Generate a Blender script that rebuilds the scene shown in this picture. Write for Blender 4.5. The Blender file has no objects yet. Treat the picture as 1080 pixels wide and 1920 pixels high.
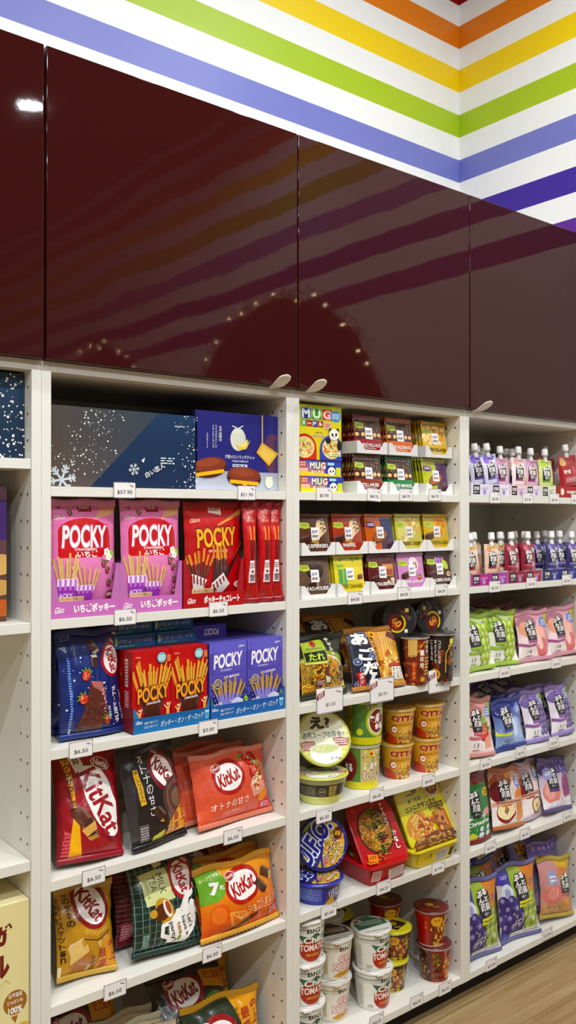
import bpy, bmesh, math, random
from mathutils import Vector, Matrix, noise
SC = bpy.context.scene
COL = SC.collection
PI = math.pi

# ---------------------------------------------------------------- colour and materials
def lin(h):
    def f(c): return c/12.92 if c <= .04045 else ((c+.055)/1.055)**2.4
    return tuple(f(int(h[i:i+2], 16)/255) for i in (0, 2, 4)) + (1.,)

def ink(h):
    """printing-ink colour: a little richer than the sampled value"""
    r, g, b = (int(h[i:i+2], 16)/255 for i in (0, 2, 4)); m = max(r, g, b); d = m-min(r, g, b)
    if m == 0: return lin(h)
    sat = d/m; k = min(1., sat*1.16)/sat if sat > .02 else 1.; v = min(1., m*1.05)/m
    return lin(''.join('%02x' % max(0, min(255, round((m-(m-c)*k)*v*255))) for c in (r, g, b)))

def new_mat(name, rough=.5, spec=.5, coat=0., metal=0., col=None, attr=False, bump=None, trans=0.):
    m = bpy.data.materials.new(name); m.use_nodes = True
    nt = m.node_tree; b = nt.nodes['Principled BSDF']
    b.inputs['Roughness'].default_value = rough
    b.inputs['Specular IOR Level'].default_value = spec
    b.inputs['Coat Weight'].default_value = coat
    b.inputs['Coat Roughness'].default_value = .12
    b.inputs['Metallic'].default_value = metal
    if col: b.inputs['Base Color'].default_value = lin(col)
    if attr:
        a = nt.nodes.new('ShaderNodeAttribute'); a.attribute_name = 'Col'
        nt.links.new(a.outputs['Color'], b.inputs['Base Color'])
    if bump:
        sc, st, dist = bump
        tc = nt.nodes.new('ShaderNodeTexCoord'); n = nt.nodes.new('ShaderNodeTexNoise'); bp = nt.nodes.new('ShaderNodeBump')
        n.inputs['Scale'].default_value = sc; n.inputs['Detail'].default_value = 3
        bp.inputs['Strength'].default_value = st; bp.inputs['Distance'].default_value = dist
        nt.links.new(tc.outputs['Object'], n.inputs['Vector']); nt.links.new(n.outputs['Fac'], bp.inputs['Height'])
        nt.links.new(bp.outputs['Normal'], b.inputs['Normal'])
    if trans: b.inputs['Transmission Weight'].default_value = trans
    return m

M = dict(
    carton=new_mat('printed_carton', .42, .45, attr=True),
    film=new_mat('printed_film', .33, .5, .25, attr=True, bump=(55, .35, .004)),
    foil=new_mat('printed_foil', .26, .6, .35, attr=True, bump=(70, .45, .004)),
    cup=new_mat('printed_cup', .3, .5, .3, attr=True),
    paper=new_mat('printed_paper', .6, .3, attr=True),
    board=new_mat('white_board', .55, .3, attr=True),
    plastic=new_mat('white_plastic', .35, .5, attr=True),
)

# ---------------------------------------------------------------- lettering (text outlines turned into flat mesh data)
_tc = bpy.data.curves.new('lettering', 'FONT'); _tc.resolution_u = 4
_to = bpy.data.objects.new('lettering', _tc)
_cache = {}
def glyphs(s, off):
    if any('\u4e00' <= q <= '\u9fff' for q in s): off = min(off*.35, .022) if off <= .06 else min(off*.5, .05)
    off = min(off, .1)
    k = (s, off)
    if k not in _cache:
        _tc.body = s; _tc.offset = off
        me = _to.to_mesh()
        vs = [(v.co.x, v.co.y) for v in me.vertices]; fs = [tuple(p.vertices) for p in me.polygons]
        _to.to_mesh_clear()
        if vs:
            xs = [v[0] for v in vs]; ys = [v[1] for v in vs]; bb = (min(xs), max(xs), min(ys), max(ys))
        else: bb = (0, 1, 0, 1)
        _cache[k] = (vs, fs, bb)
    return _cache[k]

# ---------------------------------------------------------------- printed artwork: flat coloured shapes in a w x h sheet
class Art:
    def __init__(s, w, h, base=None):
        s.w, s.h, s.v, s.f, s.z = w, h, [], [], 0.
        s.rnd = random.Random(int(w*1e4)*31+int(h*1e4))
        if base: s.r(0, 0, 1, 1, base)
    def up(s): s.z += 3e-5
    def poly(s, pts, col, up=True):            # metric points
        s.z += 3e-5 if up else 5e-6
        i = len(s.v); s.v += [(x, y, s.z) for x, y in pts]
        s.f.append((list(range(i, i+len(pts))), [ink(c) for c in col] if isinstance(col, (list, tuple)) else ink(col)))
    def p(s, pts, col, up=True): s.poly([(x*s.w, y*s.h) for x, y in pts], col, up)
    def r(s, x0, y0, x1, y1, col, up=True): s.p([(x0, y0), (x1, y0), (x1, y1), (x0, y1)], col, up)
    def g(s, x0, y0, x1, y1, c0, c1): s.p([(x0, y0), (x1, y0), (x1, y1), (x0, y1)], [c0, c0, c1, c1])
    def e(s, x, y, rx, ry, col, rot=0, n=20, up=True, a0=0, a1=360):   # radii as fractions of the width
        c, d = math.cos(math.radians(rot)), math.sin(math.radians(rot)); q = []
        m = n if a1-a0 == 360 else n+1
        for i in range(m):
            t = math.radians(a0+(a1-a0)*i/n); px, py = rx*s.w*math.cos(t), ry*s.w*math.sin(t)
            q.append((x*s.w+px*c-py*d, y*s.h+px*d+py*c))
        s.poly(q, col, up)
    def L(s, pts, wd, col, up=True):           # stroke, width as a fraction of the sheet width
        if up: s.up()
        P = [Vector((x*s.w, y*s.h)) for x, y in pts]; hw = wd*s.w/2
        for a, b in zip(P, P[1:]):
            d = b-a
            if d.length < 1e-7: continue
            d.normalize(); nn = Vector((-d.y, d.x))*hw; e = d*hw*.4
            s.poly([tuple(a-nn-e), tuple(b-nn+e), tuple(b+nn+e), tuple(a+nn-e)], col, False)
    def t(s, txt, x, y, w, h, col, rot=0, b=.015, sh=0., o=None, ow=.04, bend=0.):   # lettering fitted to a w x h box
        vs, fs, bb = glyphs(txt, b)
        hm = h*s.h; sy = hm/max(bb[3]-bb[2], 1e-4); sx = w*s.w/max(bb[1]-bb[0], 1e-4) if w else sy
        cx, cy = (bb[0]+bb[1])/2, (bb[2]+bb[3])/2; W = (bb[1]-bb[0])*sx
        c, d = math.cos(math.radians(rot)), math.sin(math.radians(rot))
        def put(vs, fs, col):
            s.up(); i = len(s.v); cl = ink(col)
            for px, py in vs:
                X, Y = (px-cx)*sx, (py-cy)*sy
                X += sh*Y; Y -= bend*4*(X/W)**2*hm if W else 0
                s.v.append((x*s.w+X*c-Y*d, y*s.h+X*d+Y*c, s.z))
            for f in fs: s.f.append(([i+k for k in f], cl))
        if o: v2, f2, _ = glyphs(txt, b+ow); put(v2, f2, o)
        put(vs, fs, col)
    def vt(s, txt, x, y, w, h, col, rot=0, **k):          # vertical lettering, one character per cell
        n = len(txt); ch = h/n; c, d = math.cos(math.radians(rot)), math.sin(math.radians(rot))
        for i, q in enumerate(txt):
            if q == ' ': continue
            dy = (h/2-ch*(i+.5))*s.h; X, Y = -dy*d/s.w, dy*c/s.h
            if q in 'ーー・.,': s.r(x+X-w*.06, y+Y-ch*.36, x+X+w*.06, y+Y+ch*.36, col) if q == 'ー' else s.e(x+X, y+Y, w*.12, w*.12, col, n=8)
            else: s.t(q, x+X, y+Y, w, ch*.86, col, rot, **k)
    def lines(s, x0, y0, x1, y1, n, col, fill=.5):        # rows of print too small to read
        s.up(); R = s.rnd; dy = (y1-y0)/n
        for i in range(n):
            x = x0; y = y0+dy*(i+.25)
            while x < x1-.005:
                l = min(R.uniform(.012, .05), x1-x); s.r(x, y, x+l, y+dy*fill, col, False); x += l+R.uniform(.006, .016)
    def dots(s, n, box, r, col, den=None):
        s.up(); R = s.rnd; k = 0
        while k < n:
            x, y = R.uniform(box[0], box[2]), R.uniform(box[1], box[3])
            if den and R.random() > den(x, y): k += .2; continue
            q = r*R.choice((.35, .5, .5, .7, 1.)); s.e(x, y, q, q, col, n=7, up=False); k += 1

def shade(col, k):
    return ''.join('%02x' % max(0, min(255, round(int(col[i:i+2], 16)*k if k <= 1 else 255-(255-int(col[i:i+2], 16))*(2-k)))) for i in (0, 2, 4))
# printed motifs
def grapes(a, x, y, r, rows, col, hi=1.35, n0=3, seed=1):
    R = random.Random(seed); k = a.w/a.h
    for j in range(rows):
        n = max(1, n0-abs(j-rows*.35)*.8); n = round(n+.4)
        for i in range(n):
            px = x+(i-(n-1)/2)*r*1.65+R.uniform(-.2, .2)*r; py = y-(j-rows/2)*r*1.5*k
            q = r*R.uniform(.92, 1.1); c = shade(col, R.uniform(.82, 1.08))
            a.e(px, py, q, q*1.05, shade(c, .72), n=14); a.e(px-.06*r, py+.08*r*k, q*.86, q*.9, c, n=14, up=True)
            a.e(px-.22*r, py+.26*r*k, q*.4, q*.42, shade(c, hi), n=10)
def berry(a, x, y, r, rot=0, col='d8283a'):
    k = a.w/a.h
    a.e(x, y, r*.82, r, shade(col, .7), rot); a.e(x-.08*r, y+.06*r*k, r*.68, r*.85, col, rot); a.e(x-.2*r, y+.25*r*k, r*.25, r*.35, shade(col, 1.3), rot)
    a.dots(16, (x-r*.55, y-r*.7*k, x+r*.5, y+r*.6*k), r*.09, 'f5d98a')
    for q in (-50, -15, 20, 55):
        t = math.radians(90+rot+q); a.e(x+math.cos(t)*r*.95, y+math.sin(t)*r*.95*k, r*.4, r*.13, '5f9a2c', math.degrees(t)+25, n=8)
def noodles(a, x, y, rx, ry, cols, n=60, seed=3, wd=.012):
    R = random.Random(seed); k = a.w/a.h
    for i in range(n):
        t = R.uniform(0, 2*PI); q = math.sqrt(R.random()); px, py = x+rx*q*math.cos(t)*.9, y+ry*q*math.sin(t)*.9*k
        an = R.uniform(0, PI); ln = R.uniform(.3, .8)*min(rx, ry); cv = R.uniform(-.8, .8); pts = []
        for j in range(5):
            u = (j-2)/2*ln/2; b = an+cv*u/ln*2; pts.append((px+u*math.cos(b), py+u*math.sin(b)*k))
        a.L(pts, wd, R.choice(cols), i % 8 == 0)
def bits(a, x, y, rx, ry, cols, n=30, seed=5, r=.02):
    R = random.Random(seed); k = a.w/a.h; a.up()
    for i in range(n):
        t = R.uniform(0, 2*PI); q = math.sqrt(R.random())
        if i % 9 == 0: a.up()
        a.e(x+rx*q*math.cos(t), y+ry*q*math.sin(t)*k, r*R.uniform(.5, 1.2), r*R.uniform(.35, .9), R.choice(cols), R.uniform(0, 180), n=8, up=False)
def sticks(a, x, y, n, ln, spread, wd, tip, body, frac=.35, base=.02, seed=2):
    R = random.Random(seed); k = a.w/a.h
    for i in range(n):
        u = (i/(n-1)-.5)*2 if n > 1 else 0; an = math.radians(90-u*spread+R.uniform(-3, 3)); l = ln*R.uniform(.82, 1.08)
        bx = x+u*base; ex, ey = bx+l*math.cos(an), y+l*math.sin(an)*k; mx, my = bx+(ex-bx)*(1-frac), y+(ey-y)*(1-frac)
        a.L([(bx, y), (mx, my)], wd, shade(body, R.uniform(.85, 1.15))); a.L([(bx-wd*.2, y), (mx-wd*.2, my)], wd*.25, shade(body, 1.3), True)
        a.L([(mx, my), (ex, ey)], wd, shade(tip, R.uniform(.9, 1.08))); a.L([(mx+wd*.25, my), (ex+wd*.25, ey)], wd*.3, shade(tip, .8))
def chunk(a, x, y, s, rot=0, col='5a2f1c', fill='caa06a'):
    k = a.w/a.h; c, d = math.cos(math.radians(rot)), math.sin(math.radians(rot))
    def q(pts): return [(x+(u*c-v*d)*s, y+(u*d+v*c)*s*k) for u, v in pts]
    a.p(q([(-1, -.5), (.6, -.5), (.6, .4), (-1, .4)]), col); a.p(q([(.6, -.5), (1, -.2), (1, .7), (.6, .4)]), fill)
    a.p(q([(-1, .4), (.6, .4), (1, .7), (-.6, .7)]), shade(col, 1.2))
    for i in range(3): a.L(q([(.62, -.3+i*.25), (.98, .02+i*.25)]), s*.05, shade(col, .9))
def badge(a, x, y, s, rot=0, out='b3121f', badge2=True):         # oval wafer-bar logo
    k = a.w/a.h
    a.e(x, y, s*1.14, s*.93, out, rot, 32); a.e(x, y, s*.93, s*.7, 'fbf3ee', rot, 32)
    r = math.radians(rot)
    a.t('KitKat', x, y-.02*s*k, s*1.55, s*.72*k, out, rot+8, b=.035, sh=.12)
    if badge2:
        bx, by = x-.62*s*math.cos(r)-.62*s*math.sin(r), y+(-.62*s*math.sin(r)+.62*s*math.cos(r))*k
        a.e(bx, by, s*.34, s*.24, 'fbf3ee', rot+8); a.e(bx, by, s*.31, s*.21, out, rot+8); a.t('Nestlé', bx, by, s*.48, s*.17*k, 'fff8f4', rot+8)

# ---------------------------------------------------------------- mesh building
def to_mesh(name, bm, mats, smooth=False):
    me = bpy.data.meshes.new(name); bm.to_mesh(me); bm.free()
    for m in mats: me.materials.append(m)
    at = me.attributes.get('nrm')
    if at:
        me.normals_split_custom_set_from_vertices([tuple(d.vector) for d in at.data]); me.attributes.remove(me.attributes['nrm'])
    if smooth:
        for p in me.polygons: p.use_smooth = True
    return me
def link(name, me, parent=None, mtx=None):
    o = bpy.data.objects.new(name, me); COL.objects.link(o)
    if parent: o.parent = parent
    if mtx is not None: o.matrix_basis = mtx
    return o
def tag(o, label=None, cat=None, group=None, kind=None):
    if label: o['label'] = label
    if cat: o['category'] = cat
    if group: o['group'] = group
    if kind: o['kind'] = kind
    return o
def thing(name, label, cat, group=None, mtx=None):
    o = bpy.data.objects.new(name, None); o.empty_display_size = .03; COL.objects.link(o)
    if mtx is not None: o.matrix_basis = mtx
    return tag(o, label, cat, group)
def bm_new():
    bm = bmesh.new(); return bm, bm.loops.layers.float_color.new('Col')
def face(bm, cl, vs, col):
    try: f = bm.faces.new(vs)
    except ValueError: return None
    c = lin(col) if isinstance(col, str) else col
    for l in f.loops: l[cl] = c
    return f
def quad(bm, cl, pts, col): return face(bm, cl, [bm.verts.new(p) for p in pts], col)
def box_into(bm, cl, x0, y0, z0, x1, y1, z1, col, bev=0., cols=None):
    """cols: colours of (front -y, back, left, right, bottom, top)"""
    b2 = bmesh.new(); l2 = b2.loops.layers.float_color.new('Col')
    v = [b2.verts.new((x, y, z)) for z in (z0, z1) for y in (y0, y1) for x in (x0, x1)]
    F = [(0, 1, 5, 4), (3, 2, 6, 7), (2, 0, 4, 6), (1, 3, 7, 5), (2, 3, 1, 0), (4, 5, 7, 6)]
    for i, q in enumerate(F): face(b2, l2, [v[k] for k in q], (cols[i] if cols else col))
    if bev: bmesh.ops.bevel(b2, geom=b2.edges[:], offset=bev, segments=2, affect='EDGES', profile=.5)
    merge(bm, b2); b2.free()
def merge(bm, b2):
    me = bpy.data.meshes.new('tmp'); b2.to_mesh(me); bm.from_mesh(me); bpy.data.meshes.remove(me)
def grid_into(bm, cl, fn, nu, nv, col, flip=False):
    V = [[bm.verts.new(fn(i/nu, j/nv)) for i in range(nu+1)] for j in range(nv+1)]
    for j in range(nv):
        for i in range(nu):
            q = [V[j][i], V[j][i+1], V[j+1][i+1], V[j+1][i]]
            f = face(bm, cl, q[::-1] if flip else q, col(i/nu, j/nv) if callable(col) else col)
            if f: f.smooth = True
def art_into(bm, cl, a, fn, step=0., nfn=None):
    """lays artwork onto the surface fn(x, y, lift)"""
    b2 = bmesh.new(); l2 = b2.loops.layers.float_color.new('Col')
    vs = [b2.verts.new(p) for p in a.v]
    for idx, c in a.f:
        try: f = b2.faces.new([vs[i] for i in idx])
        except ValueError: continue
        many = isinstance(c, list)
        for i, l in enumerate(f.loops): l[l2] = c[i] if many else c
    b2.normal_update()
    bad = [f for f in b2.faces if f.normal.z < 0]
    bmesh.ops.reverse_faces(b2, faces=bad)
    # trim to the sheet, then cut so that the print can follow a curve
    for co, no in (((0, 0, 0), (-1, 0, 0)), ((a.w, 0, 0), (1, 0, 0)), ((0, 0, 0), (0, -1, 0)), ((0, a.h, 0), (0, 1, 0))):
        bmesh.ops.bisect_plane(b2, geom=b2.verts[:]+b2.edges[:]+b2.faces[:], plane_co=co, plane_no=no, clear_outer=True)
    def cut(co, no):
        d = co[0]*no[0]+co[1]*no[1]; fs = []
        for f in b2.faces:
            q = [v.co.x*no[0]+v.co.y*no[1]-d for v in f.verts]
            if min(q) < -1e-6 and max(q) > 1e-6: fs.append(f)
        if not fs: return
        es = {e for f in fs for e in f.edges}; vs = {v for f in fs for v in f.verts}
        bmesh.ops.bisect_plane(b2, geom=list(vs)+list(es)+fs, dist=1e-7, plane_co=(co[0], co[1], 0), plane_no=(no[0], no[1], 0))
    if isinstance(step, list):
        for x in step: cut((x, 0), (1, 0))
    elif step:
        for k in range(1, int(a.w/step)+1): cut((k*step, 0), (1, 0))
        for k in range(1, int(a.h/step)+1): cut((0, k*step), (0, 1))
        for k in range(1, int((a.w+a.h)/step)+1): cut((k*step*.5, k*step*.5), (1, 1))
    if step:
        nl = b2.verts.layers.float_vector.new('nrm')
        for f in b2.faces: f.smooth = True
        for v in b2.verts:
            if nfn: v[nl] = nfn(v.co.x, v.co.y)
    for v in b2.verts: v.co = fn(v.co.x, v.co.y, v.co.z+3e-5)
    merge(bm, b2); b2.free()

# ---------------------------------------------------------------- kinds of goods. Local frame: base centre of the front, x along the shelf, -y to the shopper
def facets(S, w, h, st):
    """S sampled on square cells split along x + y = const: prints laid on it stay on flat facets"""
    memo = {}
    def P(i, j):
        if (i, j) not in memo: memo[i, j] = Vector(S(i*st, j*st))
        return memo[i, j]
    def fn(x, y, lift=0.):
        i, j = min(int(x/st+1e-6), int(math.ceil(w/st-1e-6))-1), int(y/st+1e-6); fx, fy = x/st-i, y/st-j
        if fx+fy <= 1: p = P(i, j)*(1-fx-fy)+P(i+1, j)*fx+P(i, j+1)*fy
        else: p = P(i+1, j+1)*(fx+fy-1)+P(i, j+1)*(1-fx)+P(i+1, j)*(1-fy)
        return (p.x, p.y-lift, p.z)
    def nf(x, y):
        e = .002; x0, x1 = max(0, x-e), min(w, x+e); y0, y1 = max(0, y-e), min(h, y+e)
        n = (Vector(S(x1, y))-Vector(S(x0, y))).cross(Vector(S(x, y1))-Vector(S(x, y0)))
        return n.normalized() if n.length > 0 else Vector((0, -1, 0))
    return fn, nf
PROTO = {}
def carton(key, w, h, d, cols, art=None, side=None, top=None, mat='carton', bev=.0008):
    """printed box: cols = front/back, sides, bottom, top"""
    bm, cl = bm_new(); cols = [ink(c) for c in cols]
    box_into(bm, cl, -w/2, 0, 0, w/2, d, h, None, bev, [cols[0], cols[0], cols[1], cols[1], cols[1], cols[2]])
    if art: a = Art(w, h); art(a); art_into(bm, cl, a, lambda x, y, z: (x-w/2, -z, y))
    if side: a = Art(d, h); side(a); art_into(bm, cl, a, lambda x, y, z: (-w/2-z, d-x, y))
    if top: a = Art(w, d); top(a); art_into(bm, cl, a, lambda x, y, z: (x-w/2, y, h+z))
    PROTO[key] = [('', to_mesh(key, bm, [M[mat]]))]
def bag_fn(w, h, t, seed, wr=1., flat=False):
    s = .011
    def S(x, y, lift=0., back=False):
        u = max(-1, min(1, 2*x/w-1)); v = max(0, min(1, (y-s)/(h-2*s)))
        pr = (4*v*(1-v))**.6 if not flat else min(1, 6*v, 6*(1-v)); ac = max(0, 1-abs(u)**2.2)**.72
        b = t*pr*ac
        e = math.exp(-v/.13)+math.exp(-(1-v)/.13)
        n = noise.noise(Vector((x*30, y*16, seed)))*.0055*wr+noise.noise(Vector((x*75, y*40, seed+9)))*.0022*wr
        n += .0026*wr*math.sin(u*16+seed*2+3*noise.noise(Vector((x*20, seed, 0))))*e
        n *= min(1, 5*(1-abs(u)))*min(1, 9*v, 9*(1-v))
        X = (x-w/2)*(1-.055*min(1., t/.024)*pr)+.002*wr*noise.noise(Vector((y*45, seed, u)))
        cur = .007*wr*math.sin(u*2.2+seed)*(abs(v-.5)*2)**3
        if back: return (X, b*.55+cur, y)
        return (X, -(b+n*wr)-lift+cur, y+.003*wr*math.sin(u*5+seed)*max(0, 2*v-1)**4)
    return S
def bag(key, w, h, t, base, art, seal=None, back=None, seed=1., mat='film', wr=1., step=.011, sh=.0105):
    """pillow bag: body with print, crimped seal at each end"""
    S = bag_fn(w, h, t, seed, wr)
    bm, cl = bm_new()
    grid_into(bm, cl, lambda u, v: S(u*w, v*h, 0, True), 14, 14, back or shade(base, .8), True)
    st = w/round(w/step); fn, nf = facets(S, w, h, st); a = Art(w, h, base)
    if art: art(a)
    art_into(bm, cl, a, fn, st, nf)
    parts = [('bag_body', to_mesh(key+'_body', bm, [M[mat]]))]
    for nm, y0, y1 in (('bottom_seal', 0, sh), ('top_seal', h-sh, h+.003)):
        bm, cl = bm_new(); n = 44
        def F(u, v):
            x = u*w*1.012-w*.006; p = S(max(0, min(w, x)), min(h, max(0, y0+(y1-y0)*v)))
            zz = (.0012 if (round(u*n) % 2) and 0 < v < 1 else .0)+(.0008*(-1)**round(u*n) if v in (0, 1) else 0)
            return (x-w/2, p[1]-.0034-zz*.6, y0+(y1-y0)*v+p[2]-min(h, max(0, y0+(y1-y0)*v))+(.0012*(-1)**round(u*n) if (v == 1 and nm[0] == 't') or (v == 0 and nm[0] == 'b') else 0))
        grid_into(bm, cl, F, n, 3, seal or shade(base, .9))
        def F2(u, v): p = F(u, v); return (p[0], p[1]+.0058, p[2])
        grid_into(bm, cl, F2, n, 3, seal or shade(base, .8), True)
        bmesh.ops.remove_doubles(bm, verts=bm.verts[:], dist=1e-5)
        bd = [e for e in bm.edges if e.is_boundary]
        try: bmesh.ops.bridge_loops(bm, edges=bd)
        except Exception: pass
        parts.append((nm, to_mesh(key+'_'+nm, bm, [M[mat]])))
    PROTO[key] = parts
def lathe_into(bm, cl, prof, col, n=40, cx=0, cy=0, smooth=True):
    R = [[bm.verts.new((cx+r*math.sin(2*PI*i/n), cy-r*math.cos(2*PI*i/n), z)) if r > 1e-6 else None for i in range(n)] for r, z in prof]
    for k in range(len(prof)-1):
        c = col[k] if isinstance(col, list) else col
        p0 = bm.verts.new((cx, cy, prof[k][1])) if prof[k][0] <= 1e-6 else None
        p1 = bm.verts.new((cx, cy, prof[k+1][1])) if prof[k+1][0] <= 1e-6 else None
        for i in range(n):
            j = (i+1) % n
            if p0: q = [p0, R[k+1][j], R[k+1][i]]
            elif p1: q = [R[k][i], R[k][j], p1]
            else: q = [R[k][i], R[k][j], R[k+1][j], R[k+1][i]]
            f = face(bm, cl, q, c)
            if f: f.smooth = smooth
def cup(key, rt, rb, h, base, art=None, span=3.0, rim='f2efe6', lid='e9e6dc', lidart=None, tab=None, foot=None, mat='cup', lip=.0028):
    """paper noodle cup: wall with wrapped print, rolled rim, foil lid (> print), pull tab. Origin on the axis"""
    bm, cl = bm_new()
    fh = .008 if foot else 0
    lathe_into(bm, cl, [(0, .002), (rb*.9, .002), (rb*.95, 0), (rb, .001), (rb+(rt-rb)*fh/h, fh), (rt, h-.003)], [shade(base, .8), foot or base, foot or base, foot or base, base], 44)
    rm = (rt+rb)/2
    if art:
        a = Art(rm*span, h); art(a)
        dt = 2*PI/44
        def W(x, y, z):
            t = (x-a.w/2)/rm; k = math.floor(t/dt+1e-6); u = t/dt-k; r = rb+(rt-rb)*y/(h-.003)+z+.00015; t0, t1 = k*dt, (k+1)*dt
            return (r*(math.sin(t0)*(1-u)+math.sin(t1)*u), -r*(math.cos(t0)*(1-u)+math.cos(t1)*u), y)
        def Wn(x, y): t = (x-a.w/2)/rm; return Vector((math.sin(t), -math.cos(t), (rb-rt)/h)).normalized()
        art_into(bm, cl, a, W, [a.w/2+k*dt*rm for k in range(-22, 23) if 0 < a.w/2+k*dt*rm < a.w], Wn)
    parts = [('cup_wall', to_mesh(key+'_wall', bm, [M[mat]]))]
    bm, cl = bm_new(); q = []
    for i in range(9): t = 2*PI*i/8; q.append((rt+.0004+lip*math.cos(t), h-.002+lip*math.sin(t)))
    lathe_into(bm, cl, q, rim, 44); parts.append(('rim', to_mesh(key+'_rim', bm, [M[mat]])))
    bm, cl = bm_new()
    lathe_into(bm, cl, [(rt+.0028, h-.0015), (rt+.0032, h+.0012), (rt-.002, h+.0022), (rt*.6, h+.0012), (0, h+.0008)], lid, 44)
    if lidart:
        a = Art(2*rt, 2*rt); lidart(a); RR = rt-.003
        def Ld(x, y, z): return (x-rt, y-rt, h+.0024+z)
        art_into(bm, cl, a, Ld)
    parts.append(('lid', to_mesh(key+'_lid', bm, [M['foil']])))
    if tab:
        bm, cl = bm_new(); tx = -.006
        for z0, z1 in ((.0016, .0022),):
            box_into(bm, cl, tx-.009, -rt-.010, h-.001, tx+.009, -rt+.002, h+.0006, tab, .0004)
        parts.append(('pull_tab', to_mesh(key+'_tab', bm, [M['foil']])))
    PROTO[key] = parts
def disc_clip(a, rr):            # keeps lid print inside a circle (points pulled in)
    k = []
    for x, y, z in a.v:
        dx, dy = x-a.w/2, y-a.h/2; d = math.hypot(dx, dy); m = rr*a.w/2
        if d > m: dx, dy = dx*m/d, dy*m/d
        k.append((a.w/2+dx, a.h/2+dy, z))
    a.v = k
def tub(key, w, d, h, base, top_art, side_art=None, rim=None, taper=.8, rc=.022, film=None):
    """rectangular noodle tub with flared rim and flat printed lid; origin at the centre of its base"""
    def loop(k, z, gr=0.):
        pts = []; W, D = w/2*k+gr, d/2*k+gr; c = rc*k
        for sx, sy, a0 in ((1, -1, -90), (1, 1, 0), (-1, 1, 90), (-1, -1, 180)):
            for i in range(6):
                t = math.radians(a0+18*i); pts.append((sx*(W-c)+c*math.cos(t), sy*(D-c)+c*math.sin(t), z))
        return pts
    def loft(bm, cl, loops, col, cap0=None, cap1=None):
        V = [[bm.verts.new(p) for p in l] for l in loops]
        for k in range(len(V)-1):
            for i in range(len(V[k])):
                j = (i+1) % len(V[k]); f = face(bm, cl, [V[k][i], V[k][j], V[k+1][j], V[k+1][i]], col); f.smooth = False
        if cap0: face(bm, cl, V[0][::-1], cap0)
        if cap1: face(bm, cl, V[-1], cap1)
    bm, cl = bm_new()
    loft(bm, cl, [loop(taper-.03, 0), loop(taper, .004), loop(.97, h-.004)], base, base)
    if side_art:
        a = Art(w*.8, h-.01); side_art(a)
        def Fr(x, y, z):
            k = taper+(.97-taper)*y/(h-.008); return ((x-a.w/2), -(d/2*k)-z-.0006, y+.004)
        art_into(bm, cl, a, Fr)
    parts = [('tub_body', to_mesh(key+'_body', bm, [M['plastic']]))]
    bm, cl = bm_new()
    loft(bm, cl, [loop(.97, h-.005), loop(1., h-.004, .003), loop(1., h, .003), loop(.99, h+.001)], rim or base, None, film or base)
    a = Art(w*.96, d*.96); top_art(a)
    art_into(bm, cl, a, lambda x, y, z: (x-a.w/2, y-a.h/2, h+.0012+z))
    parts.append(('lid', to_mesh(key+'_lid', bm, [M['cup']])))
    PROTO[key] = parts
def spouted(key, w, h, t, base, art, seed=1., cap='f1eee8', spout='d9d4d0'):
    """drink pouch: printed body, neck, screw cap"""
    S = bag_fn(w, h, t, seed, .5)
    bm, cl = bm_new()
    grid_into(bm, cl, lambda u, v: S(u*w, v*h, 0, True), 10, 10, base, True)
    st = w/6; fn, nf = facets(S, w, h, st); a = Art(w, h, base); art(a); art_into(bm, cl, a, fn, st, nf)
    parts = [('pouch_body', to_mesh(key+'_body', bm, [M['foil']]))]
    bm, cl = bm_new(); lathe_into(bm, cl, [(.0075, -.006), (.0075, .004), (.0055, .006), (.0055, .012), (.0095, .0125), (.0095, .014), (.0055, .0145), (.0055, .02)], spout, 16)
    for v in bm.verts: v.co.z += h
    parts.append(('spout', to_mesh(key+'_spout', bm, [M['plastic']])))
    bm, cl = bm_new(); q = [(0, .0345), (.0075, .0345), (.0088, .033), (.0098, .017), (.0102, .015), (.009, .0148)]
    lathe_into(bm, cl, q[::-1], cap, 20)
    for v in bm.verts: v.co.z += h
    parts.append(('screw_cap', to_mesh(key+'_cap', bm, [M['plastic']])))
    PROTO[key] = parts
def tray(key, w, d, hf, hs, th=.0016, col='f3f0ea', art=None, wing=.02, mat='board', dip=None):
    """open display tray: low front lip with rising wings, side walls, base"""
    bm, cl = bm_new()
    cc = col if isinstance(col, list) else [col]*3           # front, sides, inside
    box_into(bm, cl, -w/2, 0, 0, w/2, d, th, cc[2]); box_into(bm, cl, -w/2, 0, 0, -w/2+th, d, hs, cc[1]); box_into(bm, cl, w/2-th, 0, 0, w/2, d, hs, cc[1]); box_into(bm, cl, -w/2, d-th, 0, w/2, d, hs, cc[1])
    pts = [(-w/2, 0), (w/2, 0), (w/2, hs), (w/2-wing*.35, hs), (w/2-wing, hf), (-w/2+wing, hf), (-w/2+wing*.35, hs), (-w/2, hs)]
    A = [bm.verts.new((x, -th, z)) for x, z in pts]; B = [bm.verts.new((x, 0, z)) for x, z in pts]
    face(bm, cl, A, cc[0]); face(bm, cl, B[::-1], cc[2])
    for i in range(len(pts)): j = (i+1) % len(pts); face(bm, cl, [A[j], A[i], B[i], B[j]], cc[1])
    if art: a = Art(w, hf); art(a); art_into(bm, cl, a, lambda x, y, z: (x-w/2, -th-z, y))
    PROTO[key] = [('', to_mesh(key, bm, [M[mat]]))]

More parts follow.
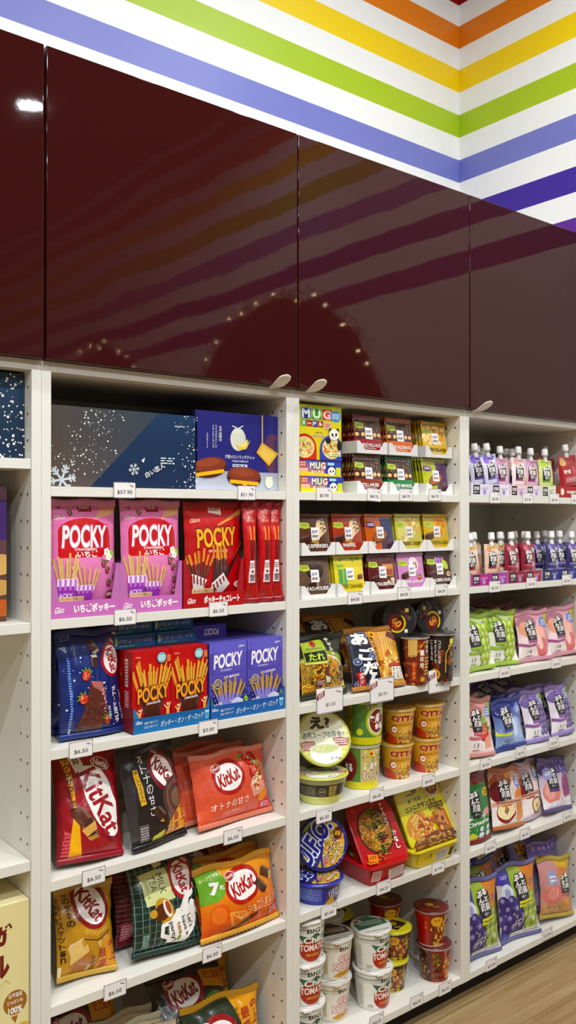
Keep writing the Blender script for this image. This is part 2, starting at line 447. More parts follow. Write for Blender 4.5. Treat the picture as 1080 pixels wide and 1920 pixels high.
GOODS = []
def pose(x, y, z, yaw=0, lean=0, roll=0):
    return Matrix.Translation((x, y, z)) @ Matrix.Rotation(math.radians(yaw), 4, 'Z') @ Matrix.Rotation(math.radians(-lean), 4, 'X') @ Matrix.Rotation(math.radians(-roll), 4, 'Y')
def put(key, name, label, cat, mtx, group=None):
    """one more copy of a kind of goods: the thing and each of its parts"""
    parts = PROTO[key]
    if len(parts) == 1 and not parts[0][0]:
        return tag(link(name, parts[0][1], None, mtx), label, cat, group)
    o = thing(name, label, cat, group, mtx)
    for nm, me in parts: link(nm, me, o)
    return o
# ================================================================ the printed fronts
W, K, R_, Y_ = 'fbf7f0', '16120f', 'c2121d', 'f6cf1f'
def a_navybox(a):
    a.g(0, 0, 1, 1, '0f2440', '1c3a58'); a.p([(0, 0), (.26, 0), (.72, 1), (0, 1)], ['54453a', '4c4340', '33424f', '4a443e'])
    a.dots(170, (0, .12, .48, 1), .0055, 'e9e9e2', lambda x, y: max(0, 1-abs(x-.08-.3*y)*4.2)); a.dots(90, (.8, 0, 1, 1), .006, W, lambda x, y: max(.05, (x-.82+.2*max(0, .4-y))*6))
    for cx, cy, r in ((.08, .08, .085), (.545, .24, .035)):
        for i in range(6):
            t = math.radians(60*i+10); k = a.w/a.h; ex, ey = cx+r*math.cos(t), cy+r*math.sin(t)*k; a.L([(cx, cy), (ex, ey)], r*.16, 'b9bdc0')
            for q in (.5, .75):
                for sg in (-1, 1): t2 = t+sg*.9; mx, my = cx+(ex-cx)*q, cy+(ey-cy)*q; a.L([(mx, my), (mx+r*.3*math.cos(t2), my+r*.3*math.sin(t2)*k)], r*.13, 'b9bdc0', False)
    a.t('白い恋人', .69, .24, .15, .075, W, 28, b=.03); a.lines(.73, .32, .83, .42, 3, 'c9ced2'); a.t('ISHIYA', .87, .84, .075, .022, 'dfe3e6'); a.p([(.595, .36), (.62, .4), (.61, .33)], W)
def a_navybox2(a):
    a.g(0, 0, 1, 1, '12283f', '223b52'); a.dots(130, (.55, 0, 1, 1), .009, W, lambda x, y: max(.04, (x-.75+.3*max(0, .5-y))*5)); a.t('ISHIYA', .62, .88, .3, .025, 'dfe3e6'); a.p([(.05, .5), (.25, .55), (.15, .48)], 'c9d0d6')
def a_melon(a):
    a.r(0, 0, 1, 1, '2b2a72'); a.g(0, 0, 1, .24, 'b9bcc6', 'a2a4b4'); a.e(.93, .5, .12, .2, '5b3550'); a.r(.95, .26, 1, .68, '43305e')
    a.e(.5, .66, .095, .115, 'cfd3c4'); a.e(.49, .67, .08, .1, 'e2e2d2'); a.L([(.43, .83), (.5, .8), (.56, .84)], .012, 'cfd3c4')
    for i in range(5): a.L([(.42+.035*i, .58), (.43+.032*i, .74)], .004, 'b3b8a2')
    a.p([(.45, .6), (.52, .52), (.6, .54), (.65, .66), (.6, .6), (.53, .56)], 'e8c94a'); a.p([(.5, .6), (.56, .55), (.61, .6), (.62, .67), (.57, .62)], 'f3e08a')
    a.t('夕張メロンラングドシャ', .52, .43, .36, .05, W); a.t('YUBARI MELON', .52, .375, .2, .022, 'd8d8ea'); a.r(.43, .30, .61, .335, 'd8d8ea'); a.lines(.44, .305, .6, .33, 1, '2b2a72')
    a.vt('北海道限定', .285, .72, .035, .2, W); a.vt('北海道産のおいしい', .235, .68, .02, .3, 'cfcfe6'); a.vt('夕張メロンを使用', .2, .68, .02, .3, 'cfcfe6'); a.vt('焼き菓子です', .13, .62, .018, .2, 'cfcfe6')
    for x, y, s, r in ((.16, .27, .2, 8), (.57, .16, .21, -3)):
        a.e(x, y, s, s*.46, '4a1d14', r); a.e(x, y+.045, s*.96, s*.36, '7c3a24', r); a.L([(x-s*.8, y-.06-r*.004), (x+s*.8, y-.06+r*.004)], .035, 'e7b32a'); a.e(x-.02, y+.07, s*.7, s*.2, '90482e', r)
    a.p([(.54, .1), (.61, .1), (.585, .0)], 'e7b32a'); a.L([(.795, 1), (.795, .63)], .014, 'd9b86a'); a.p([(.72, .5), (.79, .64), (1, .5), (.88, .33)], 'ddb04a'); a.p([(.75, .5), (.8, .6), (.96, .49), (.87, .38)], 'e9c463')
    a.e(.88, .11, .05, .06, 'dfe3c9'); a.p([(.84, .15), (.85, .2), (.87, .17)], 'dfe3c9'); a.p([(.92, .15), (.915, .2), (.89, .17)], 'dfe3c9')
def pocky_word(a, x, y, w, h, col, o, ow=.1, rot=0, sub='STRAWBERRY', sc=None): a.t('POCKY', x, y, w, h, col, rot, b=.03, sh=.1, o=o, ow=ow*.7)
def a_straw(a):
    a.r(0, 0, 1, 1, 'dd7fb0'); a.g(0, 0, 1, .5, 'd27bb0', 'e08ab8'); R = a.rnd
    a.e(.5, .72, .4, .2, 'c31a22'); a.r(.1, .5, .9, .72, 'c31a22')
    for i in range(6): a.L([(.68+.05*i, .84+.01*i), (.86+.06*i, 1.0)], .024, 'e9c27e'); a.L([(.675+.05*i, .845+.01*i), (.855+.06*i, 1.0)], .006, 'c78e4a')
    a.r(.43, .9, .64, .98, '8a1d33'); a.t('POCKY', .535, .945, .16, .04, W, b=.03)
    pocky_word(a, .5, .685, .68, .2, W, 'd7406a', .07); a.t('STRAWBERRY', .5, .57, .34, .022, W); a.t('いちご', .52, .53, .32, .055, W, b=.03)
    a.t('Glico', .14, .855, .16, .04, W, 8, b=.0, sh=.3)
    for x, y in ((.13, .96), (.3, .9)): berry(a, x, y, .045, 20, '7a2a4a')
    for x, y in ((.78, .44), (.84, .385), (.97, .33), (.86, .27)): berry(a, x, y, .05, -20, '8f2a48')
    a.e(.9, .52, .075, .05, '8fbf3a', 40); a.e(.8, .5, .06, .045, 'd98ab0', 20)
    for x, y in ((.83, .545), (.86, .5)):
        for q in range(5): a.e(x+.035*math.cos(q*1.257), y+.035*math.sin(q*1.257)*a.w/a.h, .024, .024, W, n=8, up=q == 0)
        a.e(x, y, .018, .018, 'f2d35a', n=8)
    sticks(a, .2, .25, 7, .44, 14, .03, 'e9c27e', 'eaa6c0', .75, .09, 4); sticks(a, .5, .18, 6, .4, 20, .028, 'e9c27e', 'e79abf', .7, .08, 5)
    for x0, y0, w, h in ((.07, .1, .28, .22), (.34, .1, .26, .16)):
        a.p([(x0+.03, y0), (x0+w-.02, y0), (x0+w, y0+h), (x0, y0+h)], '9a3fae'); a.p([(x0, y0+h*.7), (x0+w, y0+h*.7), (x0+w, y0+h), (x0, y0+h)], 'f3dff0')
        for i in range(4): a.r(x0+w*(.08+.25*i), y0+h*.55, x0+w*(.2+.25*i), y0+h*.98, 'c27ccf', i == 0)
    a.t('ACKY', .19, .17, .2, .05, 'e9c9ee', b=.03); a.e(.88, .17, .09, .055, '8a2a2e'); a.t('8袋入', .88, .17, .14, .032, W, b=.02)
    a.r(.1, .1, .46, .165, 'e6c79a'); a.t('ポッキーで楽しく', .28, .145, .32, .025, '5a3320'); a.lines(.12, .108, .44, .128, 1, '5a3320')
def a_choc(a):
    a.r(0, 0, 1, 1, 'b5121a'); a.g(0, .55, 1, 1, 'b5121a', 'c8161e')
    for i in range(5): a.L([(.55+.06*i, .78+.02*i), (.98+.05*i, .9+.03*i)], .024, 'e0a04a')
    a.t('POCKY', .52, .66, .7, .19, 'f0b63a', 3, b=.03, sh=.05, o='6d1a14', ow=.05); a.p([(.42, .9), (.63, .88), (.65, .97), (.44, .99)], 'f4e4de'); a.t('POCKY', .535, .935, .16, .04, 'b5121a', b=.03)
    a.t('CHOCOLATE', .52, .525, .34, .024, W, b=.03); a.t('Glico', .17, .83, .17, .04, 'f3c9a0', 8, sh=.3)
    sticks(a, .2, .28, 7, .38, 22, .034, 'e39a42', '4a1a12', .45, .1, 3); sticks(a, .55, .24, 9, .48, -2, .034, 'e39a42', '3c1712', .35, .12, 6)
    for i in range(7): a.L([(.5+.03*i, .2+.015*i), (.78+.035*i, .42+.03*i)], .032, '3a1611'); a.L([(.76+.035*i, .405+.03*i), (.86+.035*i, .48+.03*i)], .032, 'e39a42')
    for pts in ([(.08, .3), (.3, .24), (.24, .1), (.1, .14)], [(.4, .2), (.6, .3), (.72, .2), (.5, .06), (.34, .1)]):
        a.p(pts, 'dcd6d3'); a.L([pts[0], pts[1]], .03, 'f7f2ee')
    for i in range(4): a.L([(.1+.055*i, .3-.015*i), (.115+.05*i, .22-.01*i)], .022, '8a1a1a'); a.L([(.42+.055*i, .2+.025*i), (.46+.05*i, .14+.03*i)], .024, '8a1a1a')
    a.t('POCKY', .42, .13, .16, .045, '8a1a1a', 28, b=.03); a.e(.88, .19, .08, .05, 'f3e3da'); a.t('8袋', .88, .19, .1, .03, 'a0141a', b=.02); a.r(.08, .1, .42, .165, 'e6c79a'); a.t('ポッキーで楽しく', .25, .14, .3, .025, '5a3320')
def a_spine(a):
    a.r(0, 0, 1, 1, 'b0131b'); a.g(.06, 0, .3, 1, 'b8151d', 'c41d25'); a.t('Glico', .5, .9, .4, .025, 'f3a98a', sh=.3); a.t('ポッキー', .5, .82, .5, .03, 'f0b070')
    a.L([(.36, .62), (.36, .76)], .1, 'e08a3a'); a.L([(.58, .62), (.62, .76)], .1, 'e08a3a'); a.L([(.36, .18), (.36, .62)], .1, '4a1511'); a.L([(.55, .18), (.58, .62)], .1, '35100e')
    a.p([(.22, .2), (.62, .2), (.58, .42), (.27, .42)], 'efe3e2'); a.lines(.27, .34, .58, .4, 3, '5a3a38'); a.e(.43, .31, .09, .09, '6b5a3a'); a.lines(.28, .21, .58, .28, 5, K, .8)
def a_lip(txt, col, bg, gl=True):
    def f(a):
        a.r(0, 0, 1, 1, bg)
        if gl: a.t('Glico', .13, .5, .13, .38, W, 5, sh=.3)
        a.t(txt, .63, .52, .6, .55, W, b=.045)
    return f
def a_kkblue(a):
    a.g(0, 0, 1, 1, '17285e', '1e2f6e'); a.dots(26, (.03, .03, .97, .97), .014, 'cfe0f2'); a.r(.1, .04, .145, .78, '1b3f86'); a.lines(.105, .06, .14, .76, 30, '8fa7d8')
    badge(a, .82, .7, .215, -82, 'a31d2c', False); a.e(.88, .86, .09, .05, 'a31d2c', -30); a.t('Nestlé', .88, .865, .12, .03, W, -30); a.e(.93, .95, .04, .04, 'd9c9a0')
    chunk(a, .5, .84, .1, -60, '4a2a1e', 'e2cfa6'); chunk(a, .52, .7, .09, 90, '3d241a', 'e8dcc0'); a.vt('ココア', .17, .93, .05, .001, W)
    a.p([(.2, .04), (.56, .02), (.7, .2), (.62, .5), (.42, .52), (.3, .25)], '5b2f28'); a.p([(.42, .52), (.62, .5), (.68, .28), (.6, .4), (.46, .46)], 'b06a62'); a.p([(.2, .04), (.56, .02), (.58, .08), (.25, .1)], '3f1e1a'); bits(a, .44, .22, .16, .2, ['4a2420', '6d3c32', '3a1b18'], 50, 4, .02); bits(a, .64, .36, .05, .22, ['f2e6e2', 'd9bdb8'], 22, 9, .012)
    berry(a, .35, .58, .085, -15, 'cf3b33'); berry(a, .3, .36, .085, 40, 'cf3b33'); berry(a, .68, .14, .07, 10, '9c2a2a')
    a.vt('ガトーショコラ', .84, .27, .075, .36, W, 6, b=.03); a.vt('仕立て', .73, .2, .06, .14, W, 6); a.vt('しっとりの', .96, .26, .05, .3, 'd7dcea', 6); a.t('mini', .12, .06, .1, .022, W, 90); a.t('ココア', .13, .93, .16, .035, 'aeb9dd', 0)
def a_pockybox(a):
    a.g(0, 0, 1, 1, 'b41a1c', 'c4211f'); a.e(.5, 1.02, .5, .3, 'ae1418'); a.r(0, .86, 1, 1, 'b9181b'); a.L([(.1, .92), (.02, .72), (.1, .68), (.9, .68), (.98, .72), (.9, .92)], .01, '8a1014')
    sticks(a, .5, .1, 17, 1.35, 20, .036, 'eab246', '2f130e', .36, .12, 7); sticks(a, .5, .2, 9, 1.1, 17, .036, 'f0bd50', '3a1a10', .42, .1, 8)
    a.p([(.22, .1), (.78, .1), (.6, .36), (.42, .36)], '2c120d')
    for i in range(9): a.L([(.2+.07*i, .08), (.4+.025*i, .38)], .014, '6a3018', False)
    a.p([(.2, .05), (.8, .05), (.86, .12), (.14, .12)], 'd9cfa0'); a.t('POCKY', .52, .46, .82, .19, 'eba83a', 6, b=.03, sh=.1, o='7d1512', ow=.045); a.t('CHOCOLATE', .52, .34, .36, .028, W, 4, b=.03)
    a.e(.74, .9, .12, .12, '6fb0b8'); a.e(.74, .9, .1, .1, '86c0c4'); a.lines(.66, .86, .82, .93, 3, W); a.r(.88, .84, .98, .93, 'e07a4a'); a.t('Glico', .13, .93, .14, .025, 'f3a98a', sh=.3)
    for x, y, s in ((.16, .16, .09), (.9, .2, .1)):
        a.e(x, y+.1, s*.35, s*.35, 'f0cfa0'); a.p([(x-s*.45, y-.06), (x+s*.45, y-.06), (x+s*.35, y+.07), (x-s*.35, y+.07)], 'e2b05a'); a.L([(x-s*.3, y+.05), (x-s*.9, y+.09)], s*.25, 'f0cfa0'); a.L([(x+s*.3, y+.05), (x+s*.7, y+.12)], s*.25, 'f0cfa0')
def a_pockyside(a):
    a.r(0, 0, 1, 1, 'a5161a'); a.r(.3, .1, .7, .9, 'b9262a'); a.lines(.32, .12, .68, .5, 14, 'e9d5d0'); a.r(.36, .55, .64, .9, 'e6d2cc'); a.lines(.38, .57, .62, .88, 8, '6a2a28')
def a_pockyside2(a):
    for k in (0, .5):
        a.r(k, 0, k+.5, 1, 'a5161a'); a.r(k+.09, .72, k+.3, .93, 'cf9a98'); a.r(k+.12, .76, k+.27, .9, 'e8cfcb'); a.r(k+.09, .12, k+.32, .68, 'b9262a'); a.lines(k+.1, .14, k+.31, .66, 16, 'e9c9c4')
        a.L([(k+.49, 0), (k+.49, 1)], .01, '6a0d10')
def a_purple(a):
    a.g(0, 0, 1, 1, '4f4796', '6c62b8'); a.r(0, .84, 1, 1, '6f68c0'); a.p([(0, .6), (.12, .6), (.2, .66), (.2, .86), (0, .86)], '5a51a4'); a.L([(.12, .97), (.04, .62), (.12, .58), (.88, .58), (.96, .62), (.9, .97)], .01, '453c88')
    a.t('POCKY', .5, .755, .76, .19, W, 3, b=.03, sh=.1, o='6f68c0', ow=.04); a.t('BLUEBERRY', .45, .625, .3, .022, 'd6d3f0'); a.t('Glico', .86, .93, .16, .028, W, 8, sh=.3); a.t('포키 블루베리', .58, .53, .42, .035, W, 4, b=.02)
    R = random.Random(4); a.up()
    for i in range(70):
        x, y = R.choice(((R.uniform(0, .2)), R.uniform(.8, 1), R.uniform(0, 1))), R.uniform(.02, .42); q = R.uniform(.03, .06); a.e(x, y, q, q, R.choice(('2b2d6c', '3a3f86', '23245a')), n=10, up=i % 5 == 0); a.e(x-.01, y+.01, q*.4, q*.35, '7a80c0', n=6, up=False)
    sticks(a, .5, .1, 13, .7, 26, .042, 'cba04e', '8d7ec8', .45, .16, 9); a.e(.2, .45, .11, .11, 'd8c48a'); a.e(.2, .45, .09, .09, '4b4168'); a.lines(.13, .42, .27, .49, 3, 'd8c48a')
    a.t('상큼', .2, .17, .24, .06, W, 10); a.t('블루베리', .3, .09, .34, .06, W, 10); a.e(.72, .12, .19, .19, 'd9d6ec'); sticks(a, .72, .1, 5, .2, 30, .03, 'e3dcef', '9a88cc', .4, .06); a.e(.96, .2, .05, .09, '8fb83c', 30)
def a_bluetray(flip=True):
    def f(a):
        a.g(0, 0, 1, 1, '2d6596', '2a5c8c'); r = 180 if flip else 0
        a.t('ポッキー・オン・ザ・ロック', .52, .55, .78, .34, 'e8f2f6', r, b=-.005, sh=.2); a.lines(.15, .12, .5, .26, 1, '6fc06a'); a.r(.04, .25, .1, .8, '8fc6a0'); a.r(0, .93, 1, 1, '3f7fae')
    return f
def a_onrock(c0='1c5f96', c1='2d7cb0'):
    def f(a):
        a.g(0, 0, 1, 1, c1, c0); a.t('ポッキー・オン・ザ・ロック', .62, .5, .56, .42, W, 3, b=.0, sh=.25); a.t('Glico', .07, .72, .08, .22, W, sh=.3); a.t('混ぜておいしい', .22, .64, .17, .17, W, 4); a.t('冷えておいしい', .22, .38, .17, .17, W, 4); a.p([(.93, .3), (.965, .3), (.98, .85), (.92, .85)], 'b8dcec'); a.p([(.935, .34), (.962, .34), (.972, .7), (.927, .7)], '4f9cc8')
    return f
def a_kkred(a):
    a.r(0, 0, 1, 1, '9c1426'); a.g(.2, .5, 1, 1, '9c1426', 'ad1b2f'); a.p([(.08, .96), (.2, .96), (.26, .5), (.34, .02), (.14, .02), (.22, .5)], 'eeb41e'); a.vt('サクッサク食感!', .19, .66, .11, .52, '3a1010', 5, b=.03)
    a.r(0, .03, .06, .9, '851020'); a.p([(.21, .9), (.36, .96), (.44, .82), (.3, .76)], 'f4ece6'); a.t('50', .32, .87, .1, .05, '3a1010', 10, b=.03); a.lines(.26, .89, .34, .93, 1, '3a1010')
    a.e(.67, .47, .17, .5, '8c0d1d', 10, 30); a.p([(.42, .86), (.64, .84), (.76, .7), (.95, .5), (.96, .26), (.86, .12), (.74, .14), (.56, .36), (.46, .62)], '7c0c1a'); a.e(.66, .52, .235, .5, W, 20, 36); a.e(.46, .75, .12, .12, W); a.e(.82, .25, .12, .12, W)
    a.t('KitKat', .645, .5, .98, .2, '9c1426', -65, b=.025, sh=.1); a.e(.7, .83, .17, .085, W, -20); a.e(.7, .83, .155, .075, '9c1426', -20); a.t('Nestlé', .7, .83, .25, .06, W, -20, b=.03)
    chunk(a, .33, .36, .17, -50, '5f3420', 'c98a46'); chunk(a, .45, .26, .15, -75, '472616', 'd09a52'); a.p([(.32, .26), (.52, .33), (.56, .26), (.4, .2)], 'd2a25c'); a.p([(.04, .06), (.15, .06), (.17, .25), (.09, .28)], 'd2606c'); a.lines(.05, .07, .15, .25, 6, '9c1426')
    a.vt('ミニ', .6, .13, .06, .1, 'd8303a', 0)
def a_kkblack(a):
    a.g(0, 0, 1, 1, '221a1a', '1b1616'); a.g(.0, .1, .12, 1, '3a3434', '2a2424')
    badge(a, .66, .72, .27, -62, '7d1722', False); a.e(.6, .96, .12, .06, '7d1722', -50); a.t('Nestlé', .6, .945, .16, .035, W, -50)
    a.vt('オトナの甘さ', .33, .63, .1, .66, W, 3, b=-.005); a.p([(.14, .8), (.22, .8), (.25, .44), (.17, .43)], 'dcae2c'); a.vt('濃いカカオの香り', .195, .62, .05, .33, '4a3312', 4)
    for r, c in ((.34, '4b3028'), (.28, '6a4436'), (.22, '3a241c'), (.15, '75503c')): a.e(.86, .42, r, r*.9, c)
    chunk(a, .45, .3, .12, -55, '3d2416', 'd6a45a'); chunk(a, .58, .22, .11, -60, '35200f', 'd6a45a'); a.r(.12, .07, .26, .24, '575250'); a.lines(.13, .09, .25, .22, 5, 'a8a2a0')
    a.p([(.56, .06), (.98, .08), (1, .4), (.62, .2)], 'e6a71e'); a.p([(.02, .01), (.98, .05), (.98, .0), (.02, .0)], 'd8b22a'); a.p([(.3, .02), (.55, .02), (.52, .14), (.34, .1)], 'c6c32c'); a.vt('史上', .93, .26, .13, .2, 'a8271c', 4, b=.05); a.vt('最高', .79, .18, .13, .2, 'a8271c', 4, b=.05); a.vt('サクサク', .67, .15, .06, .17, '4a2210', 4)
def a_kkcoral(a):
    a.g(0, 0, 1, 1, 'd3603f', 'd8634a'); a.r(0, 0, 1, .06, 'd97a58'); badge(a, .42, .64, .195, 6, 'aa2a26'); a.t('オトナの甘さ', .4, .27, .5, .1, 'fbeee6', 2, b=0); a.t('ビスケット練り込み', .42, .16, .24, .03, 'f4d6c8', 2)
    berry(a, .76, .86, .11, 25, 'b3272b'); berry(a, .8, .64, .1, -60, 'b3272b'); a.p([(.68, .44), (.84, .5), (.94, .42), (.9, .3), (.72, .28)], 'e5a08c'); a.p([(.68, .44), (.84, .5), (.9, .55), (.74, .56)], 'f3dcc6'); bits(a, .82, .5, .08, .1, ['8d2a24', 'f0c24a', 'f6e2d2'], 26, 3, .016); a.e(.88, .28, .09, .05, 'e0902c', 30); a.p([(.82, .06), (.96, .1), (.98, .22), (.84, .19)], 'c93254'); a.lines(.84, .1, .96, .18, 3, 'f3c3cc')
    a.r(.06, .03, .3, .05, 'e8a288')
def a_kkgold(a):
    a.g(0, 0, 1, 1, 'b8871e', 'c3942c'); badge(a, .58, .77, .34, -66, '8c1a1c', False); a.e(.62, 1.0, .12, .06, '8c1a1c', -30)
    a.vt('麦の恵みの', .19, .77, .12, .42, '2b1a08', 4, b=.03); a.vt('全粒粉ビスケットin', .06, .55, .09, .72, '33200c', 4, b=.02)
    for i in range(9): a.e(.45+.05*i, .45+.012*abs(i-4), .045, .018, 'dbb45a', 50, n=8); a.e(.45+.05*i, .43+.012*abs(i-4), .045, .018, 'c99a3a', -50, n=8)
    a.L([(.4, .42), (.65, .38), (.9, .46)], .012, '4a2c0a'); a.p([(.62, .36), (.84, .42), (.92, .3), (.76, .22)], 'dcb368'); a.dots(14, (.66, .28, .86, .38), .02, 'b98a3e')
    a.p([(.2, .16), (.5, .28), (.6, .18), (.3, .05)], 'b4762c'); a.p([(.2, .16), (.5, .28), (.46, .36), (.2, .28)], 'e3c37a'); chunk(a, .3, .34, .14, 20, 'e0bf7c', 'c58a3e'); chunk(a, .4, .1, .14, -20, 'a8682c', 'e9cf98')
    a.p([(.74, .36), (.9, .42), (.99, .0), (.6, .0)], 'dd9a1c'); a.vt('史上', .92, .24, .14, .24, 'a8271c', 6, b=.05); a.vt('最高', .74, .17, .14, .24, 'a8271c', 6, b=.05); a.vt('サクサク', .58, .12, .07, .2, '7a2a12', 4)
    a.r(0, .02, .06, .16, 'd9cfa0'); a.t('Whole wheat', .78, .93, .3, .03, '7a5212', -70)
def plaid(a, base, l1, l2, n=7):
    a.r(0, 0, 1, 1, base)
    for i in range(n):
        x = (i+.5)/n; a.r(x-.03, 0, x+.03, 1, shade(base, .7), i == 0)
    m = int(n*a.h/a.w)+1
    for i in range(m): y = (i+.5)/m; a.r(0, y-.02, 1, y+.02, shade(base, .65), i == 0)
    for i in range(n*2): x = (i+.25)/n/2; a.r(x, 0, x+.006, 1, l1, i == 0)
    for i in range(m*2): y = (i+.25)/m/2; a.r(0, y, 1, y+.004, l2, i == 0)
def a_plaidred(a): plaid(a, '7a1f2e', '3a2a4a', 'b88a5a'); a.r(.06, .04, .24, .26, 'b04a58'); a.lines(.07, .06, .23, .24, 6, 'e0b0b4'); badge(a, .7, .75, .25, -80, '8c1a1c')
def a_plaidgreen(a):
    plaid(a, '1c332c', '8fa58c', '6f8f84', 6); badge(a, .72, .74, .23, -82, 'a8242e', False); a.e(.8, .93, .1, .06, 'a8242e', -40); a.t('Nestlé', .8, .93, .13, .03, W, -40)
    a.p([(.12, .84), (.5, .88), (.53, .62), (.58, .54), (.16, .5)], 'd4d59a'); a.t('MILK', .4, .72, .24, .075, '33402a', -84, b=.0); a.t('TEA', .285, .73, .18, .075, '33402a', -84, b=.0); a.t('ミルクティー味', .2, .68, .22, .035, '33402a', -84)
    chunk(a, .42, .93, .07, 20, 'd8cf9a', 'efe8c4'); a.e(.4, .43, .17, .12, 'c69a2a', -60); a.e(.36, .42, .1, .11, '5a2f12', -70); a.e(.44, .45, .11, .05, 'f4e6da', -70); a.e(.45, .46, .085, .032, 'a0522a', -70); a.e(.24, .42, .05, .05, 'c69a2a')
    a.e(.68, .26, .24, .19, W, 20, 28); a.p([(.42, .1), (.56, .42), (.8, .44), (.9, .2), (.7, .06)], W); a.p([(.62, .4), (.74, .56), (.9, .6), (.9, .55), (.8, .5), (.78, .38)], W); a.L([(.46, .14), (.36, .18), (.36, .28), (.5, .3)], .05, W); a.r(.9, .6, .95, .66, W); a.e(.86, .4, .06, .1, W, 10); a.e(.86, .4, .09, .03, W, 60)
    for i in range(7): a.L([(.88, .36), (1., .3+.02*i)], .008, W, i == 0)
    a.t("Let's", .8, .27, .16, .06, '2a2a22', -70, b=.02); a.t('have a', .71, .23, .24, .06, '2a2a22', -72, b=.02); a.t('tea', .61, .22, .16, .055, 'a5722c', -74, b=.02); a.t('party!', .5, .2, .24, .065, '2a2a22', -76, b=.02); a.e(.6, .12, .035, .02, '6a9a3a', 40); a.r(.1, .08, .2, .24, '3f5a50'); a.lines(.11, .09, .19, .22, 6, '9ab0a4')
def a_kkorange(a):
    a.g(0, 0, 1, 1, 'd2501c', 'e5a01c'); a.p([(.0, .5), (.0, .98), (.22, 1), (.3, .72), (.2, .55)], '5f8f2a'); a.e(.1, .74, .2, .16, '6fa030'); a.t('7', .16, .7, .1, .17, W, -6, b=.06); a.t('枚入', .26, .7, .1, .07, W, -6, b=.03); a.t('食べきりサイズ', .15, .86, .26, .05, 'dfe6a0', 8)
    badge(a, .5, .66, .2, 8, 'ad2318'); a.e(.19, .3, .12, .125, 'd9641e'); a.e(.17, .33, .08, .08, 'e6802e')
    a.p([(.28, .34), (.5, .3), (.58, .12), (.42, .05), (.3, .16)], 'e8a24a'); a.p([(.31, .31), (.48, .28), (.54, .13), (.42, .09), (.33, .17)], 'd9761e')
    for i in range(5): a.L([(.42, .2), (.32+.06*i, .3-.015*i)], .008, 'f0c27a', i == 0)
    for i in range(6): a.L([(.28+.05*i, .06+.01*i), (.44+.05*i, .16+.015*i)], .012, '4a2314', i == 0)
    chunk(a, .73, .56, .085, -50, '4a2a1a', '3a2014'); chunk(a, .85, .7, .085, -30, '54301c', 'e8d3a0'); a.t('ショコラオレンジ', .76, .33, .46, .13, 'fdf0dc', 8, b=-.005); a.lines(.6, .24, .9, .265, 1, 'f6d0a0'); a.p([(.8, .1), (.97, .15), (.99, .28), (.83, .22)], 'b3223a'); a.lines(.83, .13, .96, .22, 3, 'f0c0c6'); a.t('mini', .16, .08, .12, .05, 'f0c27a', 10)
def a_beige(a): a.g(0, 0, 1, 1, 'cdbb92', 'd8cba4'); a.dots(40, (.05, .1, .95, .95), .05, 'e6dcc0'); badge(a, .72, .3, .26, -70, '8c1a1c'); a.p([(.1, .2), (.4, .3), (.35, .1)], '8a6a3a'); a.vt('ほうじ茶', .25, .65, .12, .4, '5a4420', 3)
def a_matcha(a):
    a.g(0, 0, 1, 1, '1f3a24', '26301f'); a.e(.2, .3, .3, .25, '4a7a34'); a.e(.45, .2, .2, .2, '5f9040', 30); badge(a, .38, .5, .24, 6, '9a1e24'); a.p([(.6, .98), (1, 1), (1, 0), (.86, 0)], 'e0a21c'); a.vt('史上', .93, .68, .13, .34, 'a8271c', 4, b=.05); a.vt('最高', .79, .62, .13, .34, 'a8271c', 4, b=.05); a.vt('サクサク', .68, .66, .06, .3, '4a2210', 4)
def a_darkkk(a): a.g(0, 0, 1, 1, '241b16', '33261c'); badge(a, .4, .7, .23, 8, '8c1a22'); a.t('オトナの甘さ', .5, .36, .7, .12, 'e9e2d6', 4, b=0); a.t('濃い抹茶', .55, .2, .3, .06, 'c9c0ae', 4); a.p([(.66, .7), (1, .6), (1, 1), (.7, 1)], 'd8981e'); a.t('史上最高', .85, .84, .24, .14, 'a8271c', -6, b=.04); a.e(.75, .45, .16, .1, '4a7a34', 20)
def panda(a, x, y, s):
    k = a.w/a.h; a.e(x-s*.75, y+s*.65*k, s*.3, s*.3, K, n=10); a.e(x+s*.7, y+s*.7*k, s*.3, s*.3, K, n=10); a.e(x, y, s, s*.85, W, n=18); a.e(x-s*.35, y-s*.05*k, s*.2, s*.26, K, 20, n=10); a.e(x+s*.4, y, s*.2, s*.26, K, -20, n=10); a.e(x, y-s*.35*k, s*.12, s*.08, K, n=8)
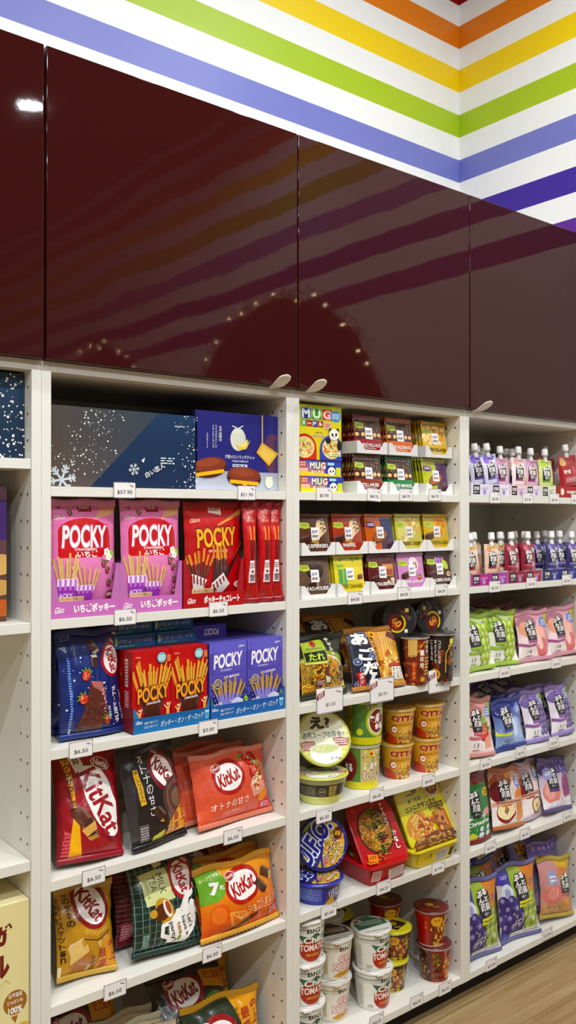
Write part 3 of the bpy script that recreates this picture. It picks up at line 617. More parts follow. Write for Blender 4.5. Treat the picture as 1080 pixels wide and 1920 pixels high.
def a_mug(a):
    a.g(0, 0, 1, 1, 'e8c81e', 'd3d32e'); a.r(0, .72, 1, 1, 'c7cf38'); a.t('しあうちヌードル ミニカップ', .46, .965, .6, .03, '4a4416')
    for i, (c, q, f) in enumerate((('3a3fa0', 'M', 'dfe6f6'), ('3e8a40', 'U', 'd9eec0'), ('b8422e', 'G', 'f7c9c2'))): a.r(.04+.25*i, .74, .27+.25*i, .94, c); a.t(q, .155+.25*i, .84, .19, .17, f, b=.05)
    for i, (c, q) in enumerate((('4a9a44', 'ヌ'), ('b8422e', 'ー'), ('3a3fa0', 'ド'), ('a83a2a', 'ル'))): a.r(.04+.13*i, .6, .165+.13*i, .72, c); a.t(q, .1+.13*i, .66, .09, .018 if q == 'ー' else .08, W, b=.05)
    a.e(.86, .82, .13, .1, '5a8fd0'); a.lines(.78, .77, .94, .88, 4, 'dbe8c0'); a.r(.58, .58, .74, .7, 'efbcb0'); a.lines(.6, .6, .72, .68, 3, '9a4a3a'); a.t('4食入', .46, .5, .16, .04, '5a3a10', b=.03); a.r(.3, .42, .62, .46, 'f2d7b0'); a.lines(.32, .425, .6, .455, 1, '5a3a10')
    for x, c in ((.12, 'c23a22'), (.75, '3d4aa8')): a.e(x, .2, .28, .26, c); a.r(x-.28, .0, x+.28, .18, c); a.e(x, .22, .23, .19, 'e8d08a'); noodles(a, x, .24, .2, .15, ['f0dca0', 'd9b25a', 'b8d070'], 40, 5, .018); bits(a, x, .22, .2, .14, ['e8806a', '8fbf3a', 'f3e6c4', 'c9562f'], 26, 7, .03)
    panda(a, .8, .48, .12); a.e(.66, .36, .06, .05, K); a.e(.93, .28, .06, .09, K); a.r(.72, .08, .96, .14, 'dfe6b0'); a.lines(.74, .09, .94, .13, 1, '5a7a2a')
def a_mugs(a):
    a.g(0, 0, 1, 1, 'd98a3a', '4a56b0'); a.r(.6, 0, 1, 1, '3d4aa8'); a.r(0, 0, .2, .5, 'e8b8a0'); a.r(.0, .55, .16, .95, 'c85a4a'); a.lines(.02, .6, .14, .9, 2, 'f3d8c8'); a.p([(0, 0), (1, 0), (1, .12), (0, .3)], 'f0d040')
    for i, (c, q) in enumerate((('3a3fa0', 'M'), ('3e8a40', 'U'), ('b8422e', 'G'))): a.t(q, .3+.13*i, .68, .11, .42, 'f1ead2', b=.04, o=c, ow=.06)
    a.t('ヌードル', .42, .28, .3, .22, 'f8efd8', b=.05); panda(a, .76, .35, .09); a.r(.66, .72, .82, .9, '8ac4d8'); a.lines(.67, .75, .81, .87, 1, W); a.r(.86, .1, .98, .6, 'c9d23a')
def a_ritter(base, band, name, motif='nuts', top='NUSSKLASSE', ink=W, chip='b9c84a', split=None, c2=None):
    def f(a):
        a.r(0, 0, 1, 1, base)
        if split: a.r(.55, 0, 1, 1, split)
        if motif == 'nuts':
            a.r(.03, .36, .97, 1, c2 or '33201a'); bits(a, .5, .68, .44, .3, ['4d3020', '63402a', '2a1812', '7a5236'], 46, 6, .07)
            for x in (.1, .3, .72, .88): a.e(x, .48, .07, .055, 'd9a86a', n=12); a.e(x, .5, .05, .035, 'eecb94', n=10)
            a.g(0, 0, 1, .36, band, band)
        elif motif == 'white':
            a.r(.03, .32, .97, 1, 'e0b84e'); bits(a, .5, .64, .44, .3, ['f0d58a', 'd9a042', 'c88a34', 'f6e4b0'], 60, 6, .085); a.r(0, 0, 1, .32, band)
        elif motif == 'cocoa':
            a.e(.5, .4, .3, .16, '6a3a1e', 18); a.e(.5, .42, .26, .11, 'b0682e', 18); a.L([(.24, .34), (.5, .46), (.76, .5)], .014, '54290f'); a.e(.78, .2, .19, .14, '4a2f3c', 10); a.e(.84, .26, .1, .07, '6a4a58', 10)
        elif motif == 'wafer':
            a.p([(.38, .3), (.62, .86), (.86, .9), (.92, .6), (.6, .36)], 'e8cfa0'); a.p([(.38, .3), (.6, .36), (.62, .18)], 'b58a4a'); bits(a, .82, .74, .1, .16, ['4a2418', 'e8cfa0', '6a3a24'], 26, 3, .04); chunk(a, .2, .34, .17, 12, '3c1c12', '5a2f1c')
        elif motif == 'cookie': a.e(.52, .64, .28, .2, '241a18'); a.e(.5, .67, .24, .15, '3a2a26'); chunk(a, .45, .28, .16, 8, '3a241c', 'b89a80'); a.e(.55, .44, .1, .06, 'efe8dc')
        elif motif == 'cactus':
            a.r(.12, .22, .26, .62, '5f9a5a'); a.r(.28, .2, .4, .56, '6aa862'); a.e(.19, .62, .07, .1, '5f9a5a'); a.e(.34, .56, .06, .1, '6aa862'); bits(a, .5, .95, .5, .05, ['6aa03a', '8fb83c', '4a8030'], 26, 4, .07); chunk(a, .86, .42, .11, 4, '6a3c1c', 'b07a3a')
        elif motif == 'rum': a.p([(.55, .4), (.9, .4), (.94, .74), (.52, .74)], 'c98a4a'); a.p([(.58, .42), (.87, .42), (.89, .6), (.57, .6)], '9a4a1e'); chunk(a, .25, .3, .17, 12, '3c1c12', '5a2f1c'); a.e(.86, .3, .08, .06, 'e8cfa0'); a.e(.7, .24, .05, .04, 'e8cfa0')
        elif motif == 'yog': a.e(.6, .7, .18, .2, 'f3e0ea'); a.e(.66, .66, .08, .1, 'a98a70', 20); berry(a, .78, .3, .1, 0, 'b3404a'); chunk(a, .25, .36, .15, 12, '3c1c12', '8a5a44')
        elif motif == 'grape': chunk(a, .25, .34, .17, 12, '3c1c12', '5a2f1c'); grapes(a, .55, .62, .07, 3, 'b07ac0', 1.3, 3); a.e(.74, .64, .1, .16, 'b5c83a', 40); a.e(.86, .36, .09, .07, 'ead0a4'); a.e(.86, .36, .05, .04, 'b07a44')
        elif motif == 'crisp': a.p([(.1, .9), (.5, .95), (.3, .3), (.05, .35)], 'd9d27a'); bits(a, .62, .66, .3, .24, ['d9b25a', 'efdc9a', 'c89a42'], 26, 8, .09); bits(a, .4, .34, .3, .08, ['c8b070', 'efe0b0'], 10, 5, .08)
        elif motif == 'flakes': bits(a, .7, .66, .24, .24, ['e39a2a', 'f0b848', 'd98a1c'], 12, 8, .12); chunk(a, .2, .36, .17, 10, '4a2a16', '6a3c20')
        if top:
            for i, q in enumerate(top): a.t(q, .1+.8*i/(len(top)-1), .93, .05, .05, ink if not (split is None and motif == 'white') else '6a4a12', b=.02)
        a.p([(.03, .68), (.06, .82), (.34, .8), (.36, .67), (.2, .64)], chip); a.lines(.09, .7, .31, .78, 2, W if chip[0] in '4567' else '6a7a2a')
        a.p([(.37, .36), (.63, .35), (.64, .67), (.38, .68)], 'f8f2ec'); a.t('Ritter', .505, .575, .19, .09, '35307a', 12, b=.02, sh=.25); a.t('SPORT', .505, .44, .2, .07, '201a1c', b=.05)
        if name: a.t(name, .5 if len(name) > 4 else .2, .19 if motif != 'cocoa' else .2, min(.86, .075*len(name)), .1 if motif != 'cocoa' else .13, ink if motif != 'white' else '3a2a08', b=.03)
        if motif in ('nuts', 'white'): a.lines(.25, .09, .75, .12, 1, ink)
    return f
def a_chal(a):
    a.r(0, 0, 1, 1, '26291c'); a.e(.46, .34, .66, .4, '96a828'); a.e(.4, .3, .62, .38, 'e9e0c0'); a.e(.4, .3, .58, .35, 'c99a2c'); noodles(a, .4, .34, .54, .32, ['e3b63c', 'd6a02a', 'b98322', 'f0cf66'], 130, 4, .016); bits(a, .5, .36, .42, .2, ['6f9a2a', '7a3a14', 'd06a2a', '4a2a10'], 60, 3, .035)
    a.p([(.05, .56), (.02, .9), (.5, .92), (.52, .56)], 'a9b93a'); a.p([(.07, .58), (.05, .73), (.48, .75), (.5, .58)], '1a1d14'); a.t('たれ', .28, .655, .32, .12, 'c8dc4a', b=.03); a.t('焼肉野菜炒め', .27, .785, .34, .035, '4a4a14'); a.e(.27, .86, .06, .05, 'b3322a'); a.r(.05, .535, .5, .56, 'd9d48a')
    a.p([(.42, .48), (.47, .48), (.49, .4), (.56, .32), (.6, .2), (.48, .2), (.42, .34)], '5a1f14'); a.p([(.43, .34), (.56, .3), (.57, .22), (.47, .22)], 'e3d7b0'); a.vt('チャルメラ', .64, .76, .1, .4, 'f3ead2', 6, b=.03); a.vt('青森', .84, .34, .18, .3, '2a1a10', 8, b=.05, o='f0e0b0', ow=.06); a.vt('にんにく醤油', .13, .4, .08, .3, '3a2208', 0, b=.02, o='f0cf66'); a.vt('まぜそば', .04, .38, .08, .26, '3a2208', 0, b=.02, o='f0cf66')
    a.p([(.22, .26), (.42, .3), (.4, .2), (.24, .16)], '6a2438'); a.lines(.25, .19, .4, .27, 3, 'f3dcd0')
def a_ago(a):
    a.r(0, 0, 1, 1, 'cf8a3a'); a.g(.4, 0, 1, 1, 'c4862e', 'dfa458'); a.e(.78, .32, .34, .42, 'd8a24a')
    for i in range(14): a.L([(.58+.022*i+.02*math.sin(i), .2), (.6+.02*i, .6), (.62+.016*i, .92)], .013, ('f0d08a', 'e3b45a', 'd09a40')[i % 3], i % 3 == 0)
    bits(a, .75, .3, .26, .24, ['e9bf5a', 'd0802c', 'f3d98a', 'b8621e', '9ab03a'], 80, 5, .05); a.p([(.72, .84), (1, .72), (1, .82), (.8, .92)], '6a2a2a')
    a.p([(0, 0), (.54, 0), (.4, .5), (.36, 1), (0, 1)], '1b1d2c')
    for x, y in ((.1, .1), (.22, .05), (.34, .1), (.1, .46), (.3, .88), (.36, .52), (.18, .32)):
        for r in (.07, .05, .03): a.e(x, y, r, r*.8, '8a93b4' if r != .05 else '1b1d2c', 0, 12, r == .07)
    for i, (q, x, y) in enumerate((('あ', .21, .82), ('ご', .27, .57), ('だ', .31, .33), ('し', .44, .14))): a.t(q, x, y, .28, .22, W, -8, b=.055)
    a.p([(.05, .28), (.15, .3), (.26, .06), (.14, .02)], 'b3281e'); a.vt('焼あごだし', .155, .17, .07, .22, W, 14); a.vt('炭火焼仕立て', .45, .6, .06, .5, '33230f', 6); a.r(.72, .12, .98, .32, 'f6ecdf'); a.vt('香ばしい', .93, .22, .05, .17, K); a.vt('炭火で味', .85, .22, .05, .17, K); a.vt('あごだし', .77, .22, .05, .17, K); a.r(.66, .33, .98, .38, 'b8483a'); a.e(.46, .88, .05, .05, 'e8d23a'); a.e(.46, .88, .03, .03, 'c23a22')
def a_cupbrown(a):
    a.r(0, 0, 1, 1, '6a2a1a'); a.r(0, 0, .2, 1, '2b1a14'); bits(a, .55, .5, .4, .6, ['8a3c22', '5a2012', 'a05a2e', 'c07a3a'], 80, 3, .05)
    for i in range(12): a.L([(.3+.018*i, .6+.02*(i % 3)), (.3+.018*i, .98)], .014, ('f0d08a', 'd9b25a', 'e8c272')[i % 3], i % 3 == 0)
    a.r(.37, .1, .48, .5, 'b8421e'); a.vt('ラーメン', .425, .3, .06, .34, 'f3cf6a'); a.L([(.52, .7), (.66, .9), (.9, .92)], .03, 'c99a2c'); a.vt('豆板醤', .78, .8, .09, .26, 'f6e6d0', 0, b=.03, o='7a1a12'); a.vt('一味噌', .62, .55, .1, .4, 'f6e6d0', 0, b=.03, o='a02418', ow=.07); a.t('09', .64, .12, .12, .1, 'f6b83a', b=.05, o='5a1a0c'); a.lines(.7, .2, .9, .6, 6, 'e8b84a')
def a_cupblack(a):
    a.r(0, 0, 1, 1, '241b1a'); bits(a, .55, .25, .35, .4, ['5a2416', '8a3a1e', '3a2016'], 60, 5, .05); a.vt('キムチ', .75, .55, .15, .55, '4a1210', 4, b=.05, o='f0c060', ow=.06); a.vt('コクと旨味', .46, .62, .05, .5, 'e9e2d8'); a.vt('辛さがクセ', .38, .64, .05, .5, 'e9e2d8'); a.vt('になる味', .3, .66, .05, .46, 'e9e2d8'); a.L([(.6, .2), (.6, .6), (.8, .92)], .025, 'cfa83a'); a.e(.36, .16, .12, .12, 'd8982a'); a.t('60', .36, .16, .14, .09, '7a1a10', b=.04); a.r(.68, .8, .78, .9, 'e0d23a'); a.r(0, .93, 1, 1, '17120f')
def a_lid60(rot):
    def f(a):
        def m(x, y): r = math.radians(rot); return (.5+(x-.5)*math.cos(r)-(y-.5)*math.sin(r), .5+(x-.5)*math.sin(r)+(y-.5)*math.cos(r))
        a.e(.5, .5, .5, .5, '262223', n=40); a.e(*m(.34, .44), .25, .27, '6a1a14', rot, 28); a.e(.5, .5, .06, .06, '262223')
        for i in range(14): t = math.radians(rot-150+i*13); c = m(.36, .44); a.L([(c[0]+.26*math.cos(t), c[1]+.26*math.sin(t)), (c[0]+.26*math.cos(t+.25), c[1]+.26*math.sin(t+.25))], .05, 'd9c62a', i == 0)
        x, y = m(.36, .46); a.t('60', x, y, .3, .2, 'e8a83a', rot-60, b=.03, o='7a140f', ow=.05); x, y = m(.28, .34); a.t('秒戻し', x, y, .24, .1, 'd8602a', rot-60, b=.04); x, y = m(.68, .6); a.t('一味豆板醤', x, y, .5, .11, '8a5a52', rot-60, b=.03); x, y = m(.8, .66); a.r(x-.06, y-.06, x+.06, y+.06, 'd9c62a'); a.e(x, y, .03, .03, W); x, y = m(.54, .12); a.r(x-.05, y-.05, x+.05, y+.05, 'e9e6e2'); x, y = m(.62, .78); a.t('辛味噌', x, y, .3, .1, '7a3a28', rot-60, b=.04)
        disc_clip(a, .98)
    return f
def a_ebowl(a):
    a.e(.5, .5, .5, .5, 'cfcf5a', n=40); a.e(.5, .56, .44, .42, 'e6e6b0'); a.e(.5, .62, .36, .34, 'f3f1dc')
    for i in range(26): t = i*.2417; a.p([(.5, .6), (.5+.5*math.cos(t), .6+.5*math.sin(t)), (.5+.5*math.cos(t+.07), .6+.5*math.sin(t+.07))], 'eceabf', i == 0)
    a.t('え?', .46, .78, .4, .24, '2c2a20', b=.06); a.t('透明スープの豚骨!?', .5, .55, .82, .12, '35342a', b=.04, o='f3f1dc', ow=.05); a.p([(.04, .42), (.14, .46), (.32, .44), (.34, .3), (.24, .26), (.08, .28)], 'b86a5a'); a.p([(.66, .48), (.8, .5), (.98, .46), (.96, .34), (.74, .32)], 'a85a4c'); a.lines(.08, .3, .3, .42, 3, 'f3ded4'); a.lines(.7, .35, .94, .47, 3, 'f3ded4')
    a.e(.5, .22, .3, .2, 'f6f3ea'); a.e(.5, .3, .3, .09, 'e0dcc8'); a.e(.5, .3, .26, .07, 'c9d08a'); noodles(a, .5, .31, .2, .05, ['efe6b0', 'd8d08a'], 24, 3, .012); a.t('はくれん', .68, .12, .2, .06, '4a4a3a'); disc_clip(a, .97)
def a_ebowlside(a): a.r(0, 0, 1, 1, '2f2b22'); a.r(0, 0, 1, .3, 'cfd07a'); a.g(0, .78, 1, 1, '8f8f62', 'b0b080'); a.e(.46, .5, .06, .06, '9a957a'); a.e(.46, .5, .05, .05, '2f2b22'); a.t('JAS', .46, .5, .07, .1, 'c9c4a6'); a.r(.56, .3, .7, .75, '6a5a24'); a.lines(.57, .33, .69, .72, 5, 'd0bc6a'); a.lines(.1, .35, .36, .7, 6, '8f8a70')
def a_greencup(v):
    def f(a):
        a.r(0, 0, 1, 1, '56803a'); a.r(0, 0, 1, .17, 'd3c81e'); a.g(0, .17, .18, 1, 'a89a2a', 'a8a23a')
        if v == 0:
            a.e(.66, .56, .23, .29, 'b8c23a'); a.e(.66, .55, .19, .24, 'e6ddc0'); a.e(.66, .55, .165, .21, '7a2a20'); a.t('ぞん', .6, .6, .2, .2, W, 10, b=.08); a.t('かな', .72, .68, .16, .15, W, 10, b=.08); a.t('まる', .7, .42, .18, .16, W, 10, b=.08); a.t('うまい大豚', .62, .9, .36, .1, 'f3ead0', 4, b=.04, o='4a2410', ow=.06); a.e(.32, .3, .06, .06, 'd8d23a'); a.lines(.06, .3, .2, .86, 10, '5a5a1a')
        else:
            a.r(.42, .17, 1, 1, 'c8b67a'); bits(a, .72, .66, .26, .3, ['e0d2a0', '8a9a4a', 'b08a4a', 'f0e6c0'], 60, 4, .03); noodles(a, .75, .7, .24, .2, ['e3d08a', 'd0b66a'], 30, 3, .012); a.t('濃厚', .66, .54, .2, .16, 'f6efd8', b=.05, o='2a2410', ow=.06); a.t('もやし味', .68, .33, .46, .2, 'f6e8d8', b=.06, o='8a2420', ow=.07); a.r(.56, .76, .66, .9, 'd8d23a'); a.e(.61, .83, .03, .03, 'c23a22'); a.e(.14, .55, .22, .3, '7a2a20'); a.t('かる', .2, .5, .16, .2, W, b=.08)
    return f
def a_qtta(a):
    a.g(0, 0, 1, 1, 'c98a1e', 'd6a63a'); a.r(0, .9, 1, 1, 'd2b04a'); a.t('QTTA', .56, .74, .62, .2, '9a1a14', b=.07, o='f6e0b8', ow=.04); a.t('食欲王のキーフカレー', .55, .57, .6, .08, '5a1a0c', 3, b=.02); noodles(a, .6, .34, .2, .13, ['f0c860', 'e0a83a', 'f6dc8c'], 30, 3, .012)
    for i in range(8): a.L([(.5+.02*i, .3), (.5+.02*i, .5)], .012, 'f3d070', i == 0)
    a.e(.31, .42, .09, .09, 'b3281e'); a.e(.32, .42, .07, .07, 'f3e6d8'); a.t('増量', .32, .42, .09, .08, 'b3281e', b=.03); a.p([(0, .28), (.2, .3), (.36, .18), (.38, 0), (0, 0)], 'b8421e'); bits(a, .62, .16, .26, .16, ['b8621e', '8a3c14', 'e8b84a', '7a9a2a'], 50, 5, .03); a.t('濃厚キグア', .6, .18, .4, .09, '6a2a0c', b=.03, o='f0d28a'); a.t('監修', .6, .07, .2, .07, 'f6e0a0', b=.03); a.lines(.5, .93, .8, .97, 1, '6a4a12')
def a_ufo(a):
    a.e(.5, .5, .5, .5, '2a2a8c', n=44); a.e(.5, .5, .46, .46, 'd9b23a', n=44); noodles(a, .5, .5, .44, .44, ['e3c060', 'cf9a34', 'efd88a', 'b8a83a'], 130, 4, .015); bits(a, .62, .4, .34, .36, ['d9803a', '9ab03a', 'e8c890', 'c05a2a'], 50, 6, .025); a.p([(0, .5), (.1, .85), (.4, .95), (.62, .85), (.46, .3), (.3, .02), (.1, .2)], '35357a'); bits(a, .2, .84, .2, .1, ['8fae3a', '6a8a2a'], 20, 2, .05); bits(a, .16, .2, .13, .1, ['8fae3a', 'd9d06a'], 16, 2, .05)
    a.t('U.F.O.', .3, .56, .95, .4, '262690', 52, b=.04, sh=.1, o='e4e6ea', ow=.06); a.L([(.52, .92), (.5, .6), (.42, .3), (.44, .02)], .04, '2a2a8c'); a.t('シーフード', .64, .38, .46, .13, '33201a', 52, b=.05, o='f8e8d8', ow=.07); a.t('BBQ風焼そば', .76, .28, .42, .075, 'f8efe4', 54, b=.05, o='7a2418', ow=.06); a.e(.82, .66, .09, .12, '6a1f18', -20); a.t('旨味', .82, .66, .12, .1, 'e8c83a', -20, b=.03); a.t('濃厚', .52, .16, .14, .1, 'c2342a', 40, b=.04, o='f8e8d8'); disc_clip(a, .985)
def a_ufoside(a): a.r(0, 0, 1, 1, '23308a'); a.r(.06, .15, .52, .85, '2e3f9a'); a.lines(.08, .2, .5, .8, 7, '8a97d0'); a.p([(.56, 0), (.62, 1), (1, 1), (1, 0)], '4a3a5a'); a.t('U.F.O.', .74, .5, .2, .5, 'c9cfe0', 20, b=.05, o='23308a'); a.p([(.56, 0), (.7, .4), (.8, 0)], 'c9a03a')
def a_redtub(a):
    a.r(0, 0, 1, 1, 'b0141c'); a.e(.48, .54, .4, .44, '4a1412', n=36); a.e(.48, .54, .36, .4, '9a6a2a', n=36); noodles(a, .46, .52, .33, .36, ['c99a44', 'b07a2c', 'e0b860', '8a5a20'], 100, 4, .014); bits(a, .42, .52, .3, .34, ['b8421e', '7a3a14', 'd8903a', '6a7a2a'], 60, 7, .03); a.e(.2, .6, .08, .08, 'e0b060'); a.e(.2, .6, .055, .055, 'b8862e')
    a.vt('宮崎辛麺', .56, .52, .26, .84, '2a120c', 0, b=.06, o='d8d23a', ow=.07); a.vt('チャルメラ', .78, .78, .09, .42, 'f3dcc8', 0, b=.02, o='8a1014'); a.vt('汁なし', .86, .32, .1, .34, 'f8f2ea', -4, b=.04, o='2a120c'); a.p([(.08, .06), (.3, .04), (.32, .14), (.1, .18)], 'e08a1e'); a.vt('しょうゆ味', .4, .26, .08, .34, '5a1410', 0, b=.02, o='e8c83a', ow=.08); a.lines(.12, .08, .28, .14, 2, '7a1a0c'); a.t('辛い', .12, .93, .12, .06, 'e88a8a')
def a_redside(a): a.r(0, 0, 1, 1, 'b4141c'); a.p([(.02, .2), (.3, .1), (.3, .8), (.02, .85)], 'd9b8b4'); a.lines(.05, .25, .27, .75, 5, '7a3a38'); a.p([(.56, .0), (.98, .1), (.96, .8), (.5, .7)], 'dcd0cc'); a.lines(.58, .1, .94, .7, 7, '8a8280'); a.t('汁な', .46, .25, .12, .3, '2a0c0c', b=.04)
def a_yeltub(a):
    a.r(0, 0, 1, 1, 'd3c81e'); a.g(0, .5, 1, 1, 'd3c81e', 'c9c43a'); a.t('一平', .34, .88, .26, .12, '2a2410', 4, b=.12); a.t('ガッツリ', .26, .97, .2, .05, '2a2410'); a.t('まぜそば', .36, .78, .3, .07, '2a2410', 4, b=.04); a.t('ニンニクザンマイ', .46, .66, .74, .1, '2a2410', 4, b=.06); a.t('豚旨ニンニク味', .46, .57, .4, .05, '7a3a0c', 4, b=.03)
    a.e(.82, .88, .16, .13, 'd8cdb8'); a.e(.82, .9, .13, .1, '8a5a3a'); bits(a, .82, .9, .11, .09, ['b08a5a', '6a3a1e', 'd0a86a'], 26, 4, .03); a.r(.62, .52, .96, .64, '4a3a12'); a.t('にんにく55g', .79, .6, .28, .05, 'e8e04a', b=.03); a.t('背脂チャッチャ', .79, .545, .3, .04, 'e8e04a', b=.02)
    a.e(.3, .3, .3, .22, 'c98a2c'); noodles(a, .32, .3, .28, .2, ['e3b45a', 'c98a34', 'f0d08a'], 80, 4, .014); bits(a, .5, .26, .24, .2, ['b8461e', 'd9702a', '7a4a1e', 'e8c87a'], 50, 7, .035); a.p([(0, .0), (1, 0), (1, .12), (.6, .16), (.1, .1)], '6a3a14'); bits(a, .5, .06, .48, .05, ['a8743a', '4a2a10', 'c9a05a'], 46, 9, .03)
    a.p([(.66, .5), (.94, .5), (.98, .14), (.7, .18), (.62, .34)], 'a8642e'); a.p([(.7, .48), (.9, .47), (.93, .2), (.74, .22)], 'c98a4e'); bits(a, .8, .34, .12, .16, ['7a3f1a', '5a2c12', 'd8a468'], 14, 3, .04)
def a_yelside(a): a.r(0, 0, 1, 1, 'd8c01e'); a.t('一平', .3, .5, .2, .4, '6a5a14', 4, b=.06); a.p([(.48, .1), (.84, .05), (.86, .75), (.54, .8)], 'cfcac4'); a.lines(.52, .15, .82, .7, 7, '7a7674'); a.p([(.88, .2), (.98, .1), (1, .8), (.9, .7)], '3a3414')
def a_cupnoodle(a):
    a.r(0, 0, 1, 1, 'e6e0d2'); a.up()
    for i in range(44): x = .02+i*.0225; a.r(x, .8, x+.012, .865, '9a8a3a', False); a.r(x, .745, x+.009, .765, '9a8a3a', False); a.r(x, .03, x+.009, .05, '9a8a3a', False)
    a.r(.5, .73, .76, .87, 'e6e0d2'); a.t('BIG', .62, .8, .24, .11, '1c1814', b=.03); a.t('CUP', .65, .56, .32, .17, 'f3e4dc', b=.025, o='b8281e', ow=.055); a.t('NOODLE', .64, .34, .5, .19, 'f3e4dc', b=.025, o='b8281e', ow=.055); a.p([(.38, .1), (.5, .2), (.82, .22), (.78, .12), (.5, .06)], 'c9952a'); a.t('カップヌードル', .62, .155, .26, .05, '7a3a14', 3, b=.02); a.p([(.17, .14), (.29, .14), (.29, .66), (.17, .66)], 'dcd2b4'); a.lines(.175, .16, .285, .62, 14, 'a8a070'); a.e(.24, .74, .04, .03, '6a9a5a')
    a.e(.44, .95, .05, .045, 'b08a7a'); a.e(.44, .95, .035, .03, 'e6e0d2'); a.e(.44, .95, .022, .015, '8a4a3a')
def a_chili(a):
    a.r(0, 0, 1, 1, 'e4e3da'); a.up()
    for i in range(44): x = .02+i*.0225; a.r(x, .8, x+.012, .865, '5a5a52', False); a.r(x, .745, x+.009, .765, '5a5a52', False); a.r(x, .03, x+.009, .05, '5a5a52', False)
    a.r(.5, .73, .76, .87, 'e4e3da'); a.t('BIG', .62, .8, .24, .11, '1c1814', b=.03); a.p([(.34, .72), (.55, .64), (.66, .74), (.78, .64), (.9, .72), (.84, .52), (.44, .52)], '2f5f48'); a.e(.62, .32, .25, .21, 'a8321e'); a.t('Chili', .62, .57, .36, .15, 'f3efe6', b=.035, o='2f5f48', ow=.05); a.t('TOMATO', .62, .38, .5, .17, 'f6ece4', b=.03, o='a8321e', ow=.05); a.t('NOODLE', .62, .2, .26, .07, 'e8a83a', b=.04, o='7a2410'); a.lines(.24, .08, .36, .17, 3, '9a8a86'); a.r(.05, .1, .16, .7, 'd3d2ca'); a.lines(.06, .12, .15, .68, 14, '9a9a94'); a.e(.44, .95, .05, .045, '8a8a82'); a.e(.44, .95, .035, .03, 'e4e3da')
def a_lidcn(c1, c2):
    def f(a):
        a.e(.5, .5, .5, .5, 'e2ddd2', n=36); a.p([(.05, .3), (.95, .42), (.96, .7), (.6, .97), (.2, .9), (.03, .6)], c1); a.lines(.2, .48, .85, .72, 3, c2); a.lines(.15, .12, .85, .2, 1, '9a9488'); a.e(.2, .74, .15, .09, 'd8c8b8', 20); a.e(.2, .74, .1, .05, '7a3a2a', 20); disc_clip(a, .94)
    return f
def a_blackyel(a):
    a.r(0, 0, 1, 1, '26191a'); a.r(.32, .12, .86, .84, '5a3426'); bits(a, .56, .42, .2, .3, ['b07a44', '8a4a2a', 'd0a468', '6a3a20', 'c05a2a'], 60, 4, .04); a.e(.45, .72, .12, .1, 'dba32a'); a.t('本気', .45, .75, .14, .06, '3a1a10', b=.03); a.lines(.38, .66, .52, .7, 1, 'a03020'); a.vt('バリカタ', .77, .62, .1, .56, 'e8d02a', 3, b=.05, o='26191a'); a.vt('豚骨', .62, .14, .1, .22, 'e0b82a', 0, b=.04, o='26191a'); a.t('濃厚', .44, .1, .14, .1, 'd9c23a', b=.03); a.r(0, .0, 1, .035, 'd3c81e'); a.r(.35, .9, .52, .94, '8a6a70')
def a_redcup(v):
    def f(a):
        if v == 0: a.r(0, 0, 1, 1, 'a81c14'); a.r(.34, 0, 1, 1, '7a2a16'); bits(a, .6, .4, .22, .36, ['d09a3a', 'a8521e', 'e8c060', '5a1a10'], 70, 4, .04); a.e(.5, .74, .13, .11, 'dba32a'); a.t('本気', .5, .77, .16, .06, '6a1a10', b=.03); a.vt('えびトマト', .74, .56, .1, .66, 'd9c62a', 2, b=.05, o='3a140c'); a.t('濃厚', .48, .1, .14, .1, 'd9c23a', b=.03); a.vt('辛味', .26, .62, .06, .26, 'e88a2a', 0, b=.03)
        else: a.r(0, 0, 1, 1, '8a2622'); a.r(0, 0, .3, 1, '3a2018'); bits(a, .14, .5, .14, .5, ['a8702a', '6a3a14', 'c99a3a'], 40, 6, .04); a.e(.74, .42, .2, .32, '5a1a16'); a.e(.74, .4, .17, .28, 'b8702a'); bits(a, .74, .4, .15, .26, ['d9a03a', '8a3a14', 'e8c060', 'b84a1e'], 60, 4, .035); a.vt('宮崎辛麺', .44, .48, .18, .8, '241210', 0, b=.06, o='d8c23a', ow=.07); a.vt('チャルメラ', .62, .74, .08, .4, 'f0b0a8', 0, b=.02)
        a.r(0, .0, 1, .03, 'd8c8b8')
    return f
def a_lidplain(c, d, e):
    def f(a): a.e(.5, .5, .5, .5, c, n=36); a.p([(.12, .42), (.5, .86), (.9, .6), (.55, .14)], d); a.e(.46, .56, .13, .11, e); a.lines(.38, .52, .54, .6, 2, d); a.lines(.5, .3, .7, .4, 2, e); disc_clip(a, .95)
    return f
def konlogo(a, x, y, w, h, sub='ゼリー', band='a04a8a'):
    a.p([(x-w*.5, y+h*.1), (x-w*.36, y-h*.5), (x+w*.5, y-h*.5), (x+w*.52, y+h*.38), (x+w*.2, y+h*.5), (x-w*.3, y+h*.45)], '1d1820')
    a.t('ぷる', x-w*.05, y+h*.36, w*.8, h*.2, W, 10, b=.05, o='1d1820', ow=.05); a.t('んと', x, y+h*.13, w*.8, h*.2, W, 6, b=.05, o='1d1820', ow=.05); a.t('蒟蒻', x+w*.08, y-h*.12, w*.72, h*.27, W, b=.04); a.t(sub, x+w*.1, y-h*.35, w*.4, h*.1, W); a.r(x-w*.36, y-h*.62, x+w*.5, y-h*.48, band)
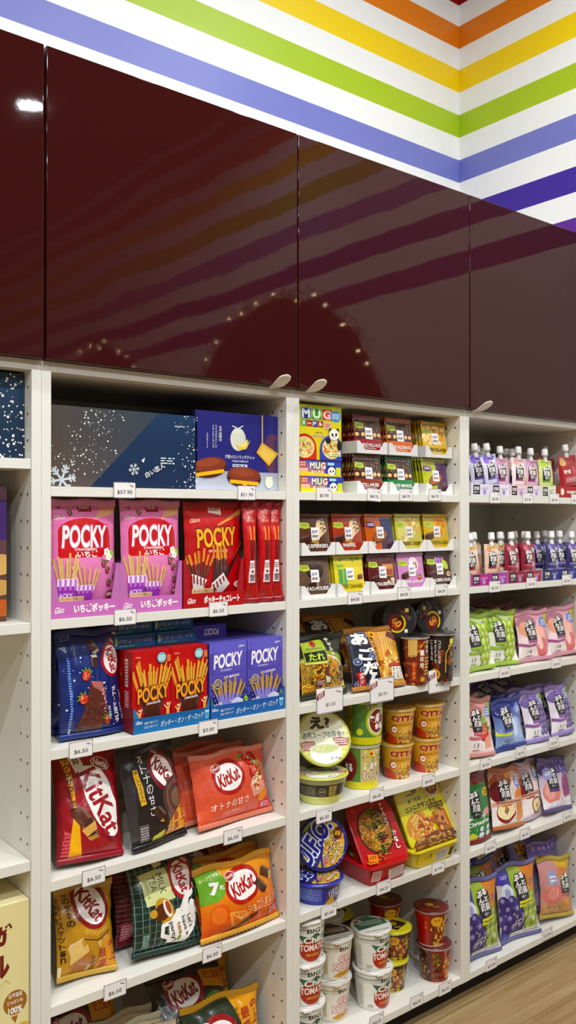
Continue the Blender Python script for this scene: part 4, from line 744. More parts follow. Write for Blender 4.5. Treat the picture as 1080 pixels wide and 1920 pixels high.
def a_konnyaku(base, top, fruit, band='a05a9a', num='14', lx=.34, under='f3eeea', extra=None):
    def f(a):
        a.g(0, 0, 1, 1, under, base); a.g(0, .82, 1, 1, base, top); a.e(.3, .78, .3, .16, shade(top, .85)) if fruit != 'xmas' else None
        a.e(.82, .76, .14, .14, '7a8fd0'); a.lines(.74, .7, .9, .82, 3, W); a.p([(.78, 1), (1, 1), (1, .6), (.9, .7)], extra or shade(top, .9))
        if fruit == 'green': grapes(a, .2, .78, .1, 3, '8fae3a', 1.3, 3, 3); grapes(a, .66, .36, .1, 6, 'b4cc34', 1.5, 3, 5)
        elif fruit == 'purple': grapes(a, .7, .36, .105, 5, '67569a', 1.4, 3, 4); grapes(a, .46, .82, .05, 3, '8a6ab8', 1.3, 4, 2)
        elif fruit == 'peach':
            a.e(.7, .4, .24, .32, 'e29a94', 10); a.e(.66, .46, .18, .24, 'efb8ac', 10); a.e(.72, .26, .2, .2, 'd97a78', -10); a.e(.2, .66, .17, .16, 'e6a88a'); a.e(.62, .36, .08, .16, 'f3cfc4', 20)
        elif fruit == 'straw': berry(a, .35, .5, .2, 20, 'c9302a'); berry(a, .58, .42, .22, -20, 'd63c2c'); a.p([(.6, .3), (.86, .42), (.8, .16), (.62, .12)], 'e8a088'); a.e(.5, .62, .2, .1, '8fae3a', 20)
        elif fruit == 'soda': a.dots(20, (.02, .1, .6, .9), .03, W); a.e(.66, .36, .2, .3, 'a8bce0', 15); a.e(.6, .42, .1, .2, 'cfdcf0', 15); a.r(.9, .5, .99, .75, 'd05a5a')
        elif fruit == 'apple': a.e(.36, .28, .26, .22, '8a1f1c'); a.e(.36, .3, .24, .17, 'f0e0b4'); a.p([(.36, .2), (.3, .4), (.42, .4)], 'd8b04a'); a.e(.36, .3, .05, .07, 'a87a34'); a.e(.32, .29, .018, .03, '4a2410'); a.e(.41, .31, .018, .03, '4a2410'); a.e(.82, .42, .16, .26, 'd98a2a'); a.e(.82, .2, .17, .13, 'e0962c'); a.e(.2, .62, .22, .2, '6a1a20'); a.r(.4, .84, .65, 1, 'c98a2a')
        elif fruit == 'apple2': a.e(.3, .58, .26, .24, '9a2020'); a.e(.22, .66, .08, .07, 'd88a70'); a.e(.6, .22, .22, .2, 'a02824'); a.e(.6, .22, .18, .16, 'f0dfae'); a.e(.58, .22, .03, .05, 'a87a34'); grapes(a, .96, .3, .09, 6, '6a5aa0', 1.3, 2, 5)
        elif fruit == 'mix': a.e(.3, .36, .26, .26, 'd98a80', 10); a.e(.24, .4, .16, .18, 'e6a89a'); grapes(a, .74, .84, .09, 3, '5f4f94', 1.3, 3, 4); a.e(.8, .46, .2, .26, 'b05a88'); a.e(.8, .46, .16, .22, '8a3f74'); a.p([(.02, .06), (.98, .16), (.98, .26), (.02, .16)], 'e2dbe2')
        elif fruit == 'xmas':
            a.r(0, 0, 1, 1, '2f7a3a'); a.g(0, .84, 1, 1, '8a1a20', '7a1418'); a.dots(40, (0, .02, 1, .84), .02, 'dfe9d8'); a.e(.8, .7, .15, .1, 'e0c02a'); a.e(.72, .42, .14, .09, 'd9a0a0', 20); a.t('Merry', .4, .36, .6, .06, W, 4, b=.03); a.t('Christmas', .46, .29, .8, .06, W, 4, b=.03)
            for x in (.52, .8): a.e(x, .1, .1, .1, 'e9eef0'); a.e(x, .19, .075, .07, 'e9eef0'); a.L([(x-.06, .15), (x+.07, .15)], .03, '3a62b0'); a.e(x, .19, .016, .012, K)
            a.p([(0, 0), (.34, .02), (.38, .1), (.2, .16), (0, .1)], 'd3d23a'); a.t('12', .8, .7, .16, .07, '5a3a08', b=.05)
        konlogo(a, lx, .62 if fruit != 'xmas' else .55, .34, .4, 'ゼリー', band)
        if fruit in ('green', 'purple', 'peach', 'straw', 'soda'): a.p([(0, .33), (.25, .29), (.48, .3), (.48, .35), (.25, .34), (0, .39)], band if fruit != 'soda' else 'cdd83a'); a.t(num, .3, .2, .14, .07, '6a6468', b=0); a.r(.22, .1, .42, .12, band)
        elif fruit in ('apple', 'apple2'): a.p([(.02, .38), (.98, .42), (.98, .5), (.02, .45)], 'd8a890'); a.lines(.1, .41, .9, .46, 1, '7a3a30'); a.t('12', .86, .83, .18, .1, W, b=.06, o='a03020'); a.r(0, 0, 1, .08, 'e6dcd6')
        elif fruit == 'mix': a.e(.22, .72, .15, .13, '9a9ac8'); a.lines(.14, .68, .3, .76, 2, W)
    return f
def a_bigbag(a):
    a.p([(0, 1), (.34, 1), (.3, .45), (0, .4)], '4e459a'); a.p([(.33, 1), (.64, 1), (.6, .4), (.3, .4)], '9ab03c'); a.p([(.62, 1), (1, 1), (1, .35), (.58, .4)], ['d87a1e', 'd8781e', 'd8b02a', 'd3b42e']); a.p([(0, .78), (.26, .74), (.28, .4), (0, .4)], 'c4bfb8'); a.e(.2, .66, .13, .15, 'd3d6de', 10); a.e(.2, .66, .06, .08, '9aa0c0', 10); a.lines(.1, .84, .26, .89, 2, 'cfc9e6')
    a.p([(0, 0), (1, 0), (1, .42), (0, .46)], 'c9c3b6'); a.e(.34, .44, .12, .06, '6a9a3a', 30); grapes(a, .27, .25, .1, 5, '46377a', 1.4, 4, 4); grapes(a, .74, .27, .095, 5, '9cb43f', 1.4, 3, 6); konlogo(a, .52, .7, .32, .36, 'ゼリー', 'd3cf2a'); a.t('24', .82, .74, .18, .1, 'b03a3a', b=.05, o='f0e0b0'); a.p([(.4, .44), (.78, .47), (.78, .53), (.4, .5)], 'd8d62a'); a.lines(.42, .465, .76, .505, 1, '3a3414'); a.t('ぶどう', .38, .26, .24, .08, W, 4, b=.02); a.t('マスカット', .74, .26, .24, .06, W, 4, b=.02); a.p([(.0, 0), (.2, 0), (.17, .12), (.0, .16)], '4a3f94'); a.r(.22, .05, .98, .12, 'd9d6d2'); a.t('果汁100', .4, .085, .16, .035, '3a3030', b=.03); a.lines(.54, .07, .94, .1, 1, '6a6468')
def a_bigpeach(a):
    a.g(0, 0, 1, 1, 'c58a7a', 'c49090'); a.p([(.42, 1), (1, 1), (1, .76), (.5, .86)], 'd6b02a'); a.e(.3, .66, .17, .16, '9a9ab8'); a.lines(.2, .6, .4, .72, 2, W); a.e(.3, .4, .28, .18, 'd07a70'); a.e(.28, .43, .17, .12, 'e0948a', 10); a.e(.62, .72, .18, .14, 'cf8a4a'); a.e(.86, .46, .16, .18, '6a1f20'); konlogo(a, .66, .56, .32, .34, 'ゼリー', 'b86a5a'); a.p([(.5, .3), (1, .36), (1, .18), (.5, .16)], 'd8943a'); a.p([(0, .0), (1, 0), (1, .16), (0, .2)], 'b0885a'); bits(a, .5, .2, .46, .1, ['d8a06a', 'a8985a', 'c98a70'], 20, 3, .06)
def a_bigyel(a): a.g(0, 0, 1, 1, '9aa0b8', '7a6ab0'); a.t('35%', .4, .72, .5, .16, 'f0c23a', b=.06, o='8a2a1a', ow=.06); a.t('増量中', .4, .56, .5, .1, 'f0c23a', b=.05, o='a02818', ow=.06); grapes(a, .5, .9, .09, 2, '7a5fa8', 1.3, 5, 3); a.t('24', .5, .42, .3, .09, 'f3e6d8', b=.05, o='a02818'); a.e(.3, .2, .3, .2, 'c9b0d8')
def a_pouch(base, fruit, band, blk='1d1820', f2='8a6fc0'):
    def f(a):
        a.r(0, 0, 1, 1, base); a.e(.5, .94, .36, .12, fruit); a.e(.25, .86, .14, .12, f2); a.e(.84, .82, .13, .1, 'd8d6e6'); a.p([(.12, .38), (.6, .38), (.64, .76), (.5, .84), (.16, .76)], blk); a.t('ぷるん', .38, .76, .44, .1, W, 8, b=.06); a.t('蒟蒻', .38, .62, .36, .14, W, b=.05); a.t('ゼリー', .4, .5, .32, .1, W, b=.03); a.r(.12, .37, .6, .42, band)
        for q in range(4): a.e(.66+.1*(q % 2), .42-.1*q, .16, .12, f2 if q % 2 else shade(f2, 1.25), 30*q)
        a.r(.08, .2, .55, .26, shade(band, 1.3)); a.lines(.1, .08, .5, .18, 2, shade(band, .9))
    return f
def a_pouchred(a): a.r(0, 0, 1, 1, 'a52230'); a.e(.6, .66, .3, .18, '8a1622'); a.e(.2, .86, .16, .13, 'd8b070', 30); a.t('糖質', .3, .6, .3, .1, W, b=.03); a.lines(.2, .34, .7, .46, 3, 'f3d0cc'); a.e(.66, .62, .16, .12, 'c23a46')
def a_pouchtray(cols, blk=True):
    def f(a):
        n = len(cols)
        for i, c in enumerate(cols):
            x = i/n; a.r(x, 0, x+1/n, 1, c); a.r(x+.12/n, .1, x+.46/n, .92, '1d1820'); a.t('蒟蒻', x+.29/n, .62, .26/n, .32, W, b=.05); a.t('ゼリー', x+.29/n, .3, .26/n, .2, W, b=.03); a.t('ぷるぷる', x+.7/n, .62, .36/n, .2, shade(c, 1.7) if c[0] < 'd' else '8a80a0', 4); a.e(x+.7/n, .3, .09/n, .09/n, 'a89ac8'); a.L([(x, 0), (x, 1)], .003, shade(c, .75))
    return f
def a_sugar(a): a.r(0, 0, 1, 1, 'a8383a'); a.t('sugar free', .6, .5, .7, .4, W, b=.02); a.e(.06, .5, .08, .08, 'f0d8d0')
def a_cream(a):
    a.g(0, 0, 1, 1, 'e3d6a4', 'ded29c'); a.t('じゃが', .7, .9, .36, .075, '6a2418', b=.07); a.t('ボール', .68, .8, .36, .085, '6a2418', b=.07); a.r(0, 0, 1, .5, '8a2a34'); a.p([(0, .5), (1, .5), (1, .54), (.6, .56), (.2, .53), (0, .56)], 'd3c488')
    a.e(.9, .665, .085, .085, '9a6a2c'); a.p([(.87, .62), (.92, .62), (.9, .595)], '9a6a2c'); a.t('北海道産', .9, .69, .1, .016, W); a.t('じゃがいも', .9, .668, .11, .014, W); a.t('100%', .9, .64, .1, .022, W, b=.03); a.e(.95, .565, .06, .05, 'd8b04a', 30); a.e(.87, .545, .06, .045, 'c99a3a', 20); a.e(.93, .52, .05, .04, 'dcb85a'); a.lines(.5, .71, .76, .74, 1, 'b8a870'); a.L([(.4, .6), (.6, .62), (.78, .6)], .006, 'c2b684'); a.L([(.8, .735), (.83, .75), (.86, .735)], .005, 'c2b684')
def a_creamtop(a): a.r(0, 0, 1, 1, 'e6dcb0'); a.t('ポテト', .66, .5, .3, .25, 'c9a44a', 10)
def a_brownbox(a): a.g(0, 0, 1, 1, '5a3c2c', '6b4a5a'); a.r(.6, .6, 1, .9, '4a2f6a'); a.e(.9, .42, .22, .1, 'd9b070'); a.e(.86, .25, .24, .08, 'c9a060'); a.e(.9, .1, .3, .08, 'b8642c')

# ================================================================ the place: unit front plane y = 0, room towards -y, floor z = 0
X1, BAY, HW = .67063, .6, .0188            # first post, bay pitch, side panel thickness
XR, YB, ZCEIL, YF, XL = 2.4946, .5406, 3.30, -5.6, -2.6
WHITE = 'e6e2d6'
SHELVES = {0: (1.403, 1.103, .6682), 1: (1.3536, 1.1052, .8628, .6192, .3864)}
M['laminate'] = new_mat('white_laminate', .38, .45, .1, attr=True)
M['handle'] = new_mat('white_handle', .35, .5, attr=True)
M['dark'] = new_mat('dark_void', .8, .2, col='1c1614')
M['plinth'] = new_mat('dark_plinth', .6, .3, col='1d1714')
# high gloss maroon door
def gloss_mat():
    m = new_mat('gloss_maroon', .035, .23, col='38110f')
    nt = m.node_tree; b = nt.nodes['Principled BSDF']
    tc = nt.nodes.new('ShaderNodeTexCoord'); mp = nt.nodes.new('ShaderNodeMapping'); n1 = nt.nodes.new('ShaderNodeTexNoise'); n2 = nt.nodes.new('ShaderNodeTexNoise'); ad = nt.nodes.new('ShaderNodeMath'); bp = nt.nodes.new('ShaderNodeBump')
    n1.inputs['Scale'].default_value = 5; n1.inputs['Detail'].default_value = 1; n2.inputs['Scale'].default_value = 60; n2.inputs['Detail'].default_value = 2
    ad.operation = 'MULTIPLY_ADD'; ad.inputs[1].default_value = .03
    nt.links.new(tc.outputs['Object'], n1.inputs['Vector']); nt.links.new(tc.outputs['Object'], n2.inputs['Vector'])
    nt.links.new(n2.outputs['Fac'], ad.inputs[0]); nt.links.new(n1.outputs['Fac'], ad.inputs[2]); nt.links.new(ad.outputs[0], bp.inputs['Height'])
    bp.inputs['Strength'].default_value = .1; bp.inputs['Distance'].default_value = .01
    nt.links.new(bp.outputs['Normal'], b.inputs['Normal'])
    return m
M['gloss'] = gloss_mat()
# painted wall with horizontal colour bands by height
def stripe_mat():
    m = new_mat('striped_wall', .45, .4)
    nt = m.node_tree; b = nt.nodes['Principled BSDF']
    g = nt.nodes.new('ShaderNodeNewGeometry'); sx = nt.nodes.new('ShaderNodeSeparateXYZ'); mr = nt.nodes.new('ShaderNodeMapRange'); cr = nt.nodes.new('ShaderNodeValToRGB')
    nt.links.new(g.outputs['Position'], sx.inputs[0]); nt.links.new(sx.outputs['Z'], mr.inputs['Value'])
    mr.inputs['From Min'].default_value = 2.; mr.inputs['From Max'].default_value = 3.4
    nt.links.new(mr.outputs['Result'], cr.inputs['Fac']); nt.links.new(cr.outputs['Color'], b.inputs['Base Color'])
    bands = [(2.19, 2.272, '5a1f8c'), (2.3552, 2.4372, '3a1f92'), (2.5214, 2.6032, '7075bc'), (2.6868, 2.7667, 'a6c01c'), (2.8493, 2.9314, 'f0cc0a'), (3.009, 3.0908, 'e07a08'), (3.1693, 3.25, '9a1414')]
    cr.color_ramp.interpolation = 'CONSTANT'; e = cr.color_ramp.elements
    e[0].position = 0; e[0].color = lin('eeece8'); e.remove(e[1])
    for z0, z1, c in bands:
        a = e.new((z0-2)/1.4); a.color = lin(c); a = e.new((z1-2)/1.4); a.color = lin('eeece8')
    return m
M['stripes'] = stripe_mat()
def floor_mat():
    m = new_mat('wood_floor', .42, .4)
    nt = m.node_tree; b = nt.nodes['Principled BSDF']
    tc = nt.nodes.new('ShaderNodeTexCoord'); mp = nt.nodes.new('ShaderNodeMapping'); br = nt.nodes.new('ShaderNodeTexBrick'); mp2 = nt.nodes.new('ShaderNodeMapping'); ns = nt.nodes.new('ShaderNodeTexNoise'); cr = nt.nodes.new('ShaderNodeValToRGB'); mx = nt.nodes.new('ShaderNodeMixRGB')
    nt.links.new(tc.outputs['Object'], mp.inputs['Vector']); nt.links.new(mp.outputs[0], br.inputs['Vector'])
    br.inputs['Scale'].default_value = 1; br.inputs['Brick Width'].default_value = 1.2; br.inputs['Row Height'].default_value = .15; br.inputs['Mortar Size'].default_value = .0012; br.offset = .37
    br.inputs['Color1'].default_value = lin('b0966c'); br.inputs['Color2'].default_value = lin('a3885f'); br.inputs['Mortar'].default_value = lin('7d6749')
    mp2.inputs['Scale'].default_value = (1.6, 26, 1); nt.links.new(tc.outputs['Object'], mp2.inputs['Vector']); nt.links.new(mp2.outputs[0], ns.inputs['Vector'])
    ns.inputs['Scale'].default_value = 2.2; ns.inputs['Detail'].default_value = 5; ns.inputs['Distortion'].default_value = .6
    cr.color_ramp.elements[0].position = .3; cr.color_ramp.elements[0].color = lin('dccdb4'); cr.color_ramp.elements[1].position = .7; cr.color_ramp.elements[1].color = lin('ffffff')
    nt.links.new(ns.outputs['Fac'], cr.inputs['Fac']); mx.blend_type = 'MULTIPLY'; mx.inputs['Fac'].default_value = 1
    nt.links.new(br.outputs['Color'], mx.inputs['Color1']); nt.links.new(cr.outputs['Color'], mx.inputs['Color2']); nt.links.new(mx.outputs['Color'], b.inputs['Base Color'])
    return m
M['floor'] = floor_mat()
M['ceiling'] = new_mat('dark_ceiling', .8, .2, col='2b2725')

def panel(name, parent, x0, y0, z0, x1, y1, z1, col=WHITE, mat='laminate', bev=.0006):
    bm, cl = bm_new(); box_into(bm, cl, x0, y0, z0, x1, y1, z1, col, bev); return link(name, to_mesh(name, bm, [M[mat]]), parent)
def side_panel(parent, x0, z0, z1, d, inner):
    """side panel with shelf-pin holes painted as dark discs of shade on its inner face"""
    bm, cl = bm_new(); box_into(bm, cl, x0, 0, z0, x0+HW, d, z1, WHITE, .0006)
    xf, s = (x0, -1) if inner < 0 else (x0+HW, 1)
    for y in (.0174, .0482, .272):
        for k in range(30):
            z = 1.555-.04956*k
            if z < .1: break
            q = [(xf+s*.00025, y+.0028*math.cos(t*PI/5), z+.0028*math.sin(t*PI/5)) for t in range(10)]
            quad(bm, cl, q[::-1] if s > 0 else q, '241d19')  # dark disc on the face carries the shade inside the hole
    return link('side_panel', to_mesh('side_panel', bm, [M['laminate']]), parent)
names = {0: 'white bookcase at the frame edge with navy and cream boxes', 1: 'white bookcase stocked with biscuit sticks and wafer bags', 2: 'white bookcase stocked with chocolate bars and noodle cups', 3: 'white bookcase stocked with jelly pouches and jelly bags'}
DEP = .36
for k in range(4):
    a, b = X1+(k-1)*BAY, X1+k*BAY
    o = thing('bookcase', names[k], 'bookcase', 'white bookcases in a row'); o.location = (0, 0, 0)
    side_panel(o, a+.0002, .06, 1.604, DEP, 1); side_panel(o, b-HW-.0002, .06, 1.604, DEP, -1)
    panel('top_panel', o, a+HW, 0, 1.585, b-HW, DEP, 1.604); panel('bottom_panel', o, a+HW, .001, .06, b-HW, DEP, .0786); panel('back_panel', o, a+HW*.5, DEP, .06, b-HW*.5, DEP+.006, 1.604, 'd8d4c8')
    panel('plinth', o, a+.001, .045, 0, b-.001, .06, .06, '1d1714', 'plinth', 0)
    for z in SHELVES[1 if k else 0]: panel('shelf', o, a+HW+.0008, .0015, z, b-HW-.0008, DEP-.002, z+.0186)
    for x in (a+HW+.05, b-HW-.05): pass
# wall cabinets with gloss doors above the bookcases
cabs = {0: 'maroon gloss wall cabinet at the frame edge showing the lamp glare', 1: 'maroon gloss wall cabinet above the biscuit bookcase', 2: 'maroon gloss wall cabinet above the chocolate and noodle bookcase', 3: 'maroon gloss wall cabinet above the jelly bookcase'}
hand = {1: 1.205, 2: 1.310, 3: 1.905}
def tab_handle(parent, x):
    """leaf-shaped pull tab screwed under the door, curling up towards its round end"""
    bm, cl = bm_new(); n, m = 14, 8; V = {}
    for side in (0, 1):
        for i in range(n+1):
            t = i/n; y = -.002-.06*t; z = 1.6025+.034*max(0, t-.28)**1.45
            w = .0075+.0095*min(1, t/.55) if t < .78 else .017*math.sqrt(max(0, 1-((t-.78)/.22)**2))
            w = max(w, .0008)
            for j in range(m+1): V[side, i, j] = bm.verts.new((x+(j/m*2-1)*w, y, z-(.0022 if side else 0)+.0012*(j/m*2-1)**2))
    for i in range(n):
        for j in range(m):
            f = face(bm, cl, [V[0, i, j], V[0, i+1, j], V[0, i+1, j+1], V[0, i, j+1]], 'e6ddd0'); f.smooth = True
            f = face(bm, cl, [V[1, i, j], V[1, i, j+1], V[1, i+1, j+1], V[1, i+1, j]], 'e6ddd0'); f.smooth = True
        for j in (0, m): face(bm, cl, [V[0, i, j], V[1, i, j], V[1, i+1, j], V[0, i+1, j]], 'e6ddd0')
    for j in range(m): face(bm, cl, [V[0, n, j], V[1, n, j], V[1, n, j+1], V[0, n, j+1]], 'e6ddd0')
    bmesh.ops.recalc_face_normals(bm, faces=bm.faces[:])
    return link('handle', to_mesh('handle', bm, [M['handle']]), parent)
for k in range(4):
    a, b = X1+(k-1)*BAY, X1+k*BAY
    o = thing('wall_cabinet', cabs[k], 'cabinet', 'maroon wall cabinets in a row')
    panel('cabinet_body', o, a+.002, .0015, 1.6075, b-.002, .38, 2.1805, 'd9d5ca')
    bm, cl = bm_new(); g = .0026 if k > 1 else .003
    box_into(bm, cl, a+g*(.5 if k else 1), -.018, 1.6046, b-g*(.5 if k else 1), 0, 2.1805, '3a1114', 0)
    bmesh.ops.bevel(bm, geom=bm.edges[:], offset=.002, segments=4, affect='EDGES', profile=.5)
    for f in bm.faces: f.smooth = len(f.verts) == 4 and f.calc_area() < .004
    d = link('door', to_mesh('door', bm, [M['gloss']]), o)
    if k in hand: h = tab_handle(d, hand[k]); h['label'] = 'white pull tab handle'

def price_tag(text, x, z, label, tilt=0, sale=False):
    w, h = (.083, .06) if sale else (.0485, .0315)
    bm, cl = bm_new(); box_into(bm, cl, -w/2, 0, -h/2, w/2, .0012, h/2, 'f1ebe6')
    a = Art(w, h); br = '4a2a2a'
    a.r(0, 0, .018, 1, br); a.r(.982, 0, 1, 1, br); a.up(); n = 13
    for i in range(n):
        u = (i+.2)/n; a.r(u, 0, u+.55/n, .05, br, False); a.r(u, .95, u+.55/n, 1, br, False)
    if sale:
        a.t(text, .52, .33, .36, .15, '33282a', b=0); a.p([(0, 1), (.3, 1), (.3, .8), (0, .68)], 'f1ebe6'); a.p([(.01, .78), (.29, .93), (.29, .7), (.01, .55)], '7a2430'); a.t('SUPER', .15, .79, .22, .08, 'f3dcdc', 27, b=.03); a.t('SALE', .15, .69, .2, .07, 'f3dcdc', 27, b=.03); a.L([(.72, .83), (.8, .8), (.86, .82)], .015, br); a.L([(.82, .77), (.94, .75)], .015, br)
    else:
        a.t(text, .5, .36, .58 if len(text) < 6 else .68, .27, '33282a', b=.004); a.L([(.72, .82), (.79, .78), (.84, .8)], .022, br); a.L([(.8, .74), (.92, .72)], .018, br)
    art_into(bm, cl, a, lambda X, Y, Z: (X-w/2, -Z, Y-h/2))
    o = link('price_tag', to_mesh('price_tag', bm, [M['paper']]), None, Matrix.Translation((x, -.0009, z)) @ Matrix.Rotation(math.radians(tilt), 4, 'Y'))
    return tag(o, label, 'price tag', 'shelf price tags')

# ================================================================ kinds of goods
carton('navy_snow', 0.3339, 0.1547, 0.2, ('1c3654', '33302f', '4a443e'), a_navybox)
carton('melon', 0.2229, 0.1694, 0.1, ('2b2a72', '20243f', '2a2a5a'), a_melon)
bag('straw', 0.1405, 0.2205, 0.016, 'dd7fb0', a_straw, seal='d98ab8', seed=1.0, wr=0.5)
tray('pinktray', 0.1436, .09, .031, .1, col=['c06fae', 'b061a0', 'd9a8cc'], art=a_lip('いちごポッキー', W, 'c072b0'), wing=.018, mat='carton')
bag('choco', 0.15, 0.219, 0.016, 'b5121a', a_choc, seal='a51018', seed=2.0, wr=0.6)
tray('redtray', 0.1538, .09, .03, .1, col=['a8141c', '98121a', 'c89090'], art=a_lip('ポッキーチョコレート', W, 'ab151d'), wing=.018, mat='carton')
bag('spine', 0.0367, 0.2201, 0.013, 'b0131b', a_spine, seal='9a1018', seed=3.0, wr=0.9)
bag('kkblue', 0.1414, 0.2064, 0.022, '1a2a64', a_kkblue, seal='1c2f70', seed=4.0)
carton('pockybox', 0.0882, 0.1598, 0.045, ('b41a1c', 'a5161a', 'b9302c'), a_pockybox, side=a_pockyside)
tray('tray_red', 0.1843, .156, .031, .05, col=['2a74a8', '7a1418', 'b9c3cc'], art=a_onrock(), wing=.012, mat='carton')
carton('purple', 0.098, 0.1598, 0.045, ('5f56a8', '4f4796', '6a62b0'), a_purple)
tray('tray_purple', 0.204, .205, .031, .05, col=['2a6aa0', '4a4a98', 'b9c3cc'], art=a_onrock('245a98', '2f6ea8'), wing=.012, mat='carton')
carton('bluetray', .098, .026, .09, ('2d6596', '2a5c8c', '2f6fa0'), a_bluetray())
carton('purplelying', .09, .03, .1, ('5f56a8', '5149a0', '6a62b0'), lambda a: (a.r(0, 0, 1, 1, '5f56a8'), a.t('POCKY', .55, .5, .45, .5, W, 180, b=.05)))
bag('kkred', 0.137, 0.216, 0.03, '9c1426', a_kkred, seal='8e1222', seed=5.0)
bag('kkblack', 0.1438, 0.196, 0.028, '221a1a', a_kkblack, seal='1a1414', seed=6.0)
bag('coral', 0.2129, 0.152, 0.026, 'd3603f', a_kkcoral, seal='d87a5c', seed=7.0)
bag('kkgold', 0.1222, 0.1701, 0.028, 'b8871e', a_kkgold, seal='c9a03a', seed=8.0)
bag('plaidred', 0.1437, 0.1731, 0.026, '7a1f2e', a_plaidred, seal='6a1a28', seed=9.0)
bag('plaidgreen', 0.1649, 0.1853, 0.028, '1c332c', a_plaidgreen, seal='20382f', seed=10.0)
bag('kkorange', 0.2161, 0.1477, 0.028, 'd9761e', a_kkorange, seal='e0a02c', seed=11.0)
bag('darkkk', .2, .15, .022, '241b16', a_darkkk, seal='1c1512', seed=12.)
bag('beige', 0.1604, 0.1542, 0.026, 'cdbb92', a_beige, seal='d8cba8', seed=13.0)
bag('matcha', 0.2154, 0.1549, 0.026, '1f3a24', a_matcha, seal='d8a01c', seed=14.0)
carton('mug', 0.1321, 0.1285, 0.11, ('e0c820', 'b8b83a', 'c7cf38'), a_mug, bev=0.004)
carton('mugs', 0.1321, 0.0369, .11, ('c9882e', 'c8c03a', 'c7a83a'), a_mugs)
tray('choctray', .1045, .1, .009, .03, wing=.027, col='ece9e4')
bag('dark_nut', .0965, .091, .0035, '8c1424', a_ritter('8c1424', 'a01a2c', 'DUNKLE VOLL-NUSS', 'nuts', 'NUSSKLASSE'), seed=18.9, wr=.12, mat='foil', step=.0165, sh=.005)
bag('honey_nut', .0965, .091, .0035, 'c8641e', a_ritter('c8641e', 'd9701e', 'HONIG-SALZ-MANDEL', 'nuts', 'NUSSKLASSE'), seed=19.6, wr=.12, mat='foil', step=.0165, sh=.005)
bag('white_nut', .0965, .091, .0035, 'd9b01e', a_ritter('d9b01e', 'dcb81e', 'WEISSE VOLL-NUSS', 'white', 'NUSSKLASSE'), seed=20.3, wr=.12, mat='foil', step=.0165, sh=.005)
bag('whole_nut', .0965, .091, .0035, '5a2c1c', a_ritter('5a2c1c', '8a3a1e', 'VOLL-NUSS', 'nuts', 'NUSSKLASSE'), seed=21, wr=.12, mat='foil', step=.0165, sh=.005)
bag('almond', .0965, .091, .0035, '1f6a3a', a_ritter('1f6a3a', '1f7a40', 'GANZE MANDEL', 'nuts', 'NUSSKLASSE'), seed=21.7, wr=.12, mat='foil', step=.0165, sh=.005)
bag('cocoa81', .0965, .091, .0035, 'b5b82a', a_ritter('b5b82a', 'b5b82a', '81%', 'cocoa', 'KAKAOKLASSE', split='4f2458', chip='5a2a62'), seed=22.4, wr=.12, mat='foil', step=.0165, sh=.005)
bag('cookie', .0965, .091, .0035, '5a3420', a_ritter('5a3420', '5a3420', 'KNUSPERKEKS', 'wafer', None), seed=23.1, wr=.12, mat='foil', step=.0165, sh=.005)
bag('waffle', .0965, .091, .0035, 'a8401e', a_ritter('a8401e', 'a8401e', 'WAFFEL', 'wafer', None), seed=23.8, wr=.12, mat='foil', step=.0165, sh=.005)
bag('cocoa74', .0965, .091, .0035, 'c8661e', a_ritter('c8661e', 'c8661e', '74%', 'cocoa', 'KAKAOKLASSE', split='25305e', chip='5a2a62'), seed=24.5, wr=.12, mat='foil', step=.0165, sh=.005)
bag('crisp', .0965, .091, .0035, 'c8bc4a', a_ritter('c8bc4a', 'c8bc4a', 'WEISSE CRISP', 'crisp', None, ink='6a4a14'), seed=25.2, wr=.12, mat='foil', step=.0165, sh=.005)
bag('flakes', .0965, .091, .0035, 'd3b01e', a_ritter('d3b01e', 'd3b01e', 'KNUSPERFLAKES', 'flakes', None, ink='6a7a1a'), seed=25.9, wr=.12, mat='foil', step=.0165, sh=.005)
bag('mousse', .0965, .091, .0035, '5f4838', a_ritter('5f4838', '5f4838', 'KAKAO-MOUSSE', 'cookie', None), seed=26.6, wr=.12, mat='foil', step=.0165, sh=.005)
bag('caramel', .0965, .091, .0035, 'dcc83a', a_ritter('dcc83a', 'dcc83a', 'SALTED CARAMEL', 'cactus', None, ink='8a7a1a'), seed=27.3, wr=.12, mat='foil', step=.0165, sh=.005)
bag('rum', .0965, .091, .0035, '5a1c20', a_ritter('5a1c20', '5a1c20', 'RUM TRAUBEN NUSS', 'rum', None), seed=28, wr=.12, mat='foil', step=.0165, sh=.005)
bag('yogurt', .0965, .091, .0035, 'c98ab8', a_ritter('c98ab8', 'c98ab8', 'ERDBEER JOGHURT', 'yog', None), seed=28.7, wr=.12, mat='foil', step=.0165, sh=.005)
bag('raisin', .0965, .091, .0035, '4a2024', a_ritter('4a2024', '4a2024', 'TRAUBEN NUSS', 'grape', None), seed=29.4, wr=.12, mat='foil', step=.0165, sh=.005)
bag('chal', 0.1468, 0.1443, 0.02, '2a2c1c', a_chal, seed=15.0, wr=0.6, seal='26291c')
bag('ago', 0.17, 0.1523, 0.02, 'cf8a3a', a_ago, seed=16.0, wr=0.5, seal='b8792e')
cup('cupbrown', 0.0381, 0.0342, 0.1224, '6a2a1a', a_cupbrown, lid='3a302c', rim='cfc9be', foot='1d1614')
cup('cupblack', 0.0437, 0.0375, 0.1255, '241b1a', a_cupblack, lid='2e2620', rim='b5aca0', foot='1a1412')
cup('cup60a', .0445, .038, .1, '2a2220', None, lid='262223', rim='3a3432', lidart=a_lid60(20))
cup('cup60b', .0445, .038, .1, '2a2220', None, lid='262223', rim='3a3432', lidart=a_lid60(100))
cup('ebowl', .066, .05, .062, '2f2b22', a_ebowlside, 2.6, lid='cfcf5a', rim='b9b98a', lidart=a_ebowl, foot='cfd07a', lip=.002)
